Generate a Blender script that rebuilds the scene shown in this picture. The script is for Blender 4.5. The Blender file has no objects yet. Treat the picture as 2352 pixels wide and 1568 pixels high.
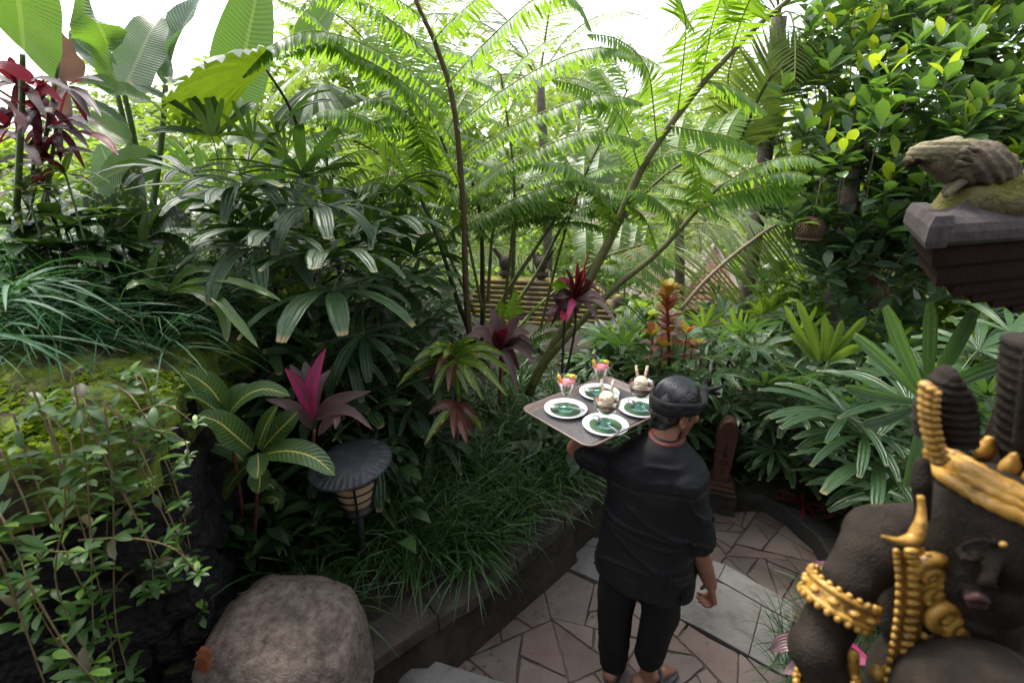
import bpy, math, random
from mathutils import Vector, Matrix, Quaternion, noise
R = math.radians
V = Vector
rng = random.Random(7)
scene = bpy.context.scene
COL = scene.collection

# ---------------------------------------------------------------- camera, sky, sun, exposure
CAM_H, PITCH, LENS = 2.47, R(20), 17.0
cam_data = bpy.data.cameras.new('camera')
cam = bpy.data.objects.new('camera', cam_data)
COL.objects.link(cam)
cam.location = (0, 0, CAM_H)
cam.rotation_euler = (R(90) - PITCH, 0, 0)
cam_data.lens = LENS
cam_data.sensor_width = 36.0
cam_data.clip_start = 0.03
cam_data.clip_end = 600
cam_data.dof.use_dof = True
cam_data.dof.focus_distance = 2.5
cam_data.dof.aperture_fstop = 2.4
scene.camera = cam

SUN_EL, SUN_AZ = R(60), R(-38)          # azimuth measured from +Y towards +X
world = bpy.data.worlds.new('World')
scene.world = world
world.use_nodes = True
wn, wl = world.node_tree.nodes, world.node_tree.links
wn.clear()
w_out = wn.new('ShaderNodeOutputWorld')
w_bg = wn.new('ShaderNodeBackground')
w_sky = wn.new('ShaderNodeTexSky')
w_sky.sky_type = 'NISHITA'
w_sky.sun_disc = False
w_sky.sun_elevation = SUN_EL
w_sky.sun_rotation = SUN_AZ
w_sky.air_density = 1.0
w_sky.dust_density = 3.0
w_hsv = wn.new('ShaderNodeHueSaturation')       # thin overcast: most of the blue is washed out by cloud
w_hsv.inputs['Saturation'].default_value = 0.30
w_geo = wn.new('ShaderNodeTexCoord')
w_noi = wn.new('ShaderNodeTexNoise')
w_noi.inputs['Scale'].default_value = 2.2
w_noi.inputs['Detail'].default_value = 5
w_rmp = wn.new('ShaderNodeMapRange')
w_rmp.inputs['From Min'].default_value = 0.3
w_rmp.inputs['From Max'].default_value = 0.7
w_rmp.inputs['To Min'].default_value = 0.95
w_rmp.inputs['To Max'].default_value = 1.25
wl.new(w_geo.outputs['Generated'], w_noi.inputs['Vector'])
wl.new(w_noi.outputs['Fac'], w_rmp.inputs['Value'])
wl.new(w_rmp.outputs['Result'], w_hsv.inputs['Value'])
wl.new(w_sky.outputs['Color'], w_hsv.inputs['Color'])
wl.new(w_hsv.outputs['Color'], w_bg.inputs['Color'])
w_bg.inputs['Strength'].default_value = 0.15
wl.new(w_bg.outputs['Background'], w_out.inputs['Surface'])

sun_data = bpy.data.lights.new('sun', 'SUN')
sun_data.energy = 1.5
sun_data.angle = R(12)
sun_data.color = (1.0, 0.95, 0.86)
sun = bpy.data.objects.new('sun', sun_data)
COL.objects.link(sun)
sun_dir = V((math.cos(SUN_EL) * math.sin(SUN_AZ), math.cos(SUN_EL) * math.cos(SUN_AZ), math.sin(SUN_EL)))
sun.rotation_euler = sun_dir.to_track_quat('Z', 'Y').to_euler()

scene.view_settings.view_transform = 'Standard'
scene.view_settings.look = 'None'
scene.view_settings.gamma = 1.0
scene.view_settings.exposure = 1.65
scene.view_settings.use_curve_mapping = False
cy = scene.cycles
cy.use_denoising = True
cy.max_bounces = 7
cy.diffuse_bounces = 4
cy.glossy_bounces = 2
cy.transmission_bounces = 5
cy.transparent_max_bounces = 12
cy.caustics_reflective = False
cy.caustics_refractive = False
cy.use_adaptive_sampling = True
cy.adaptive_threshold = 0.02

# ---------------------------------------------------------------- survey: sight lines of the photograph (2352 px wide) to points in the place
FPX = 2352 * LENS / 36.0
FWD = V((0, math.cos(PITCH), -math.sin(PITCH)))
DWN = V((0, -math.sin(PITCH), -math.cos(PITCH)))
EYE = V((0, 0, CAM_H))
def ray(u, v): return FWD + V((1, 0, 0)) * ((u - 1176) / FPX) + DWN * ((v - 784) / FPX)
def W(u, v, D):
    d = ray(u, v); return EYE + d * (D / d.y)
def Z(u, v, z):
    d = ray(u, v); return EYE + d * ((z - CAM_H) / d.z)
def uv_of(p):
    q = p - EYE
    dep = q.dot(FWD)
    return 1176 + FPX * q.x / dep, 784 + FPX * q.dot(DWN) / dep

# ---------------------------------------------------------------- mesh building
class MB:
    def __init__(s): s.v, s.f, s.uv, s.r, s.m = [], [], [], [], []
    def add(s, vs, fs, uvs=None, rnd=0.0, mi=0):
        b = len(s.v)
        s.v.extend(tuple(p) for p in vs)
        s.uv.extend(uvs if uvs else [(0.5, 0.5)] * len(vs))
        s.r.extend([rnd] * len(vs))
        s.f.extend(tuple(i + b for i in f) for f in fs)
        s.m.extend([mi] * len(fs))
    def mesh(s, name, mats, smooth=True):
        me = bpy.data.meshes.new(name)
        me.from_pydata(s.v, [], s.f)
        for m in (mats if isinstance(mats, (list, tuple)) else [mats]): me.materials.append(m)
        n = len(me.loops)
        li = [0] * n
        me.loops.foreach_get('vertex_index', li)
        uvl = me.uv_layers.new(name='uv')
        flat = [0.0] * (2 * n)
        flat[0::2] = [s.uv[i][0] for i in li]
        flat[1::2] = [s.uv[i][1] for i in li]
        uvl.data.foreach_set('uv', flat)
        at = me.attributes.new('rnd', 'FLOAT', 'POINT')
        at.data.foreach_set('value', s.r)
        me.polygons.foreach_set('material_index', s.m)
        me.polygons.foreach_set('use_smooth', [smooth] * len(s.f))
        me.update()
        return me

def link(name, me, parent=None, mat4=None):
    o = bpy.data.objects.new(name, me)
    COL.objects.link(o)
    if mat4 is not None: o.matrix_basis = mat4
    if parent is not None:
        o.parent = parent
        o.matrix_parent_inverse = WM[parent.name].inverted()
        WM[o.name] = (mat4 or Matrix())
    else: WM[o.name] = (mat4 or Matrix())
    return o
WM = {}
def tag(o, label=None, cat=None, group=None, kind=None):
    if label: o['label'] = label
    if cat: o['category'] = cat
    if group: o['group'] = group
    if kind: o['kind'] = kind
    return o
def thing(name, loc, label, cat, group=None):
    o = bpy.data.objects.new(name, None)
    o.empty_display_size = 0.1
    COL.objects.link(o)
    o.location = loc
    WM[o.name] = Matrix.Translation(V(loc))
    return tag(o, label, cat, group)
def part(name, mb, mats, parent=None, smooth=True):
    return link(name, mb.mesh(name, mats, smooth) if isinstance(mb, MB) else mb, parent)

def frame_from(d, up):
    d = d.normalized()
    s = d.cross(up)
    if s.length < 1e-5: s = d.cross(V((1, 0, 0)))
    s.normalize()
    return d, s, s.cross(d)

def section_strip(mb, pts, nhint, wfun, fold=0.2, wave=0.0, wn_=3, rnd=0.0, mi=0, vr=(0, 1), cols=3):
    """leaf blade along pts: midrib in the middle, halves folded up by fold; wave ripples the edge"""
    n = len(pts)
    vs, uvs, fs = [], [], []
    ph = rng.random() * 6
    for i, p in enumerate(pts):
        t = i / (n - 1)
        d = (pts[min(i + 1, n - 1)] - pts[max(i - 1, 0)])
        d, s, nn = frame_from(d, nhint)
        w = wfun(t) * 0.5
        for c in range(cols):
            a = c / (cols - 1) * 2 - 1
            off = abs(a) * fold * w + (wave * w * math.sin(wn_ * 6.283 * t + ph + (1.3 if a > 0 else 0)) * abs(a))
            vs.append(p + s * (w * a) + nn * off)
            uvs.append((c / (cols - 1), vr[0] + (vr[1] - vr[0]) * t))
    for i in range(n - 1):
        for c in range(cols - 1):
            b = i * cols + c
            fs.append((b, b + 1, b + cols + 1, b + cols))
    mb.add(vs, fs, uvs, rnd, mi)

def droop_path(p0, d, L, n, droop):
    pts = [V(p0)]
    d = V(d).normalized()
    for i in range(n):
        pts.append(pts[-1] + d * (L / n))
        d = (d + V((0, 0, -1)) * (droop / n)).normalized()
    return pts
def bez(a, b, c, n):
    return [a * (1 - t) ** 2 + b * (2 * t * (1 - t)) + c * t * t for t in [i / n for i in range(n + 1)]]
def smooth_path(pts, n):
    """Catmull-Rom through pts, n samples"""
    out = []
    m = len(pts) - 1
    for k in range(n + 1):
        x = k / n * m
        i = min(int(x), m - 1); t = x - i
        p0, p1, p2, p3 = pts[max(i - 1, 0)], pts[i], pts[i + 1], pts[min(i + 2, m)]
        out.append(0.5 * ((2 * p1) + (p2 - p0) * t + (2 * p0 - 5 * p1 + 4 * p2 - p3) * t * t + (3 * p1 - p0 - 3 * p2 + p3) * t ** 3))
    return out

def tube(mb, pts, r0, r1=None, sides=6, mi=0, rnd=0.0, cap=True):
    n = len(pts)
    rad = r0 if isinstance(r0, (list, tuple)) else [r0 + ((r1 if r1 is not None else r0) - r0) * i / (n - 1) for i in range(n)]
    vs, fs, uvs = [], [], []
    up = V((0.31, 0.2, 0.93))
    d0 = (pts[1] - pts[0]).normalized()
    s = d0.cross(up).normalized()
    for i, p in enumerate(pts):
        d = (pts[min(i + 1, n - 1)] - pts[max(i - 1, 0)]).normalized()
        s = (s - d * s.dot(d)).normalized()
        b = d.cross(s)
        for k in range(sides):
            a = 6.28318 * k / sides
            vs.append(p + (s * math.cos(a) + b * math.sin(a)) * rad[i])
            uvs.append((k / sides, i / (n - 1)))
    for i in range(n - 1):
        for k in range(sides):
            k2 = (k + 1) % sides
            fs.append((i * sides + k, i * sides + k2, (i + 1) * sides + k2, (i + 1) * sides + k))
    if cap:
        fs.append(tuple(range(sides))[::-1])
        fs.append(tuple((n - 1) * sides + k for k in range(sides)))
    mb.add(vs, fs, uvs, rnd, mi)

def lathe(mb, prof, o=V((0, 0, 0)), sides=24, mi=0, rnd=0.0):
    vs, fs, uvs = [], [], []
    n = len(prof)
    for i, (r, z) in enumerate(prof):
        for k in range(sides):
            a = 6.28318 * k / sides
            vs.append(o + V((max(r, 1e-4) * math.cos(a), max(r, 1e-4) * math.sin(a), z)))
            uvs.append((k / sides, i / (n - 1)))
    for i in range(n - 1):
        for k in range(sides):
            k2 = (k + 1) % sides
            fs.append((i * sides + k, i * sides + k2, (i + 1) * sides + k2, (i + 1) * sides + k))
    mb.add(vs, fs, uvs, rnd, mi)

def box(mb, c, sx, sy, sz, rot=0.0, mi=0, bev=0.0, rnd=0.0):
    """box with its base centre at c; bev chamfers the upper and lower edges"""
    cs, sn = math.cos(rot), math.sin(rot)
    def P(x, y, z): return V((c[0] + x * cs - y * sn, c[1] + x * sn + y * cs, c[2] + z))
    hx, hy = sx / 2, sy / 2
    rings = [(bev, 0), (0, bev), (0, sz - bev), (bev, sz)] if bev > 0 else [(0, 0), (0, sz)]
    vs, fs = [], []
    for (i_, z) in rings:
        vs += [P(-hx + i_, -hy + i_, z), P(hx - i_, -hy + i_, z), P(hx - i_, hy - i_, z), P(-hx + i_, hy - i_, z)]
    n = len(rings)
    for i in range(n - 1):
        for k in range(4):
            k2 = (k + 1) % 4
            fs.append((i * 4 + k, i * 4 + k2, i * 4 + 4 + k2, i * 4 + 4 + k))
    fs.append((3, 2, 1, 0)); fs.append(tuple((n - 1) * 4 + k for k in range(4)))
    mb.add(vs, fs, None, rnd, mi)

def prism(mb, poly, z0, z1, bev=0.006, mi=0, rnd=0.0, tilt=(0, 0)):
    """a stone slab: polygon (x, y) list, top edge rounded over by bev"""
    cx = sum(p[0] for p in poly) / len(poly); cy_ = sum(p[1] for p in poly) / len(poly)
    n = len(poly)
    def ring(inset, z):
        out = []
        for x, y in poly:
            dx, dy = cx - x, cy_ - y
            L = math.hypot(dx, dy) or 1
            xx, yy = x + dx / L * inset, y + dy / L * inset
            out.append(V((xx, yy, z + (xx - cx) * tilt[0] + (yy - cy_) * tilt[1])))
        return out
    vs = ring(0, z0) + ring(0, z1 - bev) + ring(bev * 0.5, z1 - bev * 0.3) + ring(bev * 1.6, z1)
    fs = []
    for i in range(3):
        for k in range(n):
            k2 = (k + 1) % n
            fs.append((i * n + k, i * n + k2, i * n + n + k2, i * n + n + k))
    fs.append(tuple(3 * n + k for k in range(n)))
    mb.add(vs, fs, None, rnd, mi)

def ico(sub=1):
    import bmesh
    bm = bmesh.new()
    bmesh.ops.create_icosphere(bm, subdivisions=sub, radius=1.0)
    vs = [v.co.copy() for v in bm.verts]; fs = [tuple(v.index for v in f.verts) for f in bm.faces]
    bm.free()
    return vs, fs
ICO = {k: ico(k) for k in (1, 2, 3, 4)}

def ell(mb, c, rx, ry, rz, M=None, sub=3, mi=0):
    vs, fs = ICO[sub]
    M = M or Matrix.Identity(3)
    mb.add([V(c) + M @ V((p.x * rx, p.y * ry, p.z * rz)) for p in vs], fs, None, 0, mi)
def cap(mb, a, b, ra, rb, sides=14, flat=1.0, fdir=None):
    """closed tapered limb between two points with round ends"""
    a, b = V(a), V(b)
    d, s, n = frame_from(b - a, fdir or V((0.2, 0.1, 0.97)))
    L = (b - a).length
    rings = []
    for k in range(5):
        t = k / 4 * math.pi / 2
        rings.append((-math.cos(t) * ra, max(math.sin(t) * ra, 1e-4)))
    for k in range(1, 4): rings.append((L * k / 4, ra + (rb - ra) * k / 4))
    for k in range(5):
        t = k / 4 * math.pi / 2
        rings.append((L + math.sin(t) * rb, max(math.cos(t) * rb, 1e-4)))
    vs, fs = [], []
    for (z, r) in rings:
        for k in range(sides):
            an = 6.28318 * k / sides
            vs.append(a + d * z + (s * math.cos(an) * r + n * math.sin(an) * r * flat))
    for i in range(len(rings) - 1):
        for k in range(sides):
            k2 = (k + 1) % sides
            fs.append((i * sides + k, i * sides + k2, (i + 1) * sides + k2, (i + 1) * sides + k))
    fs.append(tuple(range(sides))[::-1]); fs.append(tuple((len(rings) - 1) * sides + k for k in range(sides)))
    mb.add(vs, fs)

def fuse(mb, name, mats, voxel=0.008, smooth=6, fac=0.5, displace=None):
    """melt overlapping closed shapes into one continuous surface"""
    tmp = mb.mesh(name + '_raw', mats)
    o = bpy.data.objects.new(name + '_raw', tmp)
    COL.objects.link(o)
    m = o.modifiers.new('r', 'REMESH'); m.mode = 'VOXEL'; m.voxel_size = voxel; m.use_smooth_shade = True
    if smooth:
        s = o.modifiers.new('s', 'SMOOTH'); s.iterations = smooth; s.factor = fac
    dg = bpy.context.evaluated_depsgraph_get()
    dg.update()
    me = bpy.data.meshes.new_from_object(o.evaluated_get(dg))
    bpy.data.objects.remove(o); bpy.data.meshes.remove(tmp)
    me.name = name
    if displace:
        for v in me.vertices: v.co = displace(v.co.copy(), v.normal.copy())
    me.polygons.foreach_set('use_smooth', [True] * len(me.polygons))
    me.materials.clear()
    for m_ in (mats if isinstance(mats, (list, tuple)) else [mats]): me.materials.append(m_)
    me.update()
    return me

# ---------------------------------------------------------------- materials
MATS = {}
def new_mat(name):
    m = bpy.data.materials.new(name); m.use_nodes = True
    nt = m.node_tree; nt.nodes.clear()
    return m, nt, nt.nodes, nt.links
def math_node(N, L, op, a, b=None, c=None, clamp=False):
    n = N.new('ShaderNodeMath'); n.operation = op; n.use_clamp = clamp
    for i, x in enumerate((a, b, c)):
        if x is None: continue
        if isinstance(x, (int, float)): n.inputs[i].default_value = x
        else: L.new(x, n.inputs[i])
    return n.outputs[0]
def mixc(N, L, fac, a, b):
    n = N.new('ShaderNodeMix'); n.data_type = 'RGBA'
    for i, x in ((0, fac), (6, a), (7, b)):
        if isinstance(x, (int, float)): n.inputs[i].default_value = x
        elif isinstance(x, tuple): n.inputs[i].default_value = (*x, 1) if len(x) == 3 else x
        else: L.new(x, n.inputs[i])
    return n.outputs[2]

def leaf_mat(name, a, b, trans=None, tw=0.35, rough=0.38, ribs=0, rib_str=0.3, mid=None, mid_w=0.03, veins=None, vein_n=14, vein_w=0.16,
             edge=None, edge_w=0.12, tip=None, tip_v=0.94, spots=None, spot_scale=60, spot_lo=0.56, young=None, spec=0.5, streak=None):
    m, nt, N, L = new_mat(name)
    out = N.new('ShaderNodeOutputMaterial')
    uv = N.new('ShaderNodeUVMap'); uv.uv_map = 'uv'
    sp = N.new('ShaderNodeSeparateXYZ'); L.new(uv.outputs[0], sp.inputs[0])
    at = N.new('ShaderNodeAttribute'); at.attribute_name = 'rnd'
    oi = N.new('ShaderNodeObjectInfo')
    r = math_node(N, L, 'FRACT', math_node(N, L, 'ADD', at.outputs['Fac'], oi.outputs['Random']))
    geo = N.new('ShaderNodeNewGeometry')
    no = N.new('ShaderNodeTexNoise'); no.inputs['Scale'].default_value = 9; no.inputs['Detail'].default_value = 3
    L.new(geo.outputs['Position'], no.inputs['Vector'])
    f = math_node(N, L, 'ADD', math_node(N, L, 'MULTIPLY', r, 0.75), math_node(N, L, 'MULTIPLY', math_node(N, L, 'SUBTRACT', no.outputs['Fac'], 0.4), 0.9), clamp=True)
    col = mixc(N, L, f, a, b)
    if young:
        col = mixc(N, L, math_node(N, L, 'GREATER_THAN', r, 1 - young[1]), col, young[0])
    au = math_node(N, L, 'ABSOLUTE', math_node(N, L, 'SUBTRACT', math_node(N, L, 'MULTIPLY', sp.outputs[0], 2.0), 1.0))   # 0 midrib .. 1 edge
    if streak:
        ns = N.new('ShaderNodeTexNoise'); ns.inputs['Scale'].default_value = 1.0; ns.inputs['Detail'].default_value = 2
        mp = N.new('ShaderNodeMapping'); mp.inputs['Scale'].default_value = (9, 0.9, 1); L.new(uv.outputs[0], mp.inputs[0])
        cmb = N.new('ShaderNodeVectorMath'); cmb.operation = 'ADD'; L.new(mp.outputs[0], cmb.inputs[0])
        cx = N.new('ShaderNodeCombineXYZ'); L.new(math_node(N, L, 'MULTIPLY', r, 37.0), cx.inputs[0]); L.new(cx.outputs[0], cmb.inputs[1])
        L.new(cmb.outputs[0], ns.inputs['Vector'])
        col = mixc(N, L, math_node(N, L, 'MULTIPLY', math_node(N, L, 'SUBTRACT', ns.outputs['Fac'], streak[1]), 6.0, clamp=True), col, streak[0])
    bump_src = None
    if ribs:
        w = math_node(N, L, 'SINE', math_node(N, L, 'MULTIPLY', sp.outputs[0], ribs * 6.283))
        bump_src = w
    if veins:
        ph = math_node(N, L, 'SUBTRACT', math_node(N, L, 'MULTIPLY', sp.outputs[1], vein_n), math_node(N, L, 'MULTIPLY', au, 2.2))
        fr = math_node(N, L, 'ABSOLUTE', math_node(N, L, 'SUBTRACT', math_node(N, L, 'FRACT', ph), 0.5))
        vm = math_node(N, L, 'LESS_THAN', fr, vein_w * 0.5)
        bump_src = math_node(N, L, 'MULTIPLY', fr, 2.0)
        if veins is not True:
            col = mixc(N, L, math_node(N, L, 'MULTIPLY', vm, math_node(N, L, 'SUBTRACT', 1.15, au, clamp=True)), col, veins)
    if spots:
        ns = N.new('ShaderNodeTexNoise'); ns.inputs['Scale'].default_value = spot_scale; ns.inputs['Detail'].default_value = 1
        L.new(geo.outputs['Position'], ns.inputs['Vector'])
        col = mixc(N, L, math_node(N, L, 'MULTIPLY', math_node(N, L, 'SUBTRACT', ns.outputs['Fac'], spot_lo), 14.0, clamp=True), col, spots)
    if edge:
        col = mixc(N, L, math_node(N, L, 'MULTIPLY', math_node(N, L, 'SUBTRACT', au, 1 - edge_w), 1.4 / edge_w, clamp=True), col, edge)
    if mid:
        col = mixc(N, L, math_node(N, L, 'LESS_THAN', au, mid_w * 2), col, mid)
    if tip:
        tt = math_node(N, L, 'MULTIPLY', math_node(N, L, 'SUBTRACT', math_node(N, L, 'ADD', sp.outputs[1], math_node(N, L, 'MULTIPLY', r, 0.06)), tip_v), 20.0, clamp=True)
        col = mixc(N, L, tt, col, tip)
    bs = N.new('ShaderNodeBsdfPrincipled')
    L.new(col, bs.inputs['Base Color'])
    bs.inputs['Roughness'].default_value = rough
    bs.inputs['Specular IOR Level'].default_value = spec
    if bump_src is not None:
        bp = N.new('ShaderNodeBump'); bp.inputs['Strength'].default_value = rib_str; bp.inputs['Distance'].default_value = 0.004
        L.new(bump_src, bp.inputs['Height']); L.new(bp.outputs[0], bs.inputs['Normal'])
    if tw > 0:
        tb = N.new('ShaderNodeBsdfTranslucent')
        if trans: L.new(mixc(N, L, 0.55, col, trans), tb.inputs['Color'])
        else: L.new(col, tb.inputs['Color'])
        mx = N.new('ShaderNodeMixShader'); mx.inputs[0].default_value = tw
        L.new(bs.outputs[0], mx.inputs[1]); L.new(tb.outputs[0], mx.inputs[2])
        L.new(mx.outputs[0], out.inputs[0])
    else: L.new(bs.outputs[0], out.inputs[0])
    MATS[name] = m
    return m

def solid(name, a, b=None, scale=12, rough=0.7, bump=0.0, bscale=None, metal=0.0, moss=None, moss_lo=0.5, moss_up=0.0, spec=0.5, detail=6, dist=0.01,
          stain=None, stain_scale=3, obj_rand=0.0, trans=0.0, voronoi=0, coat=0.0):
    """stone, wood, cloth, metal: two-tone noise, fine relief, optional moss growing on upward faces"""
    m, nt, N, L = new_mat(name)
    out = N.new('ShaderNodeOutputMaterial')
    bs = N.new('ShaderNodeBsdfPrincipled')
    tc = N.new('ShaderNodeNewGeometry')
    no = N.new('ShaderNodeTexNoise'); no.inputs['Scale'].default_value = scale; no.inputs['Detail'].default_value = detail; no.inputs['Roughness'].default_value = 0.65
    L.new(tc.outputs['Position'], no.inputs['Vector'])
    col = a
    if b:
        rm = N.new('ShaderNodeMapRange'); rm.inputs['From Min'].default_value = 0.32; rm.inputs['From Max'].default_value = 0.68
        L.new(no.outputs['Fac'], rm.inputs['Value'])
        col = mixc(N, L, rm.outputs[0], a, b)
    if obj_rand:
        oi = N.new('ShaderNodeObjectInfo')
        hs = N.new('ShaderNodeHueSaturation')
        L.new(math_node(N, L, 'ADD', 1 - obj_rand, math_node(N, L, 'MULTIPLY', oi.outputs['Random'], obj_rand * 2)), hs.inputs['Value'])
        L.new(math_node(N, L, 'ADD', 0.8, math_node(N, L, 'MULTIPLY', math_node(N, L, 'FRACT', math_node(N, L, 'MULTIPLY', oi.outputs['Random'], 7.3)), 0.4)), hs.inputs['Saturation'])
        if isinstance(col, tuple): hs.inputs['Color'].default_value = (*col, 1)
        else: L.new(col, hs.inputs['Color'])
        col = hs.outputs[0]
    if stain:
        n2 = N.new('ShaderNodeTexNoise'); n2.inputs['Scale'].default_value = stain_scale; n2.inputs['Detail'].default_value = 5; n2.inputs['Roughness'].default_value = 0.7
        L.new(tc.outputs['Position'], n2.inputs['Vector'])
        col = mixc(N, L, math_node(N, L, 'MULTIPLY', math_node(N, L, 'SUBTRACT', n2.outputs['Fac'], 0.52), 6.0, clamp=True), col, stain)
    if moss:
        n3 = N.new('ShaderNodeTexNoise'); n3.inputs['Scale'].default_value = 7; n3.inputs['Detail'].default_value = 6; n3.inputs['Roughness'].default_value = 0.7
        L.new(tc.outputs['Position'], n3.inputs['Vector'])
        sz = N.new('ShaderNodeSeparateXYZ'); L.new(tc.outputs['Normal'], sz.inputs[0])
        k = math_node(N, L, 'ADD', n3.outputs['Fac'], math_node(N, L, 'MULTIPLY', sz.outputs[2], moss_up))
        n4 = N.new('ShaderNodeTexNoise'); n4.inputs['Scale'].default_value = 90; n4.inputs['Detail'].default_value = 2
        L.new(tc.outputs['Position'], n4.inputs['Vector'])
        mc = mixc(N, L, n4.outputs['Fac'], tuple(x * 0.3 for x in moss), tuple(min(1, x * 1.7) for x in moss))
        mf = math_node(N, L, 'MULTIPLY', math_node(N, L, 'SUBTRACT', k, moss_lo), 8.0, clamp=True)
        col = mixc(N, L, mf, col, mc)
    if isinstance(col, tuple): bs.inputs['Base Color'].default_value = (*col, 1)
    else: L.new(col, bs.inputs['Base Color'])
    bs.inputs['Roughness'].default_value = rough
    bs.inputs['Metallic'].default_value = metal
    bs.inputs['Specular IOR Level'].default_value = spec
    if coat: bs.inputs['Coat Weight'].default_value = coat
    if bump:
        nb = N.new('ShaderNodeTexNoise'); nb.inputs['Scale'].default_value = bscale or scale * 4; nb.inputs['Detail'].default_value = 5
        L.new(tc.outputs['Position'], nb.inputs['Vector'])
        src = nb.outputs['Fac']
        if voronoi:
            vo = N.new('ShaderNodeTexVoronoi'); vo.inputs['Scale'].default_value = voronoi; L.new(tc.outputs['Position'], vo.inputs['Vector'])
            src = math_node(N, L, 'ADD', src, vo.outputs['Distance'])
        bp = N.new('ShaderNodeBump'); bp.inputs['Strength'].default_value = bump; bp.inputs['Distance'].default_value = dist
        L.new(src, bp.inputs['Height']); L.new(bp.outputs[0], bs.inputs['Normal'])
    L.new(bs.outputs[0], out.inputs[0])
    MATS[name] = m
    return m

def glass(name, col, rough=0.02):
    m, nt, N, L = new_mat(name)          # thin blown glass: mostly clear, tinted, with a bright rim of reflection
    out = N.new('ShaderNodeOutputMaterial')
    tr = N.new('ShaderNodeBsdfTransparent'); tr.inputs[0].default_value = (*col, 1)
    gl = N.new('ShaderNodeBsdfGlossy'); gl.inputs['Roughness'].default_value = rough
    fr = N.new('ShaderNodeLayerWeight'); fr.inputs[0].default_value = 0.5
    mx = N.new('ShaderNodeMixShader')
    L.new(math_node(N, L, 'ADD', math_node(N, L, 'MULTIPLY', math_node(N, L, 'POWER', fr.outputs['Facing'], 3.0), 0.55), 0.04), mx.inputs[0]); L.new(tr.outputs[0], mx.inputs[1]); L.new(gl.outputs[0], mx.inputs[2])
    L.new(mx.outputs[0], out.inputs[0])
    return m
# leaves -----------------------------------------------------------
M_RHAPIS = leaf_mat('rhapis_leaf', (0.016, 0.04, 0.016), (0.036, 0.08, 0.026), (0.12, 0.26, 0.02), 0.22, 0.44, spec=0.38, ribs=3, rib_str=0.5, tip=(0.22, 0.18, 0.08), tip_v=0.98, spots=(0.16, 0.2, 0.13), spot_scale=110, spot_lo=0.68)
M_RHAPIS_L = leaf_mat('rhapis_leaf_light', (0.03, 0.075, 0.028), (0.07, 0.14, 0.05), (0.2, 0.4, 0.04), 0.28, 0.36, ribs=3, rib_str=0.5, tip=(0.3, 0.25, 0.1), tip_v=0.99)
M_RHAPIS_Y = leaf_mat('young_fan_leaf', (0.07, 0.16, 0.015), (0.12, 0.24, 0.02), (0.4, 0.6, 0.04), 0.45, 0.4, ribs=3, rib_str=0.4)
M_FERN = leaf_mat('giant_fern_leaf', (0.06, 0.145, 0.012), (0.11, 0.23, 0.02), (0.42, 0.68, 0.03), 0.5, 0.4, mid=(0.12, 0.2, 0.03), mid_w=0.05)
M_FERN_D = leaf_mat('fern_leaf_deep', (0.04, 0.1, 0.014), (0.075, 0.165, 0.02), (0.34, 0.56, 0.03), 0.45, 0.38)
M_RACHIS_G = solid('green_rachis', (0.16, 0.2, 0.03), (0.24, 0.26, 0.06), 20, 0.5)
M_STALK_B = solid('brown_fern_stalk', (0.045, 0.032, 0.014), (0.09, 0.06, 0.022), 22, 0.55, 0.2)
M_STALK_G = solid('olive_fern_stalk', (0.07, 0.085, 0.02), (0.13, 0.13, 0.035), 14, 0.5, 0.2, stain=(0.05, 0.045, 0.02), stain_scale=9)
M_STALK_D = solid('dark_fern_stalk', (0.014, 0.018, 0.01), (0.035, 0.042, 0.016), 16, 0.55, 0.2)
M_BANANA = leaf_mat('banana_leaf', (0.045, 0.11, 0.018), (0.08, 0.17, 0.028), (0.24, 0.44, 0.03), 0.45, 0.33, veins=(0.025, 0.07, 0.012), vein_w=0.5, vein_n=40, rib_str=0.7, mid=(0.16, 0.22, 0.06), mid_w=0.03)
M_BANANA_B = leaf_mat('banana_leaf_bluish', (0.05, 0.1, 0.06), (0.1, 0.16, 0.1), (0.2, 0.36, 0.1), 0.35, 0.3, veins=(0.04, 0.085, 0.045), vein_w=0.5, vein_n=44, rib_str=0.8, mid=(0.2, 0.26, 0.14), mid_w=0.04)
M_LICUALA = leaf_mat('fan_palm_leaf', (0.025, 0.065, 0.008), (0.055, 0.105, 0.01), (0.26, 0.4, 0.012), 0.36, 0.4, spots=(0.02, 0.03, 0.005), spot_scale=14, spot_lo=0.62)
M_BROWN_LEAF = leaf_mat('dead_banana_leaf', (0.12, 0.06, 0.04), (0.2, 0.11, 0.075), (0.35, 0.18, 0.1), 0.3, 0.6, veins=True, vein_n=40)
M_CORDY_PINK = leaf_mat('pink_cordyline_leaf', (0.12, 0.09, 0.092), (0.26, 0.165, 0.165), (0.42, 0.18, 0.2), 0.25, 0.33, ribs=6, rib_str=0.3, edge=(0.4, 0.06, 0.12), edge_w=0.13)
M_CORDY_HOT = leaf_mat('magenta_cordyline_leaf', (0.16, 0.12, 0.115), (0.26, 0.17, 0.17), (0.6, 0.1, 0.25), 0.3, 0.4, ribs=6, rib_str=0.3, edge=(0.45, 0.05, 0.12), edge_w=0.12, streak=((0.9, 0.03, 0.28), 0.40))
M_CORDY_RED = leaf_mat('dark_red_cordyline_leaf', (0.018, 0.006, 0.008), (0.05, 0.010, 0.013), (0.3, 0.02, 0.03), 0.28, 0.42, spec=0.25, ribs=5, rib_str=0.3)
M_CORDY_BRT = leaf_mat('bright_red_cordyline_leaf', (0.17, 0.008, 0.02), (0.34, 0.012, 0.045), (0.6, 0.03, 0.07), 0.33, 0.38, ribs=5, rib_str=0.3)
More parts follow.
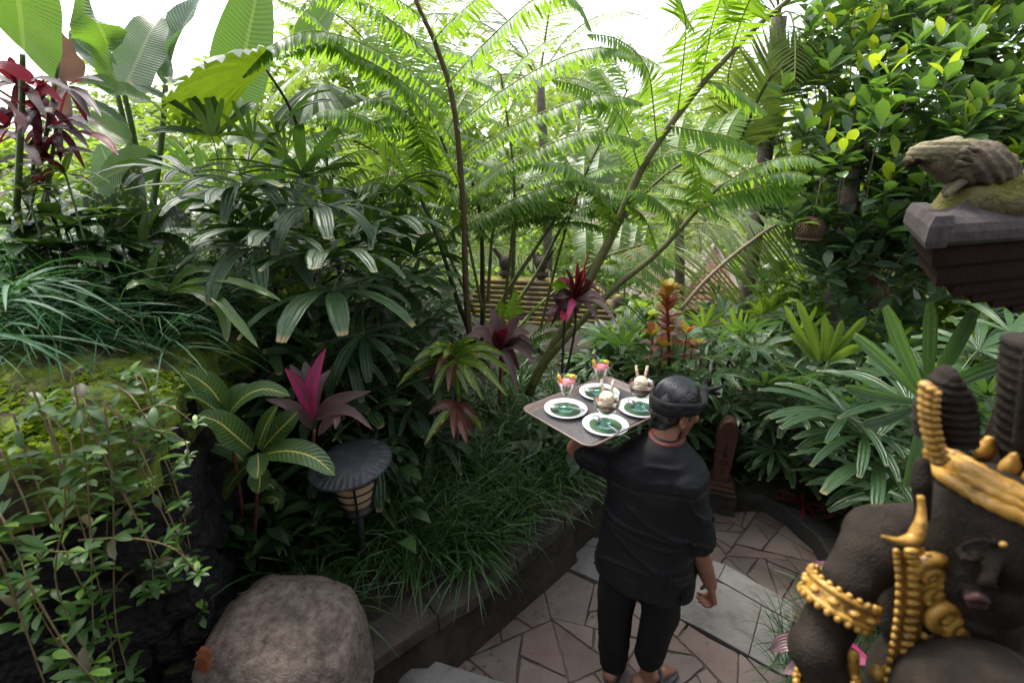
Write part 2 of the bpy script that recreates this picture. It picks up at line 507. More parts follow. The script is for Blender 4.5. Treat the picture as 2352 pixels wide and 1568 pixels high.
M_CORDY_DRK = leaf_mat('plum_cordyline_leaf', (0.022, 0.018, 0.02), (0.07, 0.024, 0.032), (0.3, 0.03, 0.06), 0.25, 0.4, spec=0.3, ribs=5, rib_str=0.3, edge=(0.3, 0.02, 0.05), edge_w=0.08)
M_CROTON = leaf_mat('spotted_croton_leaf', (0.06, 0.14, 0.025), (0.11, 0.22, 0.035), (0.28, 0.5, 0.03), 0.28, 0.28, mid=(0.55, 0.42, 0.04), mid_w=0.045, spots=(0.6, 0.42, 0.03), spot_scale=42, spot_lo=0.63, edge=(0.25, 0.22, 0.05), edge_w=0.05)
M_CROTON_D = leaf_mat('bronze_croton_leaf', (0.09, 0.04, 0.035), (0.2, 0.07, 0.06), (0.35, 0.1, 0.05), 0.2, 0.28, mid=(0.35, 0.12, 0.06), mid_w=0.04, edge=(0.25, 0.06, 0.05), edge_w=0.07)
M_CROTON_O = leaf_mat('orange_croton_leaf', (0.32, 0.06, 0.015), (0.5, 0.14, 0.02), (0.7, 0.22, 0.03), 0.4, 0.35, veins=(0.6, 0.3, 0.05), vein_n=12)
M_CROTON_Y = leaf_mat('yellow_croton_leaf', (0.35, 0.32, 0.02), (0.5, 0.4, 0.03), (0.7, 0.6, 0.05), 0.4, 0.35, veins=(0.35, 0.2, 0.03), vein_n=12)
M_CROTON_R = leaf_mat('red_croton_leaf', (0.16, 0.035, 0.025), (0.3, 0.09, 0.07), (0.4, 0.12, 0.06), 0.25, 0.35, veins=(0.4, 0.2, 0.14), vein_n=12)
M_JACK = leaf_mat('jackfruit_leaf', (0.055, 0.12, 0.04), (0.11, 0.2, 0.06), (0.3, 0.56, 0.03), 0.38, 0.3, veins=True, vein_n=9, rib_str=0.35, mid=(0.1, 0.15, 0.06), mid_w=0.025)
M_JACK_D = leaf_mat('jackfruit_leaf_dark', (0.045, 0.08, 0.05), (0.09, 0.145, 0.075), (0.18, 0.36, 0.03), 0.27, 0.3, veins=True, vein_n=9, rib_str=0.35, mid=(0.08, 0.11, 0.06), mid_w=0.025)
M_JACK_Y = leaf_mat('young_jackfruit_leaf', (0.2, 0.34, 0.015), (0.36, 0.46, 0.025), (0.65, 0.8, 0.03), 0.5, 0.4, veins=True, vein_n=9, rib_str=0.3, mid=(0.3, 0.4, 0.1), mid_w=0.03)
M_NEST = leaf_mat('birds_nest_fern_leaf', (0.055, 0.12, 0.02), (0.1, 0.18, 0.03), (0.34, 0.5, 0.04), 0.35, 0.38, mid=(0.02, 0.02, 0.012), mid_w=0.025, tip=(0.3, 0.26, 0.08), tip_v=0.97)
M_GRASS = leaf_mat('mondo_grass_blade', (0.018, 0.055, 0.016), (0.055, 0.125, 0.032), (0.15, 0.3, 0.03), 0.22, 0.3, tip=(0.25, 0.16, 0.07), tip_v=0.97)
M_GRASS_B = leaf_mat('liriope_grass_blade', (0.02, 0.075, 0.028), (0.05, 0.14, 0.055), (0.12, 0.32, 0.06), 0.24, 0.5, spec=0.3, tip=(0.28, 0.18, 0.08), tip_v=0.965)
M_SANCH = leaf_mat('yellow_veined_leaf', (0.035, 0.085, 0.02), (0.055, 0.12, 0.03), (0.2, 0.4, 0.04), 0.25, 0.36, mid=(0.6, 0.52, 0.12), mid_w=0.028, veins=(0.3, 0.34, 0.08), vein_n=16, vein_w=0.09, rib_str=0.5)
M_VINE = leaf_mat('trailing_leaf', (0.035, 0.09, 0.02), (0.075, 0.155, 0.035), (0.22, 0.46, 0.03), 0.32, 0.42, mid=(0.1, 0.16, 0.06), mid_w=0.03, young=((0.16, 0.3, 0.04), 0.16))
M_VINE_B = leaf_mat('browned_trailing_leaf', (0.07, 0.06, 0.03), (0.12, 0.1, 0.05), (0.2, 0.18, 0.06), 0.25, 0.5, mid=(0.1, 0.08, 0.05), mid_w=0.03)
M_BROAD = leaf_mat('broad_shrub_leaf', (0.025, 0.065, 0.02), (0.06, 0.13, 0.03), (0.2, 0.4, 0.03), 0.32, 0.34, veins=True, vein_n=9, rib_str=0.4, mid=(0.1, 0.16, 0.05), mid_w=0.025)
M_SPOT = leaf_mat('speckled_leaf', (0.015, 0.04, 0.012), (0.025, 0.06, 0.018), (0.08, 0.16, 0.02), 0.18, 0.32, spots=(0.25, 0.3, 0.09), spot_scale=55, spot_lo=0.58)
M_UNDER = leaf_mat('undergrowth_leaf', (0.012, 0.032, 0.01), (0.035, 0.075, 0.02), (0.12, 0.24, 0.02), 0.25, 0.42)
M_COCO = leaf_mat('coconut_leaflet', (0.075, 0.13, 0.02), (0.17, 0.22, 0.05), (0.4, 0.55, 0.06), 0.45, 0.36, ribs=2, rib_str=0.3)
M_COCO_DRY = leaf_mat('dry_coconut_leaflet', (0.3, 0.24, 0.16), (0.45, 0.36, 0.27), (0.5, 0.42, 0.28), 0.35, 0.5)
M_FOREST = leaf_mat('forest_leaf', (0.06, 0.13, 0.018), (0.17, 0.27, 0.03), (0.5, 0.7, 0.05), 0.45, 0.5)
M_FOREST_Y = leaf_mat('bright_shrub_leaf', (0.08, 0.16, 0.018), (0.2, 0.31, 0.03), (0.55, 0.75, 0.05), 0.45, 0.42)
M_MOSSTUFT = leaf_mat('moss_frond', (0.1, 0.17, 0.01), (0.24, 0.32, 0.02), (0.4, 0.55, 0.02), 0.4, 0.6)
# woody, stone, made things ------------------------------------------
M_WOODY = solid('woody_vine', (0.12, 0.085, 0.035), (0.22, 0.16, 0.07), 30, 0.7, 0.2)
M_CANE = solid('palm_cane', (0.012, 0.011, 0.009), (0.03, 0.026, 0.02), 30, 0.7, 0.4)
M_STEMG = solid('green_stem', (0.05, 0.09, 0.025), (0.1, 0.14, 0.04), 20, 0.5)
M_STEMR = solid('red_stem', (0.1, 0.025, 0.025), (0.18, 0.06, 0.04), 20, 0.5)
M_BARK = solid('tree_bark', (0.1, 0.075, 0.06), (0.2, 0.17, 0.14), 14, 0.85, 0.6, 30, moss=(0.08, 0.09, 0.02), moss_lo=0.62)
M_SOIL = solid('dark_soil', (0.012, 0.009, 0.006), (0.035, 0.024, 0.015), 16, 0.95, 0.8, 40, moss=(0.02, 0.035, 0.008), moss_lo=0.6)
M_GROUND = solid('forest_floor', (0.02, 0.03, 0.01), (0.06, 0.09, 0.025), 3, 0.95, 0.6, 10)
M_LEDGE = solid('mossy_ledge_soil', (0.02, 0.014, 0.009), (0.05, 0.035, 0.02), 18, 0.95, 0.8, 40, moss=(0.13, 0.18, 0.012), moss_lo=0.42)
M_LAVA = solid('black_lava_stone', (0.007, 0.007, 0.0075), (0.026, 0.025, 0.025), 16, 0.95, 1.0, 30, spec=0.2, moss=(0.05, 0.075, 0.01), moss_lo=0.62, moss_up=0.08, obj_rand=0.25, voronoi=38, dist=0.02)
M_COPING = solid('weathered_coping', (0.026, 0.021, 0.016), (0.07, 0.057, 0.046), 9, 0.85, 0.6, 45, moss=(0.06, 0.075, 0.008), moss_lo=0.6, stain=(0.008, 0.007, 0.006), stain_scale=4)
M_FLAG = solid('flagstone', (0.135, 0.099, 0.09), (0.205, 0.155, 0.142), 5, 0.75, 0.35, 55, obj_rand=0.16, stain=(0.15, 0.13, 0.11), stain_scale=5, spec=0.35)
M_GROUT = solid('flagstone_joint', (0.03, 0.024, 0.02), (0.16, 0.118, 0.085), 3, 0.95, 0.6, 60, moss=(0.04, 0.05, 0.008), moss_lo=0.6)
M_BAND = solid('pale_step_stone', (0.175, 0.166, 0.16), (0.24, 0.23, 0.22), 7, 0.85, 0.35, 120, stain=(0.13, 0.124, 0.116), stain_scale=6, obj_rand=0.07, spec=0.3)
M_KERB = solid('dark_kerb_stone', (0.03, 0.029, 0.03), (0.06, 0.057, 0.055), 7, 0.8, 0.4, 50, moss=(0.07, 0.08, 0.01), moss_lo=0.68)
M_ROCK = solid('boulder_stone', (0.085, 0.063, 0.05), (0.27, 0.215, 0.185), 26, 0.9, 1.0, 110, detail=9, moss=(0.07, 0.075, 0.012), moss_lo=0.66, stain=(0.085, 0.068, 0.058), stain_scale=6, spec=0.25)
M_PARAS = solid('dark_statue_stone', (0.010, 0.0072, 0.0053), (0.027, 0.0195, 0.014), 26, 0.85, 0.5, 230, detail=8, spec=0.2, moss=(0.05, 0.052, 0.006), moss_lo=0.63, moss_up=0.06)
M_GOLD = solid('gold_paint', (0.31, 0.16, 0.026), (0.46, 0.26, 0.05), 24, 0.45, 0.3, 90, metal=0.12, stain=(0.06, 0.035, 0.012), stain_scale=30)
M_LIPS = solid('faded_red_paint', (0.03, 0.008, 0.009), (0.05, 0.012, 0.012), 30, 0.8)
M_BIRDW = solid('weathered_bird_stone', (0.06, 0.045, 0.03), (0.14, 0.11, 0.065), 16, 0.85, 0.8, 60, moss=(0.12, 0.11, 0.008), moss_lo=0.56, moss_up=0.06)
M_BIRDP = solid('pale_bird_neck_stone', (0.14, 0.12, 0.065), (0.26, 0.23, 0.13), 16, 0.85, 0.8, 60)
M_MOUND = solid('mossy_mound', (0.08, 0.06, 0.03), (0.12, 0.1, 0.04), 20, 0.95, 1.0, 90, moss=(0.085, 0.082, 0.007), moss_lo=0.45, moss_up=0.1)
M_CAPST = solid('grey_cap_stone', (0.026, 0.02, 0.02), (0.06, 0.046, 0.045), 12, 0.85, 0.5, 40, spec=0.25, stain=(0.06, 0.05, 0.05), stain_scale=9)
M_BRICK = solid('dark_red_brick', (0.014, 0.0065, 0.005), (0.024, 0.011, 0.009), 12, 0.95, 0.4, 60, spec=0.08)
M_SHRINE = solid('shrine_stone', (0.08, 0.056, 0.036), (0.16, 0.115, 0.075), 9, 0.9, 0.7, 40, moss=(0.3, 0.26, 0.03), moss_lo=0.76, moss_up=0.34)
M_SHRINE_D = solid('dark_shrine_stone', (0.03, 0.022, 0.016), (0.06, 0.045, 0.033), 9, 0.9, 0.6, 40)
M_TERRA = solid('roof_tile_clay', (0.2, 0.085, 0.075), (0.33, 0.16, 0.14), 10, 0.8, 0.4, 40, obj_rand=0.25)
M_THATCH = solid('weathered_thatch', (0.2, 0.16, 0.14), (0.35, 0.3, 0.26), 6, 0.9, 0.8, 30)
M_STELE = solid('red_stone_marker', (0.06, 0.022, 0.014), (0.1, 0.04, 0.024), 12, 0.8, 0.5, 50)
M_IRON = solid('black_iron', (0.012, 0.012, 0.013), (0.02, 0.02, 0.022), 30, 0.5, 0.1, metal=0.4)
M_LID = solid('slate_lamp_lid', (0.025, 0.026, 0.032), (0.055, 0.056, 0.066), 22, 0.48, 0.35, 60, stain=(0.075, 0.076, 0.085), stain_scale=24)
M_SHADE = solid('cream_lamp_glass', (0.36, 0.25, 0.14), (0.46, 0.34, 0.21), 5, 0.5)
M_CLOTH = solid('black_shirt_cotton', (0.003, 0.003, 0.004), (0.005, 0.005, 0.0068), 40, 0.68, 0.06, 900, spec=0.3)
M_TROUS = solid('black_trouser_cloth', (0.004, 0.004, 0.005), (0.007, 0.007, 0.008), 30, 0.8, 0.06, 700, spec=0.25)
M_UDENG = solid('black_headcloth', (0.005, 0.005, 0.006), (0.010, 0.010, 0.011), 30, 0.8, 0.2, 500, spec=0.3)
M_SKIN = solid('skin', (0.2, 0.085, 0.05), (0.26, 0.115, 0.07), 14, 0.5, 0.05, 200)
M_SKINP = solid('pale_palm_skin', (0.5, 0.25, 0.2), (0.55, 0.29, 0.24), 14, 0.5)
M_HAIR = solid('black_hair', (0.006, 0.006, 0.007), (0.014, 0.014, 0.015), 30, 0.3, 0.0, 300, spec=0.9)
M_EYE = solid('eye_dark', (0.02, 0.015, 0.01), None, 10, 0.2)
M_SANDAL = solid('grey_sandal_rubber', (0.05, 0.05, 0.052), (0.08, 0.08, 0.08), 30, 0.7)
M_BATIK = solid('red_batik_collar', (0.05, 0.008, 0.007), (0.14, 0.03, 0.018), 120, 0.7)
M_TRAY = solid('brown_tray_plastic', (0.16, 0.11, 0.095), (0.2, 0.14, 0.12), 20, 0.4)
M_TRAYR = solid('tray_rib', (0.13, 0.12, 0.125), (0.16, 0.15, 0.152), 20, 0.5)
M_TRAYD = solid('ribbed_tray_mat', (0.025, 0.023, 0.025), (0.035, 0.032, 0.034), 20, 0.5)
M_CHINA = solid('white_china', (0.74, 0.74, 0.75), None, 10, 0.15, coat=0.3)
M_LEAFMAT = solid('cut_banana_leaf', (0.03, 0.075, 0.03), (0.05, 0.105, 0.045), 18, 0.45, 0.2, 90)
M_GLASS = glass('clear_glass', (0.93, 0.99, 0.97))
M_GLASSG = glass('green_tinted_glass', (0.68, 0.92, 0.9))
M_STEEL = solid('polished_steel', (0.75, 0.75, 0.76), None, 10, 0.16, metal=1.0)
M_PINK = solid('pink_sorbet', (0.72, 0.16, 0.2), (0.85, 0.28, 0.3), 60, 0.35, 0.3, 200)
M_AMBER = solid('amber_syrup', (0.5, 0.2, 0.02), (0.6, 0.3, 0.03), 30, 0.2)
M_MANGO = solid('mango_slice', (0.85, 0.42, 0.02), (0.9, 0.55, 0.05), 30, 0.4)
M_MINT = solid('mint_leaf', (0.16, 0.3, 0.03), (0.25, 0.4, 0.05), 30, 0.5)
M_CHOC = solid('chocolate_mousse', (0.17, 0.075, 0.045), (0.24, 0.11, 0.07), 30, 0.4, 0.2, 100)
M_VANIL = solid('vanilla_scoop', (0.75, 0.6, 0.4), (0.82, 0.7, 0.5), 50, 0.5, 0.6, 120)
M_WAFER = solid('wafer_roll', (0.6, 0.42, 0.3), (0.75, 0.6, 0.48), 90, 0.6)
M_WAFERD = solid('chocolate_wafer_stripe', (0.18, 0.07, 0.04), None, 30, 0.6)
M_CREAM = solid('whipped_cream', (0.8, 0.76, 0.7), None, 30, 0.5)
M_BASKET = solid('woven_bamboo', (0.07, 0.042, 0.024), (0.17, 0.105, 0.06), 30, 0.8, 0.4)
M_JFRUIT = solid('jackfruit_skin', (0.1, 0.09, 0.02), (0.2, 0.16, 0.05), 60, 0.8, 0.8, 120)
M_DEADLEAF = leaf_mat('fallen_orange_leaf', (0.3, 0.09, 0.03), (0.4, 0.14, 0.05), (0.5, 0.15, 0.05), 0.2, 0.6, ribs=8, rib_str=0.4)
M_POT = solid('dark_lamp_frame', (0.02, 0.02, 0.02), None, 10, 0.6)
# ================================================================ SETTING
def seg_dist(p, a, b):
    ax, ay = a; bx, by = b
    dx, dy = bx - ax, by - ay
    t = max(0, min(1, ((p[0] - ax) * dx + (p[1] - ay) * dy) / (dx * dx + dy * dy + 1e-9)))
    return math.hypot(p[0] - ax - dx * t, p[1] - ay - dy * t)
def inside(p, poly):
    c = False
    n = len(poly)
    for i in range(n):
        x1, y1 = poly[i]; x2, y2 = poly[(i + 1) % n]
        if (y1 > p[1]) != (y2 > p[1]) and p[0] < (x2 - x1) * (p[1] - y1) / (y2 - y1) + x1: c = not c
    return c
COPE = [(-0.98, 1.22), (-0.46, 1.67), (-0.20, 1.87), (-0.03, 2.03), (0.27, 2.37), (0.59, 2.74), (1.0, 3.1), (1.42, 3.36)]
KERB_IN = [tuple(Z(u, v, -0.13)[:2]) for u, v in [(1660, 1150), (1740, 1163), (1800, 1200), (1868, 1262), (1905, 1330), (1925, 1400)]]
KERB_OUT = [tuple(Z(u, v, 0.0)[:2]) for u, v in [(1645, 1128), (1762, 1142), (1858, 1178), (1955, 1240), (2020, 1310), (2060, 1400)]]
PATH = COPE + KERB_OUT + [(2.2, 1.72), (1.62, 1.70), (1.36, 1.45), (1.25, 0.9), (1.25, -1.5), (-1.0, -1.5)]
def path_dist(x, y): return min(seg_dist((x, y), PATH[i], PATH[i + 1]) for i in range(len(COPE) + len(KERB_OUT) + 2))
def far_z(x, y):
    s = max(0.0, min(1.0, (y - 5.2) / 16)); z = -0.3 - 6.5 * s * s * (3 - 2 * s)
    k = max(0.0, min(1.0, (y - 26) / 50)); z += 13.0 * k * k * (3 - 2 * k)
    return z + 0.5 * noise.noise(V((x * 0.12, y * 0.12, 0))) * min(1, max(0, (y - 6) / 6))
def bed_z(x, y):
    if inside((x, y), PATH): return -0.2
    d = path_dist(x, y)
    k = max(0.0, min(1.0, (1.75 - x) / 0.8))
    z = 0.02 + 0.33 * k + min(d, 2.4) * (0.10 + 0.18 * k)
    z -= max(0, y - 4.6) ** 1.5 * 0.42
    if y < 1.9 and x > 1.2: z = 0.02 + min(d, 0.8) * 0.35
    return z + 0.03 * noise.noise(V((x * 5, y * 5, 0)))

def heightfield(name, xs, ys, fz, mat, kind):
    mb = MB()
    vs = [(x, y, fz(x, y)) for y in ys for x in xs]
    nx = len(xs)
    fs = [(j * nx + i, j * nx + i + 1, (j + 1) * nx + i + 1, (j + 1) * nx + i) for j in range(len(ys) - 1) for i in range(nx - 1)]
    mb.add(vs, fs)
    o = part(name, mb, mat)
    return tag(o, kind=kind)
def spread(a, b, n, p=1.0): return [a + (b - a) * (i / (n - 1)) ** p for i in range(n)]
g_xs = sorted(set([-s for s in spread(0, 300, 34, 2.2)] + spread(0, 300, 34, 2.2)))
g_ys = spread(-30, 0, 6)[:-1] + spread(0, 420, 60, 2.0)
tag(heightfield('ground', g_xs, g_ys, lambda x, y: far_z(x, y) - 0.35, M_GROUND, 'structure'), 'dark forest floor falling away into the valley')
tag(heightfield('planting_bed', spread(-3.6, 5.4, 114), spread(0.6, 7.2, 84), bed_z, M_SOIL, 'structure'), 'dark soil of the raised garden bed behind the low wall')

# ---- crazy paving
def clip(poly, nx, ny, c):
    out = []
    for i in range(len(poly)):
        a, b = poly[i], poly[(i + 1) % len(poly)]
        da, db = nx * a[0] + ny * a[1] - c, nx * b[0] + ny * b[1] - c
        if da <= 0: out.append(a)
        if (da <= 0) != (db <= 0):
            t = da / (da - db); out.append((a[0] + (b[0] - a[0]) * t, a[1] + (b[1] - a[1]) * t))
    return out
def shrink(poly, g):
    n = len(poly); out = poly
    for i in range(n):
        a, b = poly[i], poly[(i + 1) % n]
        L = math.hypot(b[0] - a[0], b[1] - a[1])
        if L < 1e-5: continue
        nx, ny = (b[1] - a[1]) / L, -(b[0] - a[0]) / L
        out = clip(out, nx, ny, nx * a[0] + ny * a[1] - g)
        if len(out) < 3: return []
    return out
def ccw(poly):
    A = sum(poly[i][0] * poly[(i + 1) % len(poly)][1] - poly[(i + 1) % len(poly)][0] * poly[i][1] for i in range(len(poly)))
    return poly if A > 0 else poly[::-1]
def area(poly): return abs(sum(poly[i][0] * poly[(i + 1) % len(poly)][1] - poly[(i + 1) % len(poly)][0] * poly[i][1] for i in range(len(poly)))) / 2
def crack(poly, amin, amax, out, depth=0):
    """split a slab again and again the way broken flagstones fall"""
    A = area(poly)
    if A < rng.uniform(amin, amax) or depth > 9: out.append(poly); return
    cx = sum(p[0] for p in poly) / len(poly); cy_ = sum(p[1] for p in poly) / len(poly)
    best = max(((p, q) for p in poly for q in poly), key=lambda e: (e[0][0] - e[1][0]) ** 2 + (e[0][1] - e[1][1]) ** 2)
    ang = math.atan2(best[1][1] - best[0][1], best[1][0] - best[0][0]) + rng.gauss(0, .38)
    nx, ny = math.cos(ang), math.sin(ang)
    Lb = math.hypot(best[1][0] - best[0][0], best[1][1] - best[0][1])
    c = nx * cx + ny * cy_ + rng.uniform(-.14, .14) * Lb
    for p in (clip(poly, nx, ny, c), clip(poly, -nx, -ny, -c)):
        if len(p) > 2: crack(p, amin, amax, out, depth + 1)
def pave(parent, region, amin, amax, z, name='paving_stone'):
    cells = []; crack(ccw(list(region)), amin, amax, cells)
    for poly in cells:
        poly = shrink(ccw(poly), rng.uniform(0.001, 0.0035))
        if len(poly) < 3 or area(poly) < 0.0012: continue
        q = []
        cx = sum(p[0] for p in poly) / len(poly); cy_ = sum(p[1] for p in poly) / len(poly)
        for k in range(len(poly)):
            a, b = poly[k], poly[(k + 1) % len(poly)]
            L = math.hypot(b[0] - a[0], b[1] - a[1])
            if L < 0.012: q.append(a); continue
            bow = rng.uniform(0, .05) * L * (rng.random() < .6)
            m = max(1, int(L / 0.05))
            for w in range(0, m):
                t = (w + (.12 if w == 0 else 0)) / m if m > 1 else .1; x, y = a[0] + (b[0] - a[0]) * t, a[1] + (b[1] - a[1]) * t
                dd = math.hypot(cx - x, cy_ - y) or 1
                e = rng.uniform(0, 0.006) + bow * math.sin(t * 3.14159) * .5 + (.004 if w == 0 else 0)
                q.append((x + (cx - x) / dd * e, y + (cy_ - y) / dd * e))
            q.append((b[0] + (a[0] - b[0]) * min(.2, .01 / L), b[1] + (a[1] - b[1]) * min(.2, .01 / L)))
        mb = MB()
        prism(mb, q, z - 0.03, z + rng.uniform(-0.004, 0.003), 0.003, tilt=(rng.uniform(-.01, .01), rng.uniform(-.01, .01)))
        part(name, mb, M_FLAG, parent, smooth=False)
def seeds_in(poly, step, jit):
    xs = [p[0] for p in poly]; ys = [p[1] for p in poly]
    out = []; y = min(ys)
    row = 0
    while y < max(ys) + step:
        x = min(xs) - (step / 2 if row % 2 else 0)
        while x < max(xs) + step:
            out.append((x + rng.uniform(-jit, jit), y + rng.uniform(-jit, jit)))
            x += step
        y += step * 0.85; row += 1
    # drop a few so that some stones come out much larger
    return [s for s in out if rng.random() > 0.16]
def hull_of(pts):
    pts = sorted(pts)
    def half(ps):
        h = []
        for p in ps:
            while len(h) > 1 and (h[-1][0] - h[-2][0]) * (p[1] - h[-2][1]) - (h[-1][1] - h[-2][1]) * (p[0] - h[-2][0]) <= 0: h.pop()
            h.append(p)
        return h[:-1]
    return half(pts) + half(pts[::-1])
def G(pts, z): return [tuple(Z(u, v, z)[:2]) for u, v in pts]
mb = MB()
mb.add([(-1.2, -1.0, -0.009), (2.1, -1.0, -0.009), (1.9, 1.5, -0.009), (1.32, 1.80, -0.009), (0.24, 2.53, -0.009), (-0.4, 1.95, -0.009), (-1.2, 1.3, -0.009)], [(0, 1, 2, 3, 4, 5, 6)])
landing = tag(part('landing', mb, M_GROUT, smooth=False), 'pinkish crazy paved landing where the waiter walks', kind='structure')
reg_a = [(-0.75, 1.62), (-0.2, 1.05), (0.9, 0.9), (1.9, 1.2)] + G([(1790, 1548), (1560, 1421), (1265, 1292)], 0) + [(-0.3, 1.92)]
pave(landing, hull_of(reg_a), .03, .14, 0.0)
b_line = [(1330, 1234), (1480, 1256), (1640, 1287), (1800, 1378), (1900, 1450)]
reg_b = G([(1345, 1240), (1640, 1291), (1800, 1384), (1930, 1470)], -0.13) + KERB_IN[::-1] + [(1.0, 3.05)]
mb = MB()
rb = reg_b
mb.add([(x, y, -0.139) for x, y in rb], [tuple(range(len(rb)))])
path = tag(part('path', mb, M_GROUT, smooth=False), 'pinkish crazy paved path beyond the pale step', kind='structure')
hb = hull_of(reg_b)
pave(path, hb, .022, .09, -0.13)

# ---- pale step (a band of slabs and a nosing strip)
n0, n1 = G([(1268, 1288), (1560, 1415), (1805, 1552)], 0.0), G([(1342, 1232), (1640, 1283), (1822, 1388)], 0.0)
def lerp2(a, b, t): return (a[0] + (b[0] - a[0]) * t, a[1] + (b[1] - a[1]) * t)
def along(P, t):
    x = t * (len(P) - 1); i = min(int(x), len(P) - 2); return lerp2(P[i], P[i + 1], x - i)
band = MB()
step = thing('stone_step', (0.9, 2.3, 0), 'long pale grey stone step crossing the paved path behind the waiter', 'step')
tag(step, kind='structure')
for nm, f0, f1, zz, cuts in (('step_slab', 0.0, 0.72, 0.004, [0, 0.40, 0.84, 1.0]), ('step_nosing', 0.726, 1.0, 0.010, [0, 0.24, 0.58, 0.94, 1.0])):
    for i in range(len(cuts) - 1):
        a, b = cuts[i] + 0.0016, cuts[i + 1] - 0.0016
        mid = (a + b) / 2
        q = [lerp2(along(n0, t), along(n1, t), f0) for t in (a, mid, b)] + [lerp2(along(n0, t), along(n1, t), f1) for t in (b, mid, a)]
        mb = MB(); prism(mb, ccw(q), -0.15, zz, 0.004); part(nm, mb, M_BAND, step, smooth=False)
# ---- steps under the photographer
stairs = tag(thing('stair', (-0.3, 1.2, 0), 'pale stone stair treads leading down to the landing beside the boulder', 'stairs'), kind='structure')
t1 = [tuple(Z(u, v, 0.15)[:2]) for u, v in [(948, 1500), (1165, 1568)]]
dx, dy = t1[1][0] - t1[0][0], t1[1][1] - t1[0][1]; L = math.hypot(dx, dy); dx, dy = dx / L, dy / L
for k in range(6):
    z = 0.15 * (k + 1)
    o = 0.30 * k
    a = (t1[0][0] - dy * -o * 1 - 0.02 * k, t1[0][1] - dx * 0 - o * 0.93)
    a = (t1[0][0] + dy * o - 0.05 * (k > 0), t1[0][1] - dx * o - 0.0)
    b = (a[0] + dx * 1.75, a[1] + dy * 1.75)
    c = (b[0] + dy * 0.33, b[1] - dx * 0.33); d = (a[0] + dy * 0.33, a[1] - dx * 0.33)
    if k >= 2: d = (d[0] + 0.1, d[1])
    mb = MB(); prism(mb, ccw([a, b, c, d]), max(-0.05, z - 0.5), z, 0.006); part('tread', mb, M_BAND, stairs, smooth=False)
# ---- kerb
kerb = tag(thing('kerb', (KERB_IN[2][0], KERB_IN[2][1], -0.15), 'dark curved kerb stones edging the path below the fan palms', 'kerb'), kind='structure')
for i in range(len(KERB_IN) - 1):
    q = [lerp2(KERB_IN[i], KERB_IN[i + 1], 0.01), lerp2(KERB_IN[i], KERB_IN[i + 1], 0.99), lerp2(KERB_OUT[i], KERB_OUT[i + 1], 0.99), lerp2(KERB_OUT[i], KERB_OUT[i + 1], 0.01)]
    mb = MB(); prism(mb, ccw(q), -0.2, rng.uniform(-0.005, 0.005), 0.012); part('kerb_stone', mb, M_KERB, kerb, smooth=False)

# ---- low retaining wall with coping
def offs(P, d):
    out = []
    for i in range(len(P)):
        a, b = P[max(0, i - 1)], P[min(len(P) - 1, i + 1)]
        L = math.hypot(b[0] - a[0], b[1] - a[1]); nx, ny = -(b[1] - a[1]) / L, (b[0] - a[0]) / L
        out.append((P[i][0] + nx * d, P[i][1] + ny * d))
    return out
low_wall = thing('retaining_wall', (0, 2.05, 0), 'low dark lava stone retaining wall with mossy coping slabs beside the landing', 'wall')
co_in = offs(COPE, 0.30); co_w = offs(COPE, 0.11); co_back = offs(COPE, 0.26)
cc = [0, 0.2, 0.33, 0.46, 0.6, 0.74, 0.87, 1.0]
for i in range(len(cc) - 1):
    a, b = cc[i] + 0.002, cc[i + 1] - 0.002
    ts = [a + (b - a) * k / 4 for k in range(5)]
    q = [(along(COPE, t)[0] + rng.uniform(-.006, .006), along(COPE, t)[1] + rng.uniform(-.006, .006)) for t in ts] + [along(co_in, t) for t in ts[::-1]]
    mb = MB(); prism(mb, ccw(q), 0.325 + rng.uniform(-.004, .004), 0.40 + rng.uniform(-.006, .006), 0.012)
    part('coping_slab', mb, M_COPING, low_wall, smooth=False)
mb = MB()
ts = [k / 20 for k in range(21)]
for k in range(20):
    p, q, r_, s_ = along(co_w, ts[k]), along(co_w, ts[k + 1]), along(co_back, ts[k + 1]), along(co_back, ts[k])
    mb.add([(p[0], p[1], -.2), (q[0], q[1], -.2), (q[0], q[1], .325), (p[0], p[1], .325), (r_[0], r_[1], .325), (s_[0], s_[1], .325)], [(0, 1, 2, 3), (3, 2, 4, 5)])
part('wall_core', mb, M_LAVA, low_wall)
def stone_mesh(k, sub=1):
    vs, fs = ICO[sub]
    mb = MB()
    o = V((k * 7.3, k * 3.1, 0))
    out = []
    for p in vs:
        s = 1 + 0.3 * noise.noise(p * 1.3 + o) + 0.1 * noise.noise(p * 3 + o)
        q = V((p.x, p.y, p.z)) * s
        for ax in range(3): q[ax] = math.copysign(abs(q[ax]) ** 0.8, q[ax])
        out.append(q)
    mb.add(out, fs)
    return mb.mesh('stone', M_LAVA, smooth=False)
STONES = [stone_mesh(k, 2) for k in range(6)]
def put_stone(parent, p, r, nrm):
    q = V(nrm).to_track_quat('Y', 'Z')
    M = Matrix.Translation(V(p)) @ q.to_matrix().to_4x4() @ Matrix.Rotation(rng.uniform(-.4, .4), 4, 'Y') @ Matrix.Diagonal((r * rng.uniform(1.0, 1.4), r * 0.6, r * rng.uniform(0.7, 1), 1))
    link('stone', rng.choice(STONES), parent, M)
zrow = [0.02, 0.13, 0.25]
for zi, z in enumerate(zrow):
    t = 0.12 + rng.uniform(0, 0.02)
    while t < 0.86:
        p = along(co_w, t); p2 = along(co_w, t + 0.01)
        nrm = V((p2[1] - p[1], -(p2[0] - p[0]), 0)).normalized()
        r = rng.uniform(0.055, 0.085)
        put_stone(low_wall, (p[0], p[1], z + rng.uniform(-.02, .02)), r, nrm)
        t += r * 1.9 / 3.3

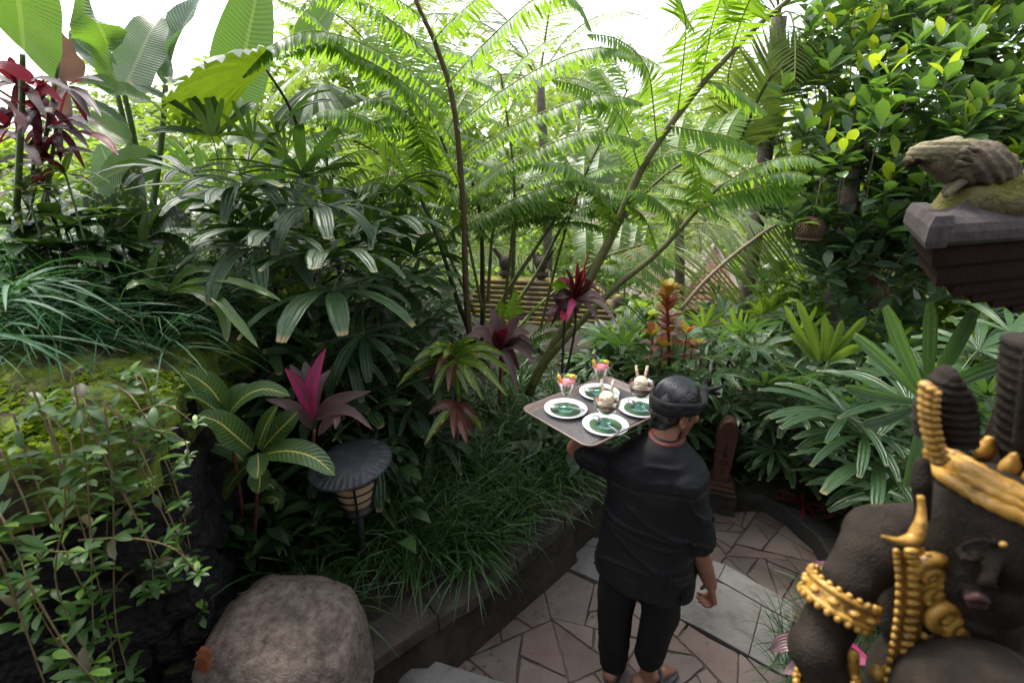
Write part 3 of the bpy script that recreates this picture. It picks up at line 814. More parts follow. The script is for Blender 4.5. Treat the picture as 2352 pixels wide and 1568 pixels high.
# ---- high mossy terrace wall on the left
TER = [(-1.62, 4.6), (-1.47, 2.75), (-1.44, 2.1), (-1.27, 1.42), (-1.62, 1.18), (-2.4, 0.9), (-3.4, 0.75)]
terrace = thing('terrace_wall', (-1.5, 1.8, 0), 'tall black lava stone terrace wall under the mossy ledge', 'wall')
TOPZ = 1.70
ter_in = offs(TER[::-1], 0.0)[::-1]
mb = MB()
for k in range(len(TER) - 1):
    a, b = TER[k], TER[k + 1]
    mb.add([(a[0], a[1], -0.2), (b[0], b[1], -0.2), (b[0], b[1], TOPZ - .05), (a[0], a[1], TOPZ - .05)], [(0, 1, 2, 3)])
part('wall_core', mb, M_LAVA, terrace)
for k in range(1, len(TER) - 2):
    a, b = TER[k], TER[k + 1]
    L = math.hypot(b[0] - a[0], b[1] - a[1]); nrm = V(((b[1] - a[1]) / L, -(b[0] - a[0]) / L, 0))
    if nrm.dot(V((0.5, -0.8, 0))) < 0 and nrm.x < 0: nrm = -nrm
    z = 0.25
    while z < TOPZ - 0.20:
        x = rng.uniform(0, 0.08)
        while x < L:
            r = rng.uniform(0.07, 0.12)
            p = lerp2(a, b, x / L)
            put_stone(terrace, (p[0], p[1], z + rng.uniform(-.025, .025)), r, nrm)
            x += r * 2.0
        z += 0.155
# the ledge itself: soil and moss, lip rolled over
led = MB()
NX = 60
rows = []
inner = [(-1.62, 4.6), (-1.47, 2.75), (-1.44, 2.1), (-1.27, 1.42), (-1.62, 1.18), (-2.4, 0.9), (-3.4, 0.75)]
cen = (-3.6, 3.4)
lipv = []
NR = 26
for j in range(NR):
    row = []
    for i in range(NX):
        t = i / (NX - 1)
        p = along(inner, t)
        L = math.hypot(cen[0] - p[0], cen[1] - p[1])
        if j < 4:
            ang = j / 3 * 1.45
            e = 0.10 * math.cos(ang) - 0.01
            zz = TOPZ - 0.13 + 0.13 * math.sin(ang)
            if j == 0: zz -= 0.14
            f = -e / L
        else:
            f = (j - 3) / (NR - 4) * 0.95; zz = TOPZ + min(0.35, f * L * 0.18)
        x, y = p[0] + (cen[0] - p[0]) * f, p[1] + (cen[1] - p[1]) * f
        nz = noise.noise(V((x * 6, y * 6, 1.5))) * 0.035 + noise.noise(V((x * 17, y * 17, 1.5))) * 0.014
        row.append((x + nz * 0.8 * (j < 4), y - nz * 0.8 * (j < 4), zz + nz))
    rows += row
led.add(rows, [(j * NX + i, j * NX + i + 1, (j + 1) * NX + i + 1, (j + 1) * NX + i) for j in range(NR - 1) for i in range(NX - 1)])
ledge = tag(part('terrace_ledge', led, M_LEDGE), 'mossy earth ledge on top of the lava stone wall', kind='structure')
# moss fronds growing along the lip
mo = MB()
for k in range(8000):
    t = rng.uniform(0.26, 0.86); p = along(inner, t)
    L = math.hypot(cen[0] - p[0], cen[1] - p[1])
    f = rng.uniform(-0.10, 0.42) * rng.random() ** 0.6 / L
    x, y = p[0] + (cen[0] - p[0]) * f, p[1] + (cen[1] - p[1]) * f
    if noise.noise(V((x * 6, y * 6, 9))) < -0.12 + (f * L) * 0.7: continue
    z = TOPZ + (min(0.35, max(0, f * L) * 0.18) if f > 0 else f * L * 2.2 * rng.random()) + noise.noise(V((x * 6, y * 6, 1.5))) * 0.035
    d = V((rng.uniform(-1, 1), rng.uniform(-1, 1), rng.uniform(0.2, 1.2))).normalized()
    s = rng.uniform(0.016, 0.042)
    _, sd, nn = frame_from(d, V((0.1, 0.2, 1)))
    q = V((x, y, z - 0.004)); w = s * 0.32
    mo.add([q, q + d * s * 0.5 + sd * w, q + d * s + V((0, 0, -s * 0.25)), q + d * s * 0.5 - sd * w], [(0, 1, 2, 3)], [(0.5, 0), (1, .5), (.5, .9), (0, .5)], rng.random())
tag(part('moss', mo, M_MOSSTUFT, smooth=False), 'bright green moss creeping over the lip of the ledge', kind='stuff')

# ---- added, unseen wall and eaves behind the camera, put in to shade camera-facing surfaces
shade_w = thing('shade_wall', (0, -1.6, 0), 'unseen added brick wall with deep eaves, shading everything that faces the camera', 'building')
mb = MB(); box(mb, (0.4, -1.7, -.3), 7.0, .5, 3.9, 0); part('wall', mb, M_BRICK, shade_w, smooth=False)
mb = MB(); mb.add([(-3.5, -2.6, 4.9), (4.3, -2.6, 4.9), (4.3, -.75, 3.7), (-3.5, -.75, 3.7), (-3.5, -2.6, 4.8), (4.3, -2.6, 4.8), (4.3, -.75, 3.6), (-3.5, -.75, 3.6)], [(0, 1, 2, 3), (4, 7, 6, 5), (3, 2, 6, 7), (0, 3, 7, 4), (1, 5, 6, 2)]); part('roof', mb, M_TERRA, shade_w, smooth=False)  # added eaves slab out of view, blocks sky light from behind the camera

# ---- boulder
bm_ = MB()
vs, fs = ico(5)
RC = W(672, 1512, 1.46)
out = []
for p in vs:
    q = V((math.copysign(abs(p.x) ** 0.66, p.x), math.copysign(abs(p.y) ** 0.7, p.y), math.copysign(abs(p.z) ** 0.6, p.z)))
    q *= 0.93 + 0.07 * noise.noise(p * 1.1 + V((3, 1, 2)))
    if q.z < .15: q.x += (.15 - q.z) * .30 * (1 - (q.x + 1) * .38)          # undercut on the left
    q.z += -.05 * q.x - .10 * max(0, q.x - .5) - .10 * max(0, -q.x - .55)
    q += p * (.045 * noise.noise(p * 2.6 + V((5, 2, 8))) + .022 * noise.noise(p * 6.5) + .010 * noise.noise(p * 15) + .005 * noise.noise(p * 34))
    cr = noise.noise(p * 1.7 + V((9, 4, 1)))
    if abs(cr) < .03: q -= p * .018 * (1 - abs(cr) / .03)
    out.append(RC + V((q.x * 0.318, q.y * 0.30, q.z * 0.305)))
bm_.add(out, fs)
tag(part('boulder', bm_, M_ROCK), 'large rounded brown grey boulder at the end of the low wall', 'boulder')

def ellip(t): return max(0.03, (max(0.0, 1 - (2 * t - 1) ** 2)) ** 0.6 * (1 - 0.12 * t))
# ---- leaf litter at the foot of the wall and in the joints
mb = MB()
for k in range(150):
    if k < 90:
        t_ = rng.uniform(.15, .8); p = along(offs(COPE, rng.uniform(-.22, .02)), t_); x, y, z = p[0], p[1], .006
    else:
        x, y, z = rng.uniform(-.5, 1.3), rng.uniform(1.3, 2.5), .006
        if not inside((x, y), PATH): continue
    s = rng.uniform(.006, .024); az = rng.uniform(0, 6.28)
    section_strip(mb, droop_path((x, y, z), V((math.cos(az), math.sin(az), .25)), s, 3, .6), V((0, 0, 1)), lambda q: s * .45 * ellip(q), .3, 0, rnd=rng.random())
tag(part('leaf_litter', mb, M_VINE_B), 'scraps of dry leaf littering the paving along the low wall', kind='stuff')
# ================================================================ PLANTS: shapes
def lance(t): return max(0.03, math.sin(math.pi * min(1, max(0, t)) ** 0.75)) ** 0.85
def strap(t): return max(0.04, min(1, 0.35 + t * 2.2) * min(1, (1 - t) * 4.5) ** 0.7)
def ellip(t): return max(0.03, (max(0.0, 1 - (2 * t - 1) ** 2)) ** 0.6 * (1 - 0.12 * t))
def broad(t): return max(0.03, (max(0.0, math.sin(math.pi * t ** 0.8))) ** 0.6)
def obov(t): return max(0.03, math.sin(math.pi * t ** 1.35) ** 0.75)
def grassy(t): return max(0.05, min(1, 0.5 + 2 * t) * (1 - t) ** 0.45)
def fanseg(t): return max(0.1, min(1, 0.25 + t * 1.6) * (1 if t < 0.8 else 1 - (t - 0.8) * 2.6))

def fan_leaf(n, L, w, pet, droop, amax, mats, lift=0.25):
    """palm-fan leaf: petiole along +X from the origin, n ribbed segments spreading from the hub"""
    mb = MB()
    tube(mb, [V((pet * k / 5, 0, 0.10 * pet * math.sin(k / 5 * 2.6))) for k in range(6)], 0.0042, 0.003, 5, mi=1)
    hub = V((pet, 0, 0.10 * pet * math.sin(2.6)))
    for i in range(n):
        a = -amax + 2 * amax * i / (n - 1) + rng.uniform(-.08, .08)
        l = L * (1 - 0.22 * (abs(a) / 2.6) ** 2) * rng.uniform(0.86, 1.08)
        d = V((math.cos(a), math.sin(a), lift + rng.uniform(-.12, .12)))
        pts = [hub + V((math.cos(a), math.sin(a), 0)) * 0.004]
        dd = d.normalized()
        m = 6
        dr = droop * rng.uniform(0.7, 1.3)
        for k in range(m):
            pts.append(pts[-1] + dd * (l / m))
            dd = (dd + V((0, 0, -1)) * (dr / m) * (0.5 + 1.2 * k / m)).normalized()
        ww = w * rng.uniform(0.8, 1.15) * (1.25 if abs(a) < 0.7 else 0.9)
        section_strip(mb, pts, V((0, 0, 1)), lambda t: ww * fanseg(t), 0.28, 0, rnd=rng.uniform(0, 0.25))
    return mb.mesh('fan_leaf', mats)
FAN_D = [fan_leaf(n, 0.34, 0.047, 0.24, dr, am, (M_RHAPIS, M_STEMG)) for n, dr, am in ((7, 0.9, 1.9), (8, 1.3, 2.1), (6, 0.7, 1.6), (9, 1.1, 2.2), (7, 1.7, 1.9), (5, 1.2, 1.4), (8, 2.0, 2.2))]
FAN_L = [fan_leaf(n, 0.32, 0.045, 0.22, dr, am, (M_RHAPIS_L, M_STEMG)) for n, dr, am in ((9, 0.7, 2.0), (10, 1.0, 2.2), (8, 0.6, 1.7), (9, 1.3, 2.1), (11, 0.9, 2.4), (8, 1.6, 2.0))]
FAN_BIG = [fan_leaf(n, 0.44, 0.058, 0.3, dr, am, (M_RHAPIS_L, M_STEMG)) for n, dr, am in ((11, 0.85, 2.3), (10, 1.15, 2.2), (12, 1.0, 2.5))]
FAN_Y = [fan_leaf(n, 0.26, 0.034, 0.14, 0.25, am, (M_RHAPIS_Y, M_STEMG), 0.7) for n, am in ((5, 1.1), (6, 1.4), (7, 1.6))]

def leaf_mat4(P, az, el, roll=0.0, s=1.0):
    return Matrix.Translation(V(P)) @ Matrix.Rotation(az, 4, 'Z') @ Matrix.Rotation(-el, 4, 'Y') @ Matrix.Rotation(roll, 4, 'X') @ Matrix.Diagonal((s, s, s, 1))
def hub_mat4(H, az, el, roll, s, pet):
    M = leaf_mat4((0, 0, 0), az, el, roll, s)
    return Matrix.Translation(V(H) - (M @ V((pet, 0, 0.05 * pet)))) @ M
def fan_palm(name, label, canes, leaves, young, hubs=(), group=None, nl=8, cat='palm', hub_set=None, lean=0.12):
    b = canes[0]
    t = thing(name, (b[0], b[1], bed_z(b[0], b[1])), label, cat, group)
    for (x, y, top) in canes:
        z0 = bed_z(x, y) - 0.05
        tx, ty = x + rng.uniform(-lean, lean), y - rng.uniform(0, lean)
        mb = MB()
        pts = smooth_path([V((x, y, z0)), V(((x + tx) / 2 + rng.uniform(-.02, .02), (y + ty) / 2, (z0 + top) / 2)), V((tx, ty, top))], 8)
        tube(mb, pts, 0.013, 0.009, 6)
        part('cane', mb, M_CANE, t)
        a0 = rng.uniform(0, 6.28)
        for k in range(nl):
            f = k / max(1, nl - 1)
            h = top - (1 - f) ** 1.0 * min(0.75, (top - z0) * 0.6)
            tt = (h - z0) / (top - z0)
            P = pts[min(8, int(tt * 8))].lerp(pts[min(8, int(tt * 8) + 1)], tt * 8 - int(tt * 8))
            az = a0 + k * 2.4 + rng.uniform(-.4, .4)
            el = -0.25 + 1.15 * f ** 1.6 + rng.uniform(-.2, .2)
            if f > 0.93 and rng.random() < 0.6: link('fan_leaf', rng.choice(young), t, leaf_mat4(P, az, 1.15, 0, rng.uniform(.8, 1.1)))
            else: link('fan_leaf', rng.choice(leaves), t, leaf_mat4(P, az, el, rng.uniform(-.3, .3), rng.uniform(.8, 1.15)))
    for h in hubs:
        u, v, D, az, el, s = h[:6]
        ms = hub_set or leaves
        me = ms[h[6] % len(ms)] if len(h) > 6 else rng.choice(ms)
        pet = {True: 0.3, False: 0.24}[me in FAN_BIG]
        link('fan_leaf', me, t, hub_mat4(W(u, v, D), az, el, 0, s, pet))
    return t

def pinna(mb, pts, n, Lm, wl, hang=0.5, fwd=0.35, rr=0.004, seg=2, env=None, nh=None, sides=(1, -1), both=1.0):
    """a fern pinna / palm frond: rachis (slot 1) with two rows of leaflets (slot 0)"""
    P = smooth_path(pts, max(10, n // 3))
    tube(mb, P, rr, rr * 0.45, 5, mi=1)
    F = smooth_path(pts, n)
    for i in range(1, n + 1):
        t = i / n
        e = env(t) if env else min(1, 0.35 + t * 3.2) * min(1, (1.02 - t) * 2.6) ** 0.75
        d = (F[min(i + 1, n)] - F[i - 1]).normalized()
        s = d.cross(nh or V((0, 0, 1)))
        if s.length < 0.15: s = d.cross(V((0, -1, 0.2)))
        s.normalize()
        for sg in sides:
            l = Lm * e * rng.uniform(0.85, 1.12)
            if l < 0.01: continue
            dd = (s * sg + d * (fwd + rng.uniform(-.08, .08)) + V((0, 0, -1)) * hang * rng.uniform(0.6, 1.4)).normalized()
            pp = [F[i]]
            for k in range(seg):
                pp.append(pp[-1] + dd * (l / seg))
                dd = (dd + V((0, 0, -1)) * (0.35 + hang * 0.4) / seg + d * 0.12).normalized()
            nn = d.cross(dd)
            w = wl * (0.7 + 0.3 * e)
            section_strip(mb, pp, nn if nn.length > .1 else V((0, 0, 1)), (lambda q: w * (0.85 if q < .3 else (1.0 if q < 0.75 else 0.2))) if seg == 2 else (lambda q: w * lance(min(0.97, 0.12 + q * 0.9))), 0.15, rnd=rng.uniform(0, 0.45), cols=3 if seg > 2 else 2)
        if sides == (1, -1) and both < 1 and rng.random() > both: continue
def pxpath(pts, d0, d1):
    n = len(pts)
    return [W(u, v, d0 + (d1 - d0) * i / (n - 1)) for i, (u, v) in enumerate(pts)]

# ---------------------------------------------------------------- giant ferns in the middle
def fern(label, base, fronds):
    t = thing('giant_fern', base, label, 'fern', 'giant ferns in the middle of the bed')
    for fr in fronds:
        mb = MB()
        S = smooth_path(pxpath(fr['stalk'], fr['d'][0], fr['d'][1]), 22)
        tube(mb, S, fr['r'][0], fr['r'][1], 8)
        st = part('frond_stalk', mb, fr['mat'], t)
        for p in fr.get('pinnae', []):
            pts, d0, d1 = p[0], p[1], p[2]
            o = p[3] if len(p) > 3 else {}
            path_ = pxpath(pts, d0, d1)
            L = sum((path_[i + 1] - path_[i]).length for i in range(len(path_) - 1))
            mb = MB()
            pinna(mb, path_, max(10, int(L / o.get('gap', 0.0185))), o.get('L', 0.125), o.get('w', 0.0195), o.get('hang', 0.7), o.get('fwd', 0.3), 0.0045, 3, nh=o.get('nh'))
            part('pinna', mb, (o.get('m', M_FERN), M_RACHIS_G), st)
        a = fr.get('auto')
        if a:
            n, L, t0, mm = a['n'], a['L'], a['t0'], a.get('m', M_FERN)
            for k in range(n):
                tt = t0 + (1 - t0) * k / (n - 1)
                x = tt * 22; i = min(21, int(x)); P = S[i].lerp(S[i + 1], x - i)
                d = (S[i + 1] - S[max(0, i - 1)]).normalized()
                s = d.cross(a.get('nh', V((0, -0.6, 0.8)))).normalized()
                sg = 1 if k % 2 else -1
                dd = (s * sg * 1.0 + d * a.get('f', 0.7) + V((0, 0, a.get('up', 0.2)))).normalized()
                l = L * (1 - 0.45 * (k / n)) * rng.uniform(0.85, 1.1)
                pts = droop_path(P, dd, l, 8, a.get('droop', 0.9))
                mb = MB()
                pinna(mb, pts, max(10, int(l / 0.021)), 0.115, 0.019, a.get('hang', 0.5), 0.3, 0.004, 2)
                part('pinna', mb, (mm, M_RACHIS_G), st)
    return t
UPV = V((0, -0.75, 0.66))
f1 = dict(stalk=[(1082, 800), (1072, 700), (1068, 600), (1066, 500), (1058, 400), (1050, 300), (1040, 235), (1028, 180), (1010, 130), (994, 85), (972, 40), (955, 0), (935, -60)], d=(2.95, 2.75), r=(0.021, 0.010), mat=M_STALK_B, pinnae=[
    ([(996, 91), (1040, 45), (1091, 0), (1150, -60)], 2.8, 2.5, dict(L=.11)),
    ([(1029, 194), (1075, 140), (1118, 95), (1170, 45), (1224, 0), (1280, -22), (1330, 10), (1357, 70)], 2.8, 2.6, dict(L=.12)),
    ([(1050, 289), (1130, 225), (1230, 161), (1329, 117), (1405, 112), (1475, 140)], 2.85, 2.6),
    ([(1061, 371), (1125, 323), (1195, 280), (1300, 238), (1370, 219), (1440, 225), (1475, 238)], 2.85, 2.7),
    ([(1070, 445), (1115, 410), (1160, 378), (1265, 329), (1353, 304), (1440, 315), (1470, 330)], 2.9, 2.75),
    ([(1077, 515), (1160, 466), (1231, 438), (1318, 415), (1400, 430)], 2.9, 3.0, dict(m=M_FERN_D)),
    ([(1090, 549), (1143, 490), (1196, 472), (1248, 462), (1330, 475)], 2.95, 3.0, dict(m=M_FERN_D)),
    ([(966, 38), (915, 0), (860, -30), (790, -10)], 2.75, 2.4, dict(L=.11)),
    ([(1003, 140), (950, 90), (915, 60), (831, 0), (790, -20), (730, -15), (690, 20)], 2.8, 2.4, dict(L=.115)),
    ([(1031, 241), (950, 168), (863, 115), (775, 80), (705, 72), (640, 95), (600, 130), (560, 175)], 2.8, 2.3, dict(L=.115)),
    ([(1045, 331), (985, 245), (915, 182), (845, 140), (758, 101), (690, 108), (640, 132)], 2.85, 2.5),
    ([(1055, 420), (1020, 350), (950, 228), (880, 160), (800, 120), (720, 40), (640, 0)], 2.85, 2.5, dict(L=.09)),
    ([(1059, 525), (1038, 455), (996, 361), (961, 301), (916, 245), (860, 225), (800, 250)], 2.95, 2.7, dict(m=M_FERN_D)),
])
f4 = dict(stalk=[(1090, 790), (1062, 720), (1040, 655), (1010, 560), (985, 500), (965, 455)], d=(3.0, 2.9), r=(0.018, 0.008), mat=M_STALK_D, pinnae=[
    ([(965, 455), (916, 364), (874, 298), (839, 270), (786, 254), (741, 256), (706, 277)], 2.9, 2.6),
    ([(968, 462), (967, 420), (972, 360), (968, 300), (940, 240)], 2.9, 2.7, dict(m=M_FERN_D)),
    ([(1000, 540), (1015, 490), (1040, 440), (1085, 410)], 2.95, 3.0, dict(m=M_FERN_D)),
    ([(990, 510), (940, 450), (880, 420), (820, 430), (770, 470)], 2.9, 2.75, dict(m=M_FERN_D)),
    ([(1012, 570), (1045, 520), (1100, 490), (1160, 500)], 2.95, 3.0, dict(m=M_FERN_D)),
])
f2 = dict(stalk=[(1215, 905), (1240, 850), (1330, 690), (1420, 510), (1471, 390), (1551, 270), (1618, 185), (1661, 140), (1731, 67), (1811, 0), (1900, -80)], d=(3.05, 2.9), r=(0.034, 0.010), mat=M_STALK_G, pinnae=[
    ([(1468, 385), (1441, 300), (1411, 250), (1350, 205), (1270, 185)], 2.95, 2.7, dict(L=.13, gap=.0175, nh=UPV, hang=.35)),
    ([(1508, 322), (1498, 220), (1488, 162), (1461, 122), (1411, 87), (1350, 80)], 2.95, 2.6, dict(L=.14, gap=.0175, nh=UPV, hang=.3)),
    ([(1557, 257), (1566, 175), (1575, 75), (1571, 30), (1556, -15), (1520, -60)], 2.95, 2.5, dict(L=.15, gap=.0175, nh=UPV, hang=.3)),
    ([(1611, 185), (1623, 120), (1636, 55), (1656, -5), (1665, -60)], 2.95, 2.6, dict(L=.15, gap=.0175, nh=UPV, hang=.3)),
    ([(1681, 112), (1703, 45), (1723, -5), (1735, -60)], 2.9, 2.6, dict(L=.15, gap=.0175, nh=UPV, hang=.3)),
    ([(1540, 290), (1600, 300), (1650, 308), (1700, 322), (1738, 345)], 2.95, 2.8, dict(L=.11, m=M_FERN, hang=1.2)),
    ([(1620, 185), (1680, 200), (1720, 225), (1760, 260)], 2.95, 2.9, dict(L=.12, gap=.0175)),
    ([(1420, 505), (1370, 430), (1300, 380), (1220, 370), (1150, 400)], 3.0, 2.9, dict(L=.11, m=M_FERN_D)),
    ([(1475, 385), (1540, 350), (1590, 350), (1640, 380)], 3.0, 2.9, dict(L=.11)),
    ([(1400, 550), (1395, 480), (1370, 440), (1330, 420)], 3.0, 2.9, dict(L=.10, m=M_FERN_D)),
])
f3 = dict(stalk=[(1220, 885), (1262, 820), (1400, 672), (1500, 590), (1562, 527), (1603, 480), (1655, 427)], d=(3.0, 2.85), r=(0.026, 0.009), mat=M_STALK_G, pinnae=[
    ([(1655, 427), (1708, 395), (1778, 367), (1848, 360), (1890, 378)], 2.85, 2.6, dict(gap=.0175, L=.1)),
    ([(1650, 430), (1764, 402), (1820, 396), (1860, 405)], 2.85, 2.7, dict(gap=.0175)),
    ([(1625, 455), (1700, 440), (1778, 427), (1850, 432)], 2.85, 2.7, dict(gap=.0175)),
    ([(1600, 482), (1690, 452), (1778, 441), (1850, 456)], 2.85, 2.7, dict(gap=.0175)),
    ([(1562, 527), (1520, 470), (1470, 440), (1410, 440)], 2.9, 2.9, dict(m=M_FERN_D)),
    ([(1510, 582), (1480, 500), (1440, 470)], 2.95, 2.9, dict(m=M_FERN_D, L=.09)),
    ([(1600, 485), (1610, 430), (1600, 380), (1570, 350)], 2.85, 2.8, dict()),
])
fern('tall giant fern with an upright brown stalk and wide arching pinnae', W(1083, 800, 2.95), [f1, f4])
fern('giant fern whose thick olive stalks lean right towards the fruit tree', W(1215, 905, 3.05), [f2, f3])
au2 = dict(n=13, L=0.72, t0=0.42, m=M_FERN, droop=0.8, hang=.4)
au = dict(n=9, L=0.62, t0=0.6, m=M_FERN_D, droop=0.9)
fern('smaller dark stalked giant fern rising behind, in front of the tiered stone roof', W(1140, 780, 3.7), [
    dict(stalk=[(1109, 745), (1108, 640), (1107, 560), (1100, 480), (1080, 400)], d=(3.7, 3.6), r=(0.022, 0.009), mat=M_STALK_D, auto=au),
    dict(stalk=[(1120, 690), (1126, 600), (1131, 540), (1150, 450)], d=(3.75, 3.8), r=(0.017, 0.008), mat=M_STALK_G, auto=au),
    dict(stalk=[(1172, 757), (1178, 620), (1183, 505), (1200, 420)], d=(3.7, 3.9), r=(0.022, 0.009), mat=M_STALK_G, auto=au),
    dict(stalk=[(1106, 781), (1165, 670), (1221, 585), (1256, 533), (1302, 470), (1370, 420)], d=(3.7, 3.8), r=(0.02, 0.008), mat=M_STALK_G, auto=au),
    dict(stalk=[(1186, 697), (1239, 617), (1302, 498), (1350, 430)], d=(3.75, 4.0), r=(0.019, 0.008), mat=M_STALK_G, auto=au),
    dict(stalk=[(1150, 760), (1175, 560), (1180, 400), (1150, 170)], d=(3.6, 3.3), r=(0.013, 0.006), mat=M_STALK_G, auto=au2),
    dict(stalk=[(1240, 760), (1290, 560), (1345, 400), (1440, 210)], d=(3.8, 3.6), r=(0.013, 0.006), mat=M_STALK_G, auto=au2),
    dict(stalk=[(1090, 720), (1000, 520), (920, 390), (770, 300)], d=(3.6, 3.1), r=(0.012, 0.005), mat=M_STALK_G, auto=au2),
    dict(stalk=[(1280, 740), (1420, 520), (1530, 400), (1660, 330)], d=(3.9, 3.6), r=(0.018, 0.007), mat=M_STALK_G, auto=au2),
    dict(stalk=[(1110, 720), (1040, 400), (980, 260), (860, 120)], d=(3.5, 3.2), r=(0.012, 0.005), mat=M_STALK_G, auto=au2),
    dict(stalk=[(1185, 760), (1250, 690), (1370, 600), (1480, 560)], d=(3.75, 4.1), r=(0.016, 0.007), mat=M_STALK_G, auto=au),
])

# ---------------------------------------------------------------- left fan palms
PI = math.pi
D_, Y_ = FAN_D, FAN_Y
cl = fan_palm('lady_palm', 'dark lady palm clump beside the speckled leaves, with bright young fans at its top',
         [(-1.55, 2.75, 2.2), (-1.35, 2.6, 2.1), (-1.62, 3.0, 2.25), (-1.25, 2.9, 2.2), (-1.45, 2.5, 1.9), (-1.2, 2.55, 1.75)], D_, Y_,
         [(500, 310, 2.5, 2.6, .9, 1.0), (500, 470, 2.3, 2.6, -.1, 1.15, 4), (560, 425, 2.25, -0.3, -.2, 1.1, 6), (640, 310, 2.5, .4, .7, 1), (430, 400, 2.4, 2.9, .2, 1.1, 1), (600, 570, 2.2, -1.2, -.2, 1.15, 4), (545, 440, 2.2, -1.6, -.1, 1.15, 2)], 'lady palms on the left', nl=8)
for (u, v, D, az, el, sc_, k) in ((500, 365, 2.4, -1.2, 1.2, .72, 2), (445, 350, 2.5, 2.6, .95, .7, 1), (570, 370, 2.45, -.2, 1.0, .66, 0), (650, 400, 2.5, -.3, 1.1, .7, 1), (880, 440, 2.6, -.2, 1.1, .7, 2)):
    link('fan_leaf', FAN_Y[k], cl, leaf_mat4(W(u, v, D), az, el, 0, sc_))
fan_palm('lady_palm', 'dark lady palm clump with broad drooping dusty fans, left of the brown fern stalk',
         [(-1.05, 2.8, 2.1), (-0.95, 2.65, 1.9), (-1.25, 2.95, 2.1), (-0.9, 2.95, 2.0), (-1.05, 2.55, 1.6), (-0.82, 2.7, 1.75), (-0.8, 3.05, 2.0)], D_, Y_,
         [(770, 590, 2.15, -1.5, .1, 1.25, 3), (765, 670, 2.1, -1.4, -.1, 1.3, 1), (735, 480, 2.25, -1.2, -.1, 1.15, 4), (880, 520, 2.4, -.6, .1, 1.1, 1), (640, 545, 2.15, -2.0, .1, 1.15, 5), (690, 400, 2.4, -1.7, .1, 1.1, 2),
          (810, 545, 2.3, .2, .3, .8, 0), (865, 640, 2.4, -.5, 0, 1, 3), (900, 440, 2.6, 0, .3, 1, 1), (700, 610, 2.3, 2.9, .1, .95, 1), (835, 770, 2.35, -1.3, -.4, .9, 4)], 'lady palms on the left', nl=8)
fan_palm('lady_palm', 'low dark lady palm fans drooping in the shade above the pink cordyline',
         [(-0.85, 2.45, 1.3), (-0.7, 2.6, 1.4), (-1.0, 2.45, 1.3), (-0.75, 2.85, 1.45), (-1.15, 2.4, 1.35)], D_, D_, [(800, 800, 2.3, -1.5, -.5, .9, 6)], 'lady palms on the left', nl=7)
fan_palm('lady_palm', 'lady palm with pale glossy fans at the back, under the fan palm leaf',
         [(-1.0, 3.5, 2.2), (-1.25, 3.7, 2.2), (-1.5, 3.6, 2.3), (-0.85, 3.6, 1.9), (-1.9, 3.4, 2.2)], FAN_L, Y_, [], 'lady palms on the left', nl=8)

# ---------------------------------------------------------------- right fan palms
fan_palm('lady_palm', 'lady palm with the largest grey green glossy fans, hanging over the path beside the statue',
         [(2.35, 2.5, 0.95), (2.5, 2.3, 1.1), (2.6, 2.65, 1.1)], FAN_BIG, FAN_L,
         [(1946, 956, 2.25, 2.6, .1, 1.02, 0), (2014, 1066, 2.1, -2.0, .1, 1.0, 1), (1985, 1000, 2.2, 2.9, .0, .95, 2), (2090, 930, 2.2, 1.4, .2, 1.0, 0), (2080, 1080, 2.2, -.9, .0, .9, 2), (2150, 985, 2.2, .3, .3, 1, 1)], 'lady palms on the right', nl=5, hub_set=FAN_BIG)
fan_palm('lady_palm', 'lady palm clump with mid sized drooping fans behind the red stone marker',
         [(2.1, 3.5, 0.8), (2.25, 3.3, 0.9), (2.3, 3.2, 0.85), (1.75, 3.85, 1.05), (2.2, 3.6, 1.05), (2.5, 3.0, 0.8)], FAN_L, Y_,
         [(1762, 883, 2.95, -1.6, .7, .85, 0), (1725, 800, 3.2, -1.4, .1, .9, 3), (1640, 865, 3.1, -1.5, .1, .9, 1), (1830, 950, 2.8, -1.8, .2, .9, 4)], 'lady palms on the right', nl=8)
fan_palm('lady_palm', 'lady palm clump with bright fresh fans, behind the head of the waiter',
         [(1.15, 3.65, 0.85), (1.35, 3.8, 1.0), (1.5, 3.65, 0.95), (1.05, 4.0, 0.95), (1.6, 3.95, 1.05)], FAN_L, Y_,
         [(1722, 762, 3.5, -1.5, .8, .8, 2), (1580, 830, 3.2, -1.5, .4, .9, 1), (1560, 880, 3.2, 3.0, .1, .85, 1)], 'lady palms on the right', nl=8)
fan_palm('lady_palm', 'pale lady palm at the far end of the bed, left of the orange croton',
         [(1.0, 4.0, 0.65), (1.1, 4.2, 0.75), (1.2, 4.35, 0.75), (0.95, 4.35, 0.6)], FAN_L, Y_, [], 'lady palms on the right', nl=7)
fan_palm('lady_palm', 'lady palm under the fruit tree with fans reaching the dark gate pillar',
         [(3.0, 3.0, 1.25), (3.2, 2.8, 1.35), (2.9, 2.6, 1.15), (3.4, 3.2, 1.4), (2.75, 3.4, 1.1)], FAN_L + FAN_BIG, Y_,
         [(2250, 800, 2.5, .6, .3, 1.1, 1), (2330, 760, 2.6, .2, .3, 1.1, 2)], 'lady palms on the right', nl=7)
fan_palm('lady_palm', 'lady palm in the middle distance below the hanging fruit baskets',
         [(2.2, 4.2, 1.1), (2.5, 4.0, 1.15), (2.0, 4.5, 1.1), (2.8, 4.3, 1.2), (1.8, 4.3, 1.0)], FAN_L, Y_, [], 'lady palms on the right', nl=7)

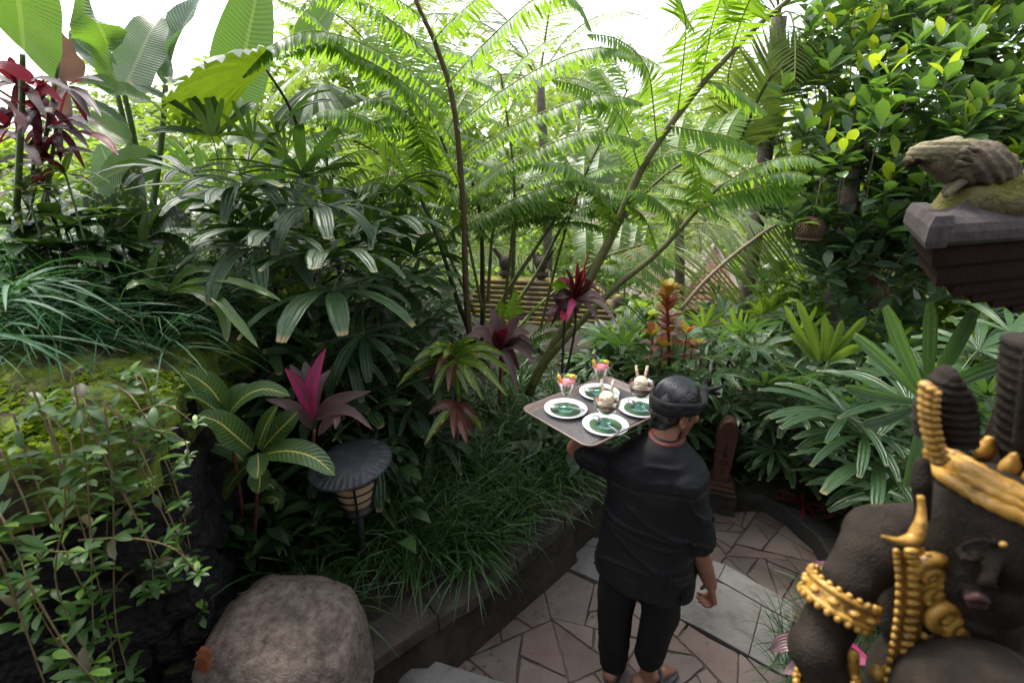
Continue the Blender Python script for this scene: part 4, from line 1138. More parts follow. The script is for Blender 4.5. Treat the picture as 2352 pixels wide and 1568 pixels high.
def hero_leaves(t, specs, prof, nhint, name='leaf', n=9, **k):
    """each leaf: (pixel path, D0, D1, width in metres, material)"""
    for s in specs:
        pts, d0, d1, w, m = s[:5]
        kk = dict(k); kk.update(s[5] if len(s) > 5 else {})
        nh = kk.pop('nh', nhint); pr = kk.pop('prof', prof)
        P = smooth_path(pxpath(pts, d0, d1), n)
        mb = MB()
        section_strip(mb, P, nh, lambda q: w * pr(q), kk.get('fold', .2), kk.get('wave', 0), kk.get('wn', 3), rng.random(), cols=kk.get('cols', 5))
        part(kk.get('name', name), mb, m, t)
NUP = V((0.1, -0.55, 0.83)); NCAM = V((0, -0.9, 0.42))

# upright near fan beside the statue
t = thing('lady_palm', W(2125, 915, 1.62), 'dark green upright fan of five broad straps right behind the crown of the statue', 'palm', 'lady palms on the right')
mb = MB(); tube(mb, [W(2130, 915, 1.62), W(2175, 1150, 1.7), W(2200, 1380, 1.75)], 0.006, 0.008, 6); part('petiole', mb, M_STEMG, t)
hero_leaves(t, [([(2125, 912), (2080, 830), (2030, 705)], 1.62, 1.55, .062, M_RHAPIS_L), ([(2128, 905), (2130, 800), (2132, 695)], 1.62, 1.6, .06, M_RHAPIS), ([(2133, 905), (2180, 810), (2235, 710)], 1.62, 1.6, .062, M_RHAPIS),
                ([(2118, 915), (2050, 850), (1960, 770)], 1.62, 1.5, .05, M_RHAPIS_L), ([(2138, 912), (2230, 860), (2320, 830)], 1.62, 1.55, .055, M_RHAPIS_L), ([(2120, 925), (2110, 1000), (2080, 1120)], 1.62, 1.5, .05, M_RHAPIS_L),
                ([(2115, 925), (2020, 910), (1940, 890)], 1.62, 1.6, .045, M_RHAPIS_L), ([(2115, 930), (2040, 960), (1980, 975)], 1.62, 1.55, .045, M_RHAPIS)], fanseg, NCAM, 'leaf_strap', fold=.3)

# ---------------------------------------------------------------- banana and fan-palm leaves, upper left
t = thing('banana_plant', W(60, 600, 1.95), 'nearest banana leaf, a large rounded green blade at the top left corner', 'banana plant')
hero_leaves(t, [([(54, 116), (50, 60), (40, -20), (25, -160)], 1.9, 1.75, .30, M_BANANA, dict(fold=.1, wave=.03))], lambda q: max(.03, min(1, (q + .004) / .16) ** .42) * (1 - max(0, q - .5) ** 2 * 2), V((.25, -.9, .3)), n=22)
mb = MB(); tube(mb, smooth_path([W(52, 125, 1.9), W(50, 250, 1.95), W(38, 480, 2.0)], 8), 0.008, 0.012, 6); part('leaf_stalk', mb, M_STEMG, t)
t = thing('banana_plant', W(300, 640, 3.0), 'tall banana plant with broad backlit leaves against the white sky', 'banana plant')
hero_leaves(t, [
    ([(268, 215), (250, 110), (215, 30), (190, -60)], 2.9, 2.7, .24, M_BANANA, dict(fold=.5, wave=.12)),
    ([(283, 208), (315, 140), (345, 75), (372, 40)], 3.0, 3.1, .42, M_BANANA, dict(fold=.06, wave=.04, prof=lambda q: broad(min(.97, .12 + q * .86)))),
    ([(381, 200), (392, 150), (409, 91), (451, 14), (490, -50)], 3.1, 3.0, .27, M_BANANA_B, dict(fold=.3, wave=.25, wn=2)),
    ([(350, 236), (300, 222), (262, 206), (210, 190), (166, 192)], 2.8, 2.6, .17, M_BANANA, dict(fold=.25, wave=.12)),
    ([(296, 290), (250, 262), (200, 240), (145, 240)], 2.8, 2.6, .12, M_BANANA_B, dict(fold=.25)),
    ([(300, 330), (250, 300), (215, 280), (175, 272)], 2.9, 2.8, .2, M_BANANA, dict(fold=.2)),
    ([(372, 372), (320, 380), (270, 395), (212, 428)], 2.5, 2.4, .2, M_BANANA, dict(fold=.15, wave=.06, nh=NCAM)),
    ([(250, 172), (215, 130), (185, 105), (160, 70)], 3.2, 3.2, .13, M_BANANA_B, dict(fold=.3)),
    ([(268, 150), (225, 100), (190, 82), (150, 75)], 3.0, 2.8, .07, M_BANANA_B, dict(fold=.2)),
    ([(560, 265), (500, 235), (430, 170)], 3.6, 3.5, .36, M_BANANA, dict(fold=.1)),
    ([(270, 75), (300, 90), (330, 105)], 3.6, 3.6, .2, M_BANANA_B, dict(fold=.2)),
    ([(640, 330), (570, 310), (520, 330)], 3.7, 3.6, .3, M_BANANA, dict(fold=.1)),
    ([(315, 460), (270, 420), (230, 330)], 3.4, 3.4, .28, M_BANANA_B, dict(fold=.2)),
    ([(225, 620), (215, 520), (150, 470)], 3.2, 3.0, .25, M_BANANA_B, dict(fold=.2)),
], lance, NUP, n=14)
for a, b, c in (((268, 210), (300, 350), (330, 520)), ((283, 205), (310, 330), (325, 480)), ((381, 195), (370, 330), (350, 480)), ((300, 330), (310, 400), (315, 470))):
    mb = MB(); tube(mb, smooth_path([W(*a, 2.95), W(*b, 3.0), W(*c, 3.05)], 8), 0.012, 0.02, 7); part('leaf_stalk', mb, M_STEMG, t)
t = thing('banana_plant', W(620, 420, 4.0), 'wide pale green banana leaf standing behind the fan palm, below the sky', 'banana plant')
hero_leaves(t, [([(530, 250), (560, 130), (600, -60)], 4.0, 3.9, .5, M_BANANA, dict(fold=.1)), ([(690, 110), (725, 60), (770, 0)], 4.2, 4.2, .26, M_BANANA, dict(fold=.15)), ([(470, 330), (460, 260), (420, 190)], 3.9, 3.9, .35, M_BANANA)], broad, NCAM, n=12)
mb = MB(); tube(mb, smooth_path([W(530, 250, 4.0), W(525, 400, 4.0), W(520, 620, 4.0)], 8), 0.02, 0.03, 7); part('leaf_stalk', mb, M_STEMG, t)
t = thing('dead_banana_leaf', W(170, 250, 2.5), 'dry pinkish brown dead banana leaf hanging beside the dark red cordyline', 'dead leaf')
hero_leaves(t, [([(118, 60), (140, 110), (165, 155), (188, 190)], 2.5, 2.5, .13, M_BROWN_LEAF, dict(fold=.3, wave=.2)), ([(135, 120), (145, 190), (158, 250), (165, 310)], 2.55, 2.5, .075, M_BROWN_LEAF, dict(fold=.6))], lambda q: strap(q), NCAM)

def fan_disk(t, H, tipdir, nrm, Rm, arc, m, n=34, cup=0.15, rag=0.06):
    mb = MB()
    X = tipdir.normalized(); Nn = (nrm - X * nrm.dot(X)).normalized(); Y = Nn.cross(X)
    K = 6
    vs, fs, uvs = [], [], []
    for i in range(2 * n + 1):
        a = -arc + 2 * arc * i / (2 * n)
        d = X * math.cos(a) + Y * math.sin(a)
        rr = Rm * (1 - 0.12 * (a / arc) ** 2) * (1 + rng.uniform(-rag, rag)) * (0.93 if i % 2 else 1.0)
        for k in range(K + 1):
            q = k / K
            vs.append(H + d * (rr * q + 0.008) + Nn * ((0.018 if i % 2 else -0.018) * q * Rm * 1.4 - cup * Rm * q * q))
            uvs.append((0.2 if i % 2 else 0.8, q))
    for i in range(2 * n):
        for k in range(K):
            b = i * (K + 1) + k
            fs.append((b, b + K + 1, b + K + 2, b + 1))
    mb.add(vs, fs, uvs, rng.random())
    part('fan_leaf', mb, m, t, smooth=False)
t = thing('fan_palm', W(700, 420, 3.1), 'fan palm with large round pleated yellow green leaves lit from behind', 'palm')
H1 = W(612, 158, 2.75)
fan_disk(t, H1, W(395, 140, 2.42) - H1, V((-.1, .5, .86)), 0.52, 1.15, M_LICUALA, 30, 0.34)
H2 = W(735, 195, 3.2)
fan_disk(t, H2, W(690, 230, 2.95) - H2, V((0, .5, .86)), 0.36, 1.4, M_LICUALA, 24, 0.3)
H3 = W(985, 235, 3.9)
fan_disk(t, H3, W(900, 180, 3.8) - H3, V((0, -0.7, 0.7)), 0.36, .8, M_BANANA_B, 16, 0.3)
fan_disk(t, W(1030, 330, 3.8), W(960, 280, 3.7) - W(1030, 330, 3.8), V((0, -0.9, -0.4)), 0.3, .8, M_LICUALA, 14, 0.3)
for a, b in (((612, 160), 2.75), ((735, 195), 3.2), ((985, 235), 3.9)):
    mb = MB(); tube(mb, smooth_path([W(a[0], a[1], b), W((a[0] + 760) / 2, 300, b + .15), W(745 + (a[0] - 700) * .3, 520, 3.4)], 10), 0.007, 0.01, 6); part('petiole', mb, M_STALK_D, t)

# ---------------------------------------------------------------- rosettes
def stem_part(t, pts, r0, r1, m, name='stem'):
    mb = MB(); tube(mb, smooth_path([V(p) for p in pts], 8), r0, r1, 6); part(name, mb, m, t)
def tip_rosette(t, base, tips, D, w, mats, prof=lance, nh=NUP, arch=26, dj=0.25, fold=.3, name='leaf', cols=5):
    """leaves from a common base pixel to given tip pixels, each arching up a little on the way"""
    for k, tp in enumerate(tips):
        m = tp[2] if len(tp) > 2 else mats[k % len(mats)]
        bx, by = base[0] + rng.uniform(-4, 4), base[1] + rng.uniform(-4, 4)
        mx, my = (bx + tp[0]) / 2, (by + tp[1]) / 2 - arch * (0.4 + abs(tp[0] - bx) / 160)
        d1 = D + rng.uniform(-dj, dj * .3)
        hero_leaves(t, [([(bx, by), (mx, my), (tp[0], tp[1])], D, d1, w * rng.uniform(.85, 1.15), m)], prof, nh, name, n=8, fold=fold, cols=cols)
def rosette(t, P, n, L, w, mats, el=(0.1, 1.2), droop=0.8, prof=lance, fold=.25, name='leaf', az0=None, spread_=2 * PI):
    for k in range(n):
        az = (az0 if az0 is not None else 0) + (k * 2.4 if az0 is None else rng.uniform(-spread_ / 2, spread_ / 2)) + rng.uniform(-.3, .3)
        e = rng.uniform(*el)
        d = V((math.cos(az) * math.cos(e), math.sin(az) * math.cos(e), math.sin(e)))
        l = L * rng.uniform(.7, 1.15)
        mb = MB()
        section_strip(mb, droop_path(P, d, l, 7, droop * rng.uniform(.6, 1.4)), V((0, 0, 1)) if e < 1.2 else -V((math.cos(az), math.sin(az), 0)), lambda q: w * prof(q), fold, 0, rnd=rng.random())
        part(name, mb, rng.choice(mats), t)

PK, HT, DK, RD, BR = M_CORDY_PINK, M_CORDY_HOT, M_CORDY_DRK, M_CORDY_RED, M_CORDY_BRT
t = thing('cordyline', W(722, 1100, 2.0), 'pink edged cordyline with a hot pink upright leaf, behind the garden lamp', 'cordyline', 'pink and red cordylines')
stem_part(t, [W(722, 985, 1.98), W(716, 1060, 2.0), W(720, 1160, 2.02)], .009, .012, M_STEMR)
hero_leaves(t, [([(720, 960), (716, 900), (728, 850), (748, 800)], 1.98, 1.9, .066, HT), ([(716, 965), (700, 910), (678, 870), (655, 845)], 1.98, 1.9, .06, HT), ([(718, 965), (700, 900), (684, 860), (666, 838)], 2.0, 2.05, .058, PK),
                ([(716, 985), (690, 945), (655, 925), (610, 917)], 1.98, 1.85, .06, PK), ([(728, 965), (755, 930), (800, 910), (852, 898)], 1.98, 1.9, .058, PK), ([(730, 960), (765, 940), (810, 945), (856, 986)], 1.96, 1.8, .05, PK),
                ([(724, 950), (728, 900), (740, 870), (760, 850)], 2.0, 2.05, .05, PK), ([(730, 1000), (760, 960), (775, 960), (770, 985)], 1.95, 1.85, .05, PK), ([(720, 940), (712, 880), (705, 850), (700, 830)], 2.02, 2.1, .06, PK)], lance, NCAM, fold=.3)
t = thing('cordyline', W(1150, 880, 2.95), 'grey pink cordyline rosette with a dark crimson heart, behind the spotted croton', 'cordyline', 'pink and red cordylines')
stem_part(t, [W(1150, 800, 2.95), W(1150, 850, 2.97), W(1148, 930, 3.0)], .01, .013, M_STEMR)
tip_rosette(t, (1151, 798), [(1127, 706), (1153, 726), (1206, 726), (1216, 767), (1234, 814), (1230, 838), (1190, 900), (1065, 778), (1086, 762), (1193, 853), (1110, 740), (1180, 745), (1090, 830), (1128, 850), (1160, 740), (1225, 790), (1140, 720)], 2.95, .06, [PK, PK, PK, PK, DK], nh=V((.25, -.8, .5)))
hero_leaves(t, [([(1150, 800), (1146, 775), (1166, 755)], 2.85, 2.8, .075, BR), ([(1150, 805), (1140, 780), (1136, 760)], 2.85, 2.8, .06, RD)], lance, NCAM)
t = thing('cordyline', W(1300, 850, 2.8), 'tall plum cordyline with crimson new leaves on two thin stems before the stone roof', 'cordyline', 'pink and red cordylines')
stem_part(t, [W(1322, 690, 2.72), W(1320, 760, 2.75), W(1300, 860, 2.8)], .007, .009, M_CANE); stem_part(t, [W(1297, 720, 2.75), W(1294, 790, 2.78), W(1290, 870, 2.8)], .007, .009, M_CANE)
tip_rosette(t, (1322, 690), [(1353, 576, BR), (1326, 600, BR), (1279, 640, BR), (1298, 618, DK), (1370, 650, DK), (1398, 668, DK), (1397, 700, PK), (1424, 752, PK), (1265, 748, DK), (1380, 752, PK), (1248, 752, PK), (1340, 640, BR), (1390, 680, DK), (1300, 740, HT), (1270, 690, DK), (1345, 620, RD)], 2.72, .046, [PK], nh=V((.5, -.6, .6)))
tip_rosette(t, (1300, 712), [(1270, 690, DK), (1290, 740, BR), (1330, 720, DK), (1255, 720, PK)], 2.75, .05, [PK], nh=NCAM, arch=14)
t = thing('cordyline', W(95, 560, 2.1), 'dark red leafed cordyline with bright crimson blades at the left edge, against the sky', 'cordyline', 'pink and red cordylines')
for (cx, cy_, D, n) in ((85, 250, 2.05, 22), (130, 290, 2.15, 20), (40, 190, 2.0, 16), (60, 330, 2.1, 14), (155, 200, 2.2, 10), (100, 370, 2.1, 12), (20, 290, 2.0, 14)):
    tips = []
    for k in range(n):
        a = rng.uniform(0, 6.28); l = rng.uniform(60, 135)
        tips.append((cx + math.cos(a) * l, cy_ + math.sin(a) * l * .8 + 20))
    tip_rosette(t, (cx, cy_), tips[:int(n * .7)], D, .032, [RD, RD, DK, RD], nh=NUP, arch=16, dj=.3)
hero_leaves(t, [([(-30, 150), (20, 155), (70, 185), (75, 195)], 1.7, 1.75, .055, BR), ([(60, 185), (100, 200), (145, 238)], 1.9, 1.9, .04, BR), ([(-40, 215), (10, 235), (60, 295)], 1.6, 1.7, .07, M_CORDY_PINK), ([(-30, 190), (20, 225), (65, 250)], 1.7, 1.8, .06, RD), ([(180, 300), (240, 320), (272, 357)], 2.1, 2.0, .035, BR)], lance, NUP)
for a, b in (((85, 250), (62, 560)), ((130, 290), (78, 560)), ((135, 140), (35, 620)), ((40, 190), (45, 580)), ((120, 380), (70, 600))):
    stem_part(t, [W(*a, 2.1), W((a[0] * 2 + b[0]) / 3, (a[1] * 1.5 + b[1]) / 2.5, 2.12), W(*b, 2.15)], .006, .009, M_STEMG)

CR, CB = M_CROTON, M_CROTON_D
t = thing('croton', W(1050, 1000, 2.65), 'long leafed croton with yellow spots and midribs at the foot of the fern', 'croton', 'colourful crotons')
stem_part(t, [W(1045, 820, 2.6), W(1048, 920, 2.63), W(1050, 1020, 2.66)], .008, .012, M_STEMR)
tip_rosette(t, (1043, 826), [(957, 905, CB), (995, 906), (1057, 936), (1165, 910), (1174, 858), (910, 890), (924, 850), (1162, 818), (1110, 920), (1010, 790), (1080, 790), (985, 815), (1120, 860), (1140, 885), (1000, 860), (950, 830), (1095, 800), (1030, 900, CB), (1075, 905)], 2.6, .05, [CR], prof=lance, nh=NCAM, arch=24)
tip_rosette(t, (1043, 822), [(1043 + rng.uniform(-115, 120), 835 + rng.uniform(-55, 65)) for k in range(15)], 2.62, .046, [CR, CR, CB, CR], nh=V((.2, -.7, .6)), arch=26)
tip_rosette(t, (1048, 930), [(1000, 998, CB), (1043, 1008, CB), (1072, 1018, CB), (975, 1022), (1010, 960, CB), (1095, 965, CB), (985, 950, CB), (1110, 990), (1060, 975, CB), (1090, 1000, CB)], 2.55, .055, [CR], nh=NCAM, arch=14)
t = thing('croton', W(1535, 830, 3.3), 'orange and red croton column with a yellow green top, right of the tiered stone roof', 'croton', 'colourful crotons')
P0, P1 = W(1537, 840, 3.3), W(1532, 668, 3.3)
stem_part(t, [P0, P0.lerp(P1, .5), P1], .012, .008, M_STEMR)
for k in range(9):
    f = k / 8
    ms = [M_CROTON_Y, M_CROTON_Y, M_CROTON_O] if f > .85 else ([M_CROTON_O, M_CROTON_O, M_CROTON_R] if f > .5 else [M_CROTON_R, M_CROTON_R, M_CROTON_O])
    rosette(t, P0.lerp(P1, .28 + .72 * f), 7, .135 if f < .9 else .12, .055, ms, (0.2 + f * .5, .7 + f * .6), .7, obov)
for (u, v, D) in ((1500, 770, 3.25), (1578, 765, 3.3), (1590, 800, 3.25), (1520, 800, 3.2)):
    P = W(u, v, D); stem_part(t, [P - V((0, 0, .25)), P - V((0, 0, .1)), P], .006, .005, M_STEMR)
    rosette(t, P, 7, .11, .05, [M_CROTON_O, M_CROTON_Y], (.5, 1.2), .5, obov)
    rosette(t, P - V((0, 0, .07)), 6, .12, .05, [M_CROTON_R], (0, .6), .8, obov)
t = thing('croton', W(120, 560, 2.0), 'dark croton with twisted yellow streaked leaves below the dark red cordyline', 'croton', 'colourful crotons')
for (u, v) in ((100, 420), (150, 400), (60, 440), (130, 460), (40, 480)):
    P = W(u, v, 2.05 + rng.uniform(-.1, .1)); stem_part(t, [P - V((0, 0, .4)), P - V((0, 0, .15)), P], .005, .004, M_STEMG)
    rosette(t, P, 11, .15, .028, [M_CROTON, M_SPOT, M_CORDY_RED, M_CROTON], (-.3, 1.0), 1.2, lance)

# yellow-veined sanchezia
t = thing('yellow_veined_shrub', W(575, 1310, 1.85), 'broad leafed shrub with bright yellow veins between the ledge and the garden lamp', 'shrub')
S_ = M_SANCH
stem_part(t, [W(592, 1045, 1.75), W(590, 1150, 1.8), W(578, 1320, 1.86)], .007, .01, M_STEMR); stem_part(t, [W(520, 950, 1.78), W(540, 1060, 1.82), W(560, 1200, 1.88)], .006, .009, M_STEMR)
hero_leaves(t, [
    ([(520, 950), (490, 900), (455, 870), (421, 853)], 1.8, 1.72, .105, S_), ([(518, 955), (480, 930), (450, 912), (423, 912)], 1.78, 1.65, .075, S_), ([(522, 950), (535, 915), (560, 897), (585, 897)], 1.8, 1.85, .085, S_), ([(522, 955), (560, 912), (610, 893), (666, 909)], 1.78, 1.75, .085, S_),
    ([(580, 1035), (540, 1000), (500, 968), (453, 953)], 1.74, 1.62, .115, S_), ([(592, 1030), (605, 990), (620, 960), (638, 932)], 1.76, 1.72, .085, S_), ([(600, 1035), (630, 1000), (665, 965), (683, 946)], 1.8, 1.85, .12, S_),
    ([(605, 1043), (660, 1035), (720, 1050), (769, 1091)], 1.74, 1.6, .105, S_, dict(nh=NUP)), ([(592, 1040), (594, 1065), (593, 1080), (591, 1099)], 1.72, 1.6, .085, S_), ([(595, 1075), (597, 1098), (596, 1115), (592, 1133)], 1.78, 1.7, .095, S_),
    ([(560, 1060), (530, 1030), (490, 1020), (455, 1030)], 1.85, 1.85, .09, S_), ([(590, 1050), (560, 1075), (530, 1110), (515, 1150)], 1.85, 1.8, .075, S_), ([(595, 1150), (620, 1140), (640, 1150), (632, 1175)], 1.8, 1.75, .06, S_), ([(590, 1120), (610, 1110), (628, 1120), (625, 1150)], 1.82, 1.8, .055, S_)], broad, NUP, fold=.22, n=10)
rosette(t, W(510, 1215, 1.85), 6, .13, .07, [M_UNDER, M_BROAD], (-.1, .6), .6, broad)

# bird's nest ferns
t = thing('birds_nest_fern', W(390, 690, 2.1), 'yellow green bird nest fern with wavy straps at the edge of the mossy ledge', 'fern', 'bird nest ferns')
hero_leaves(t, [([(380, 668), (345, 640), (331, 560), (336, 484)], 2.1, 2.15, .05, M_NEST), ([(385, 668), (350, 650), (352, 610), (373, 563)], 2.05, 2.05, .055, M_NEST), ([(388, 668), (440, 648), (510, 642), (580, 660), (645, 690)], 2.05, 1.8, .034, M_NEST),
                ([(390, 670), (440, 660), (495, 682), (545, 738), (592, 797)], 2.05, 1.75, .038, M_NEST), ([(386, 665), (430, 620), (458, 608), (488, 612)], 2.1, 2.2, .04, M_NEST), ([(392, 672), (450, 670), (512, 718), (521, 785)], 2.1, 1.9, .046, M_NEST), ([(388, 666), (440, 625), (500, 622), (565, 642)], 2.1, 2.1, .036, M_NEST),
                ([(383, 665), (370, 620), (395, 590), (430, 575)], 2.15, 2.25, .045, M_NEST), ([(380, 668), (350, 655), (320, 650), (290, 665)], 2.05, 1.9, .04, M_NEST)], strap, NUP, fold=.3, wave=.18, wn=5, n=14)
t = thing('birds_nest_fern', W(1893, 850, 2.9), 'upright bright bird nest fern rosette under the fruit tree', 'fern', 'bird nest ferns')
hero_leaves(t, [([(1880, 828), (1857, 760), (1828, 685)], 2.9, 2.85, .058, M_NEST), ([(1872, 826), (1825, 750), (1800, 702)], 2.9, 2.75, .05, M_NEST), ([(1888, 828), (1892, 780), (1893, 722)], 2.92, 2.9, .056, M_NEST), ([(1900, 828), (1920, 780), (1934, 734)], 2.9, 2.95, .052, M_NEST),
                ([(1906, 826), (1950, 770), (1990, 727)], 2.9, 2.9, .055, M_NEST), ([(1908, 828), (1945, 805), (1980, 795)], 2.85, 2.7, .06, M_NEST), ([(1884, 828), (1872, 780), (1862, 735)], 2.95, 3.0, .05, M_NEST), ([(1895, 828), (1903, 790), (1908, 745)], 2.95, 3.0, .05, M_NEST), ([(1870, 828), (1840, 790), (1815, 770)], 2.85, 2.7, .06, M_NEST)], strap, NCAM, fold=.35, n=9)

# speckled and plain broad leaves above the ledge
t = thing('speckled_shrub', W(320, 620, 2.25), 'dark dumb cane with cream speckled leaves left of the lady palms', 'shrub')
hero_leaves(t, [([(318, 525), (312, 470), (316, 420), (325, 383)], 2.25, 2.2, .145, M_SPOT), ([(320, 540), (360, 510), (400, 500), (440, 520)], 2.3, 2.2, .12, M_SPOT), ([(320, 540), (270, 500), (225, 470), (190, 455)], 2.3, 2.3, .12, M_SPOT), ([(325, 560), (370, 560), (410, 570), (440, 600)], 2.3, 2.15, .11, M_SPOT),
                ([(320, 550), (280, 530), (240, 530), (200, 550)], 2.25, 2.1, .11, M_SPOT), ([(320, 545), (300, 500), (280, 470), (270, 430)], 2.35, 2.4, .12, M_SPOT), ([(410, 720), (440, 660), (480, 620), (530, 600)], 2.4, 2.4, .1, M_SPOT)], broad, NCAM, fold=.2)
stem_part(t, [W(320, 530, 2.27), W(322, 590, 2.3), W(325, 680, 2.32)], .012, .015, M_STEMG)
t = thing('broadleaf_shrub', W(180, 640, 2.1), 'mid green broad leafed shrub behind the long grass on the ledge', 'shrub')
for (u, v, D) in ((240, 490, 2.15), (175, 520, 2.05), (120, 500, 2.1), (280, 560, 2.1), (60, 560, 1.95), (210, 570, 2.0), (150, 580, 1.95), (320, 600, 2.15), (20, 520, 2.0), (260, 610, 2.05), (90, 610, 1.95)):
    P = W(u, v, D)
    stem_part(t, [P - V((0, 0, .3)), P - V((0, 0, .12)), P], .005, .004, M_STEMR)
    rosette(t, P, 8, .17, .075, [M_BROAD, M_BROAD, M_SPOT], (-.2, .9), .8, broad)
    rosette(t, P - V((0, 0, .1)), 5, .17, .08, [M_BROAD], (-.2, .5), .8, broad)

# pink-edged leaves at the foot of the statue
t = thing('cordyline', Z(1790, 1500, .1), 'pale pink edged cordyline leaves half hidden behind the arm of the statue', 'cordyline', 'pink and red cordylines')
hero_leaves(t, [([(1850, 1330), (1880, 1305), (1935, 1300)], 1.35, 1.3, .05, M_CORDY_PINK), ([(1835, 1480), (1800, 1475), (1770, 1495)], 1.1, 1.1, .05, M_CORDY_PINK), ([(1880, 1510), (1840, 1525), (1800, 1545)], 1.1, 1.05, .05, M_CORDY_PINK), ([(1990, 1440), (1980, 1410), (1975, 1380)], 1.3, 1.3, .05, HT), ([(1930, 1480), (1960, 1500), (2000, 1520)], 1.1, 1.1, .06, HT)], lance, NUP)
stem_part(t, [W(1880, 1510, 1.1), W(1890, 1600, 1.15), W(1895, 1800, 1.2)], .006, .008, M_STEMR)

t = thing('bromeliad', Z(1838, 1172, .02), 'low plant with thin bright red leaves at the outer edge of the kerb', 'plant')
q = Z(1838, 1172, .04)
rosette(t, q + V((.05, .05, 0)), 12, .2, .022, [M_CORDY_BRT, M_CORDY_BRT, M_CORDY_RED], (.1, .9), 1.0, strap)
rosette(t, q + V((.25, -.08, 0)), 12, .2, .022, [M_CORDY_BRT, M_NEST, M_NEST], (.1, .9), 1.0, strap)
# ---------------------------------------------------------------- grass (uncountable)
def grass(name, label, tufts, L, w, mat, n_bl, lean=None, el=(0.5, 1.3), dr=1.5, seg=5):
    mb = MB()
    for (x, y, z, s) in tufts:
        for k in range(n_bl):
            az = rng.uniform(0, 6.283); e = rng.uniform(*el)
            d = V((math.cos(az) * math.cos(e), math.sin(az) * math.cos(e), math.sin(e)))
            if lean: d = (d + lean * rng.uniform(0.2, 1.0)).normalized()
            l = L * s * rng.uniform(.55, 1.15); ww = w * rng.uniform(.7, 1.2)
            p = V((x + rng.uniform(-.03, .03), y + rng.uniform(-.03, .03), z))
            pts = droop_path(p, d, l, seg, dr * rng.uniform(.5, 1.4))
            h = d.cross(V((0, 0, 1))).cross(d)
            section_strip(mb, pts, h + V((rng.uniform(-.4, .4), rng.uniform(-.4, .4), 0)), lambda q: ww * grassy(q), 0.35, 0, rnd=rng.random(), cols=3 if w > .006 else 2)
    return tag(part(name, mb, mat), label, kind='stuff')
tufts = []
for k in range(270):
    s = rng.uniform(0.06, 0.83); off = (0.2 if s > .33 else .32) + rng.random() ** 1.5 * 0.95
    p = along(offs(COPE, off), s)
    lp = W(845, 1340, 1.94)
    if abs(p[0] - lp.x - .06) < .16 and p[1] < lp.y + .05: continue
    tufts.append((p[0], p[1], max(bed_z(p[0], p[1]), 0.33 if off < .32 else -1) + .0, rng.uniform(.8, 1.15)))
grass('mondo_grass', 'dark green mondo grass arching over the coping of the low wall', tufts, .46, .0128, M_GRASS, 16, V((0.25, -0.3, 0.15)))
tufts = []
for k in range(100):
    p = along(offs(COPE, rng.uniform(.9, 1.7)), rng.uniform(.35, .95)); tufts.append((p[0], p[1], bed_z(p[0], p[1]), 1))
for k in range(60):
    x, y = rng.uniform(1.2, 2.8), rng.uniform(3.3, 4.6); tufts.append((x, y, bed_z(x, y), 1))
grass('ground_grass', 'paler grass on the slope behind the tray and around the fern foot', tufts, .3, .008, M_GRASS, 16)
tufts = []
for k in range(105):
    x = rng.uniform(-2.5, -1.48); y = 1.66 + rng.random() * 1.1
    if x > -1.75 and y < 1.85: x -= .25
    tufts.append((x, y, TOPZ + .02 + max(0, -1.5 - x) * .15, rng.uniform(.8, 1.15)))
grass('liriope_grass', 'long blue green grass arching over the mossy ledge', tufts, .6, .0095, M_GRASS_B, 24, V((0.75, -0.12, 0.05)), (0.35, 1.15), 1.15, 6)
tufts = [tuple(W(u, v, D)) + (s,) for u, v, D, s in ((-20, 700, 1.25, .8), (-30, 780, 1.2, .8), (10, 660, 1.35, .8))]
grass('edge_grass', 'broad grass blades hanging at the very left edge of the ledge', tufts, .42, .014, M_GRASS_B, 22, V((0.6, -0.4, -.2)), (0.1, .9), 1.3, 6)
tufts = []
for (u, v, D) in ((1800, 1500, 1.62), (1850, 1460, 1.7), (1870, 1400, 1.8), (1890, 1350, 1.85), (1960, 1430, 1.7), (1990, 1470, 1.6), (1830, 1540, 1.5), (1930, 1390, 1.85), (1960, 1500, 1.6), (1820, 1440, 1.75), (1900, 1440, 1.7), (2010, 1420, 1.7)):
    p = W(u, v, D); tufts.append((p.x, p.y, p.z - .1, 1))
grass('mondo_grass', 'tufts of dark grass spilling onto the step beside the statue', tufts, .3, .006, M_GRASS, 26, V((-0.3, 0.1, 0.1)))

# ---------------------------------------------------------------- shaded undergrowth (uncountable filler leaves, all sizes)
def scatter_leaves(name, label, boxes, mat, L, ratio=.4, prof=3):
    mb = MB()
    for (x0, x1, y0, y1, z0, z1, n) in boxes:
        for k in range(n):
            x, y = rng.uniform(x0, x1), rng.uniform(y0, y1)
            if inside((x, y), PATH): continue
            zb = max(bed_z(x, y), z0) if y < 7 else z0
            z = zb + (z1 - zb) * rng.random()
            if noise.noise(V((x * 2.2, y * 2.2, z * 2.2))) < -0.15: continue
            az, e = rng.uniform(0, 6.28), rng.uniform(-.6, .9)
            d = V((math.cos(az) * math.cos(e), math.sin(az) * math.cos(e), math.sin(e)))
            l = L * rng.uniform(.5, 1.3)
            section_strip(mb, droop_path((x, y, z), d, l, prof, .9), V((rng.uniform(-.3, .3), rng.uniform(-.3, .3), 1)), lambda q: l * ratio * lance(q), .25, 0, rnd=rng.random(), cols=3)
    return tag(part(name, mb, mat), label, kind='stuff')
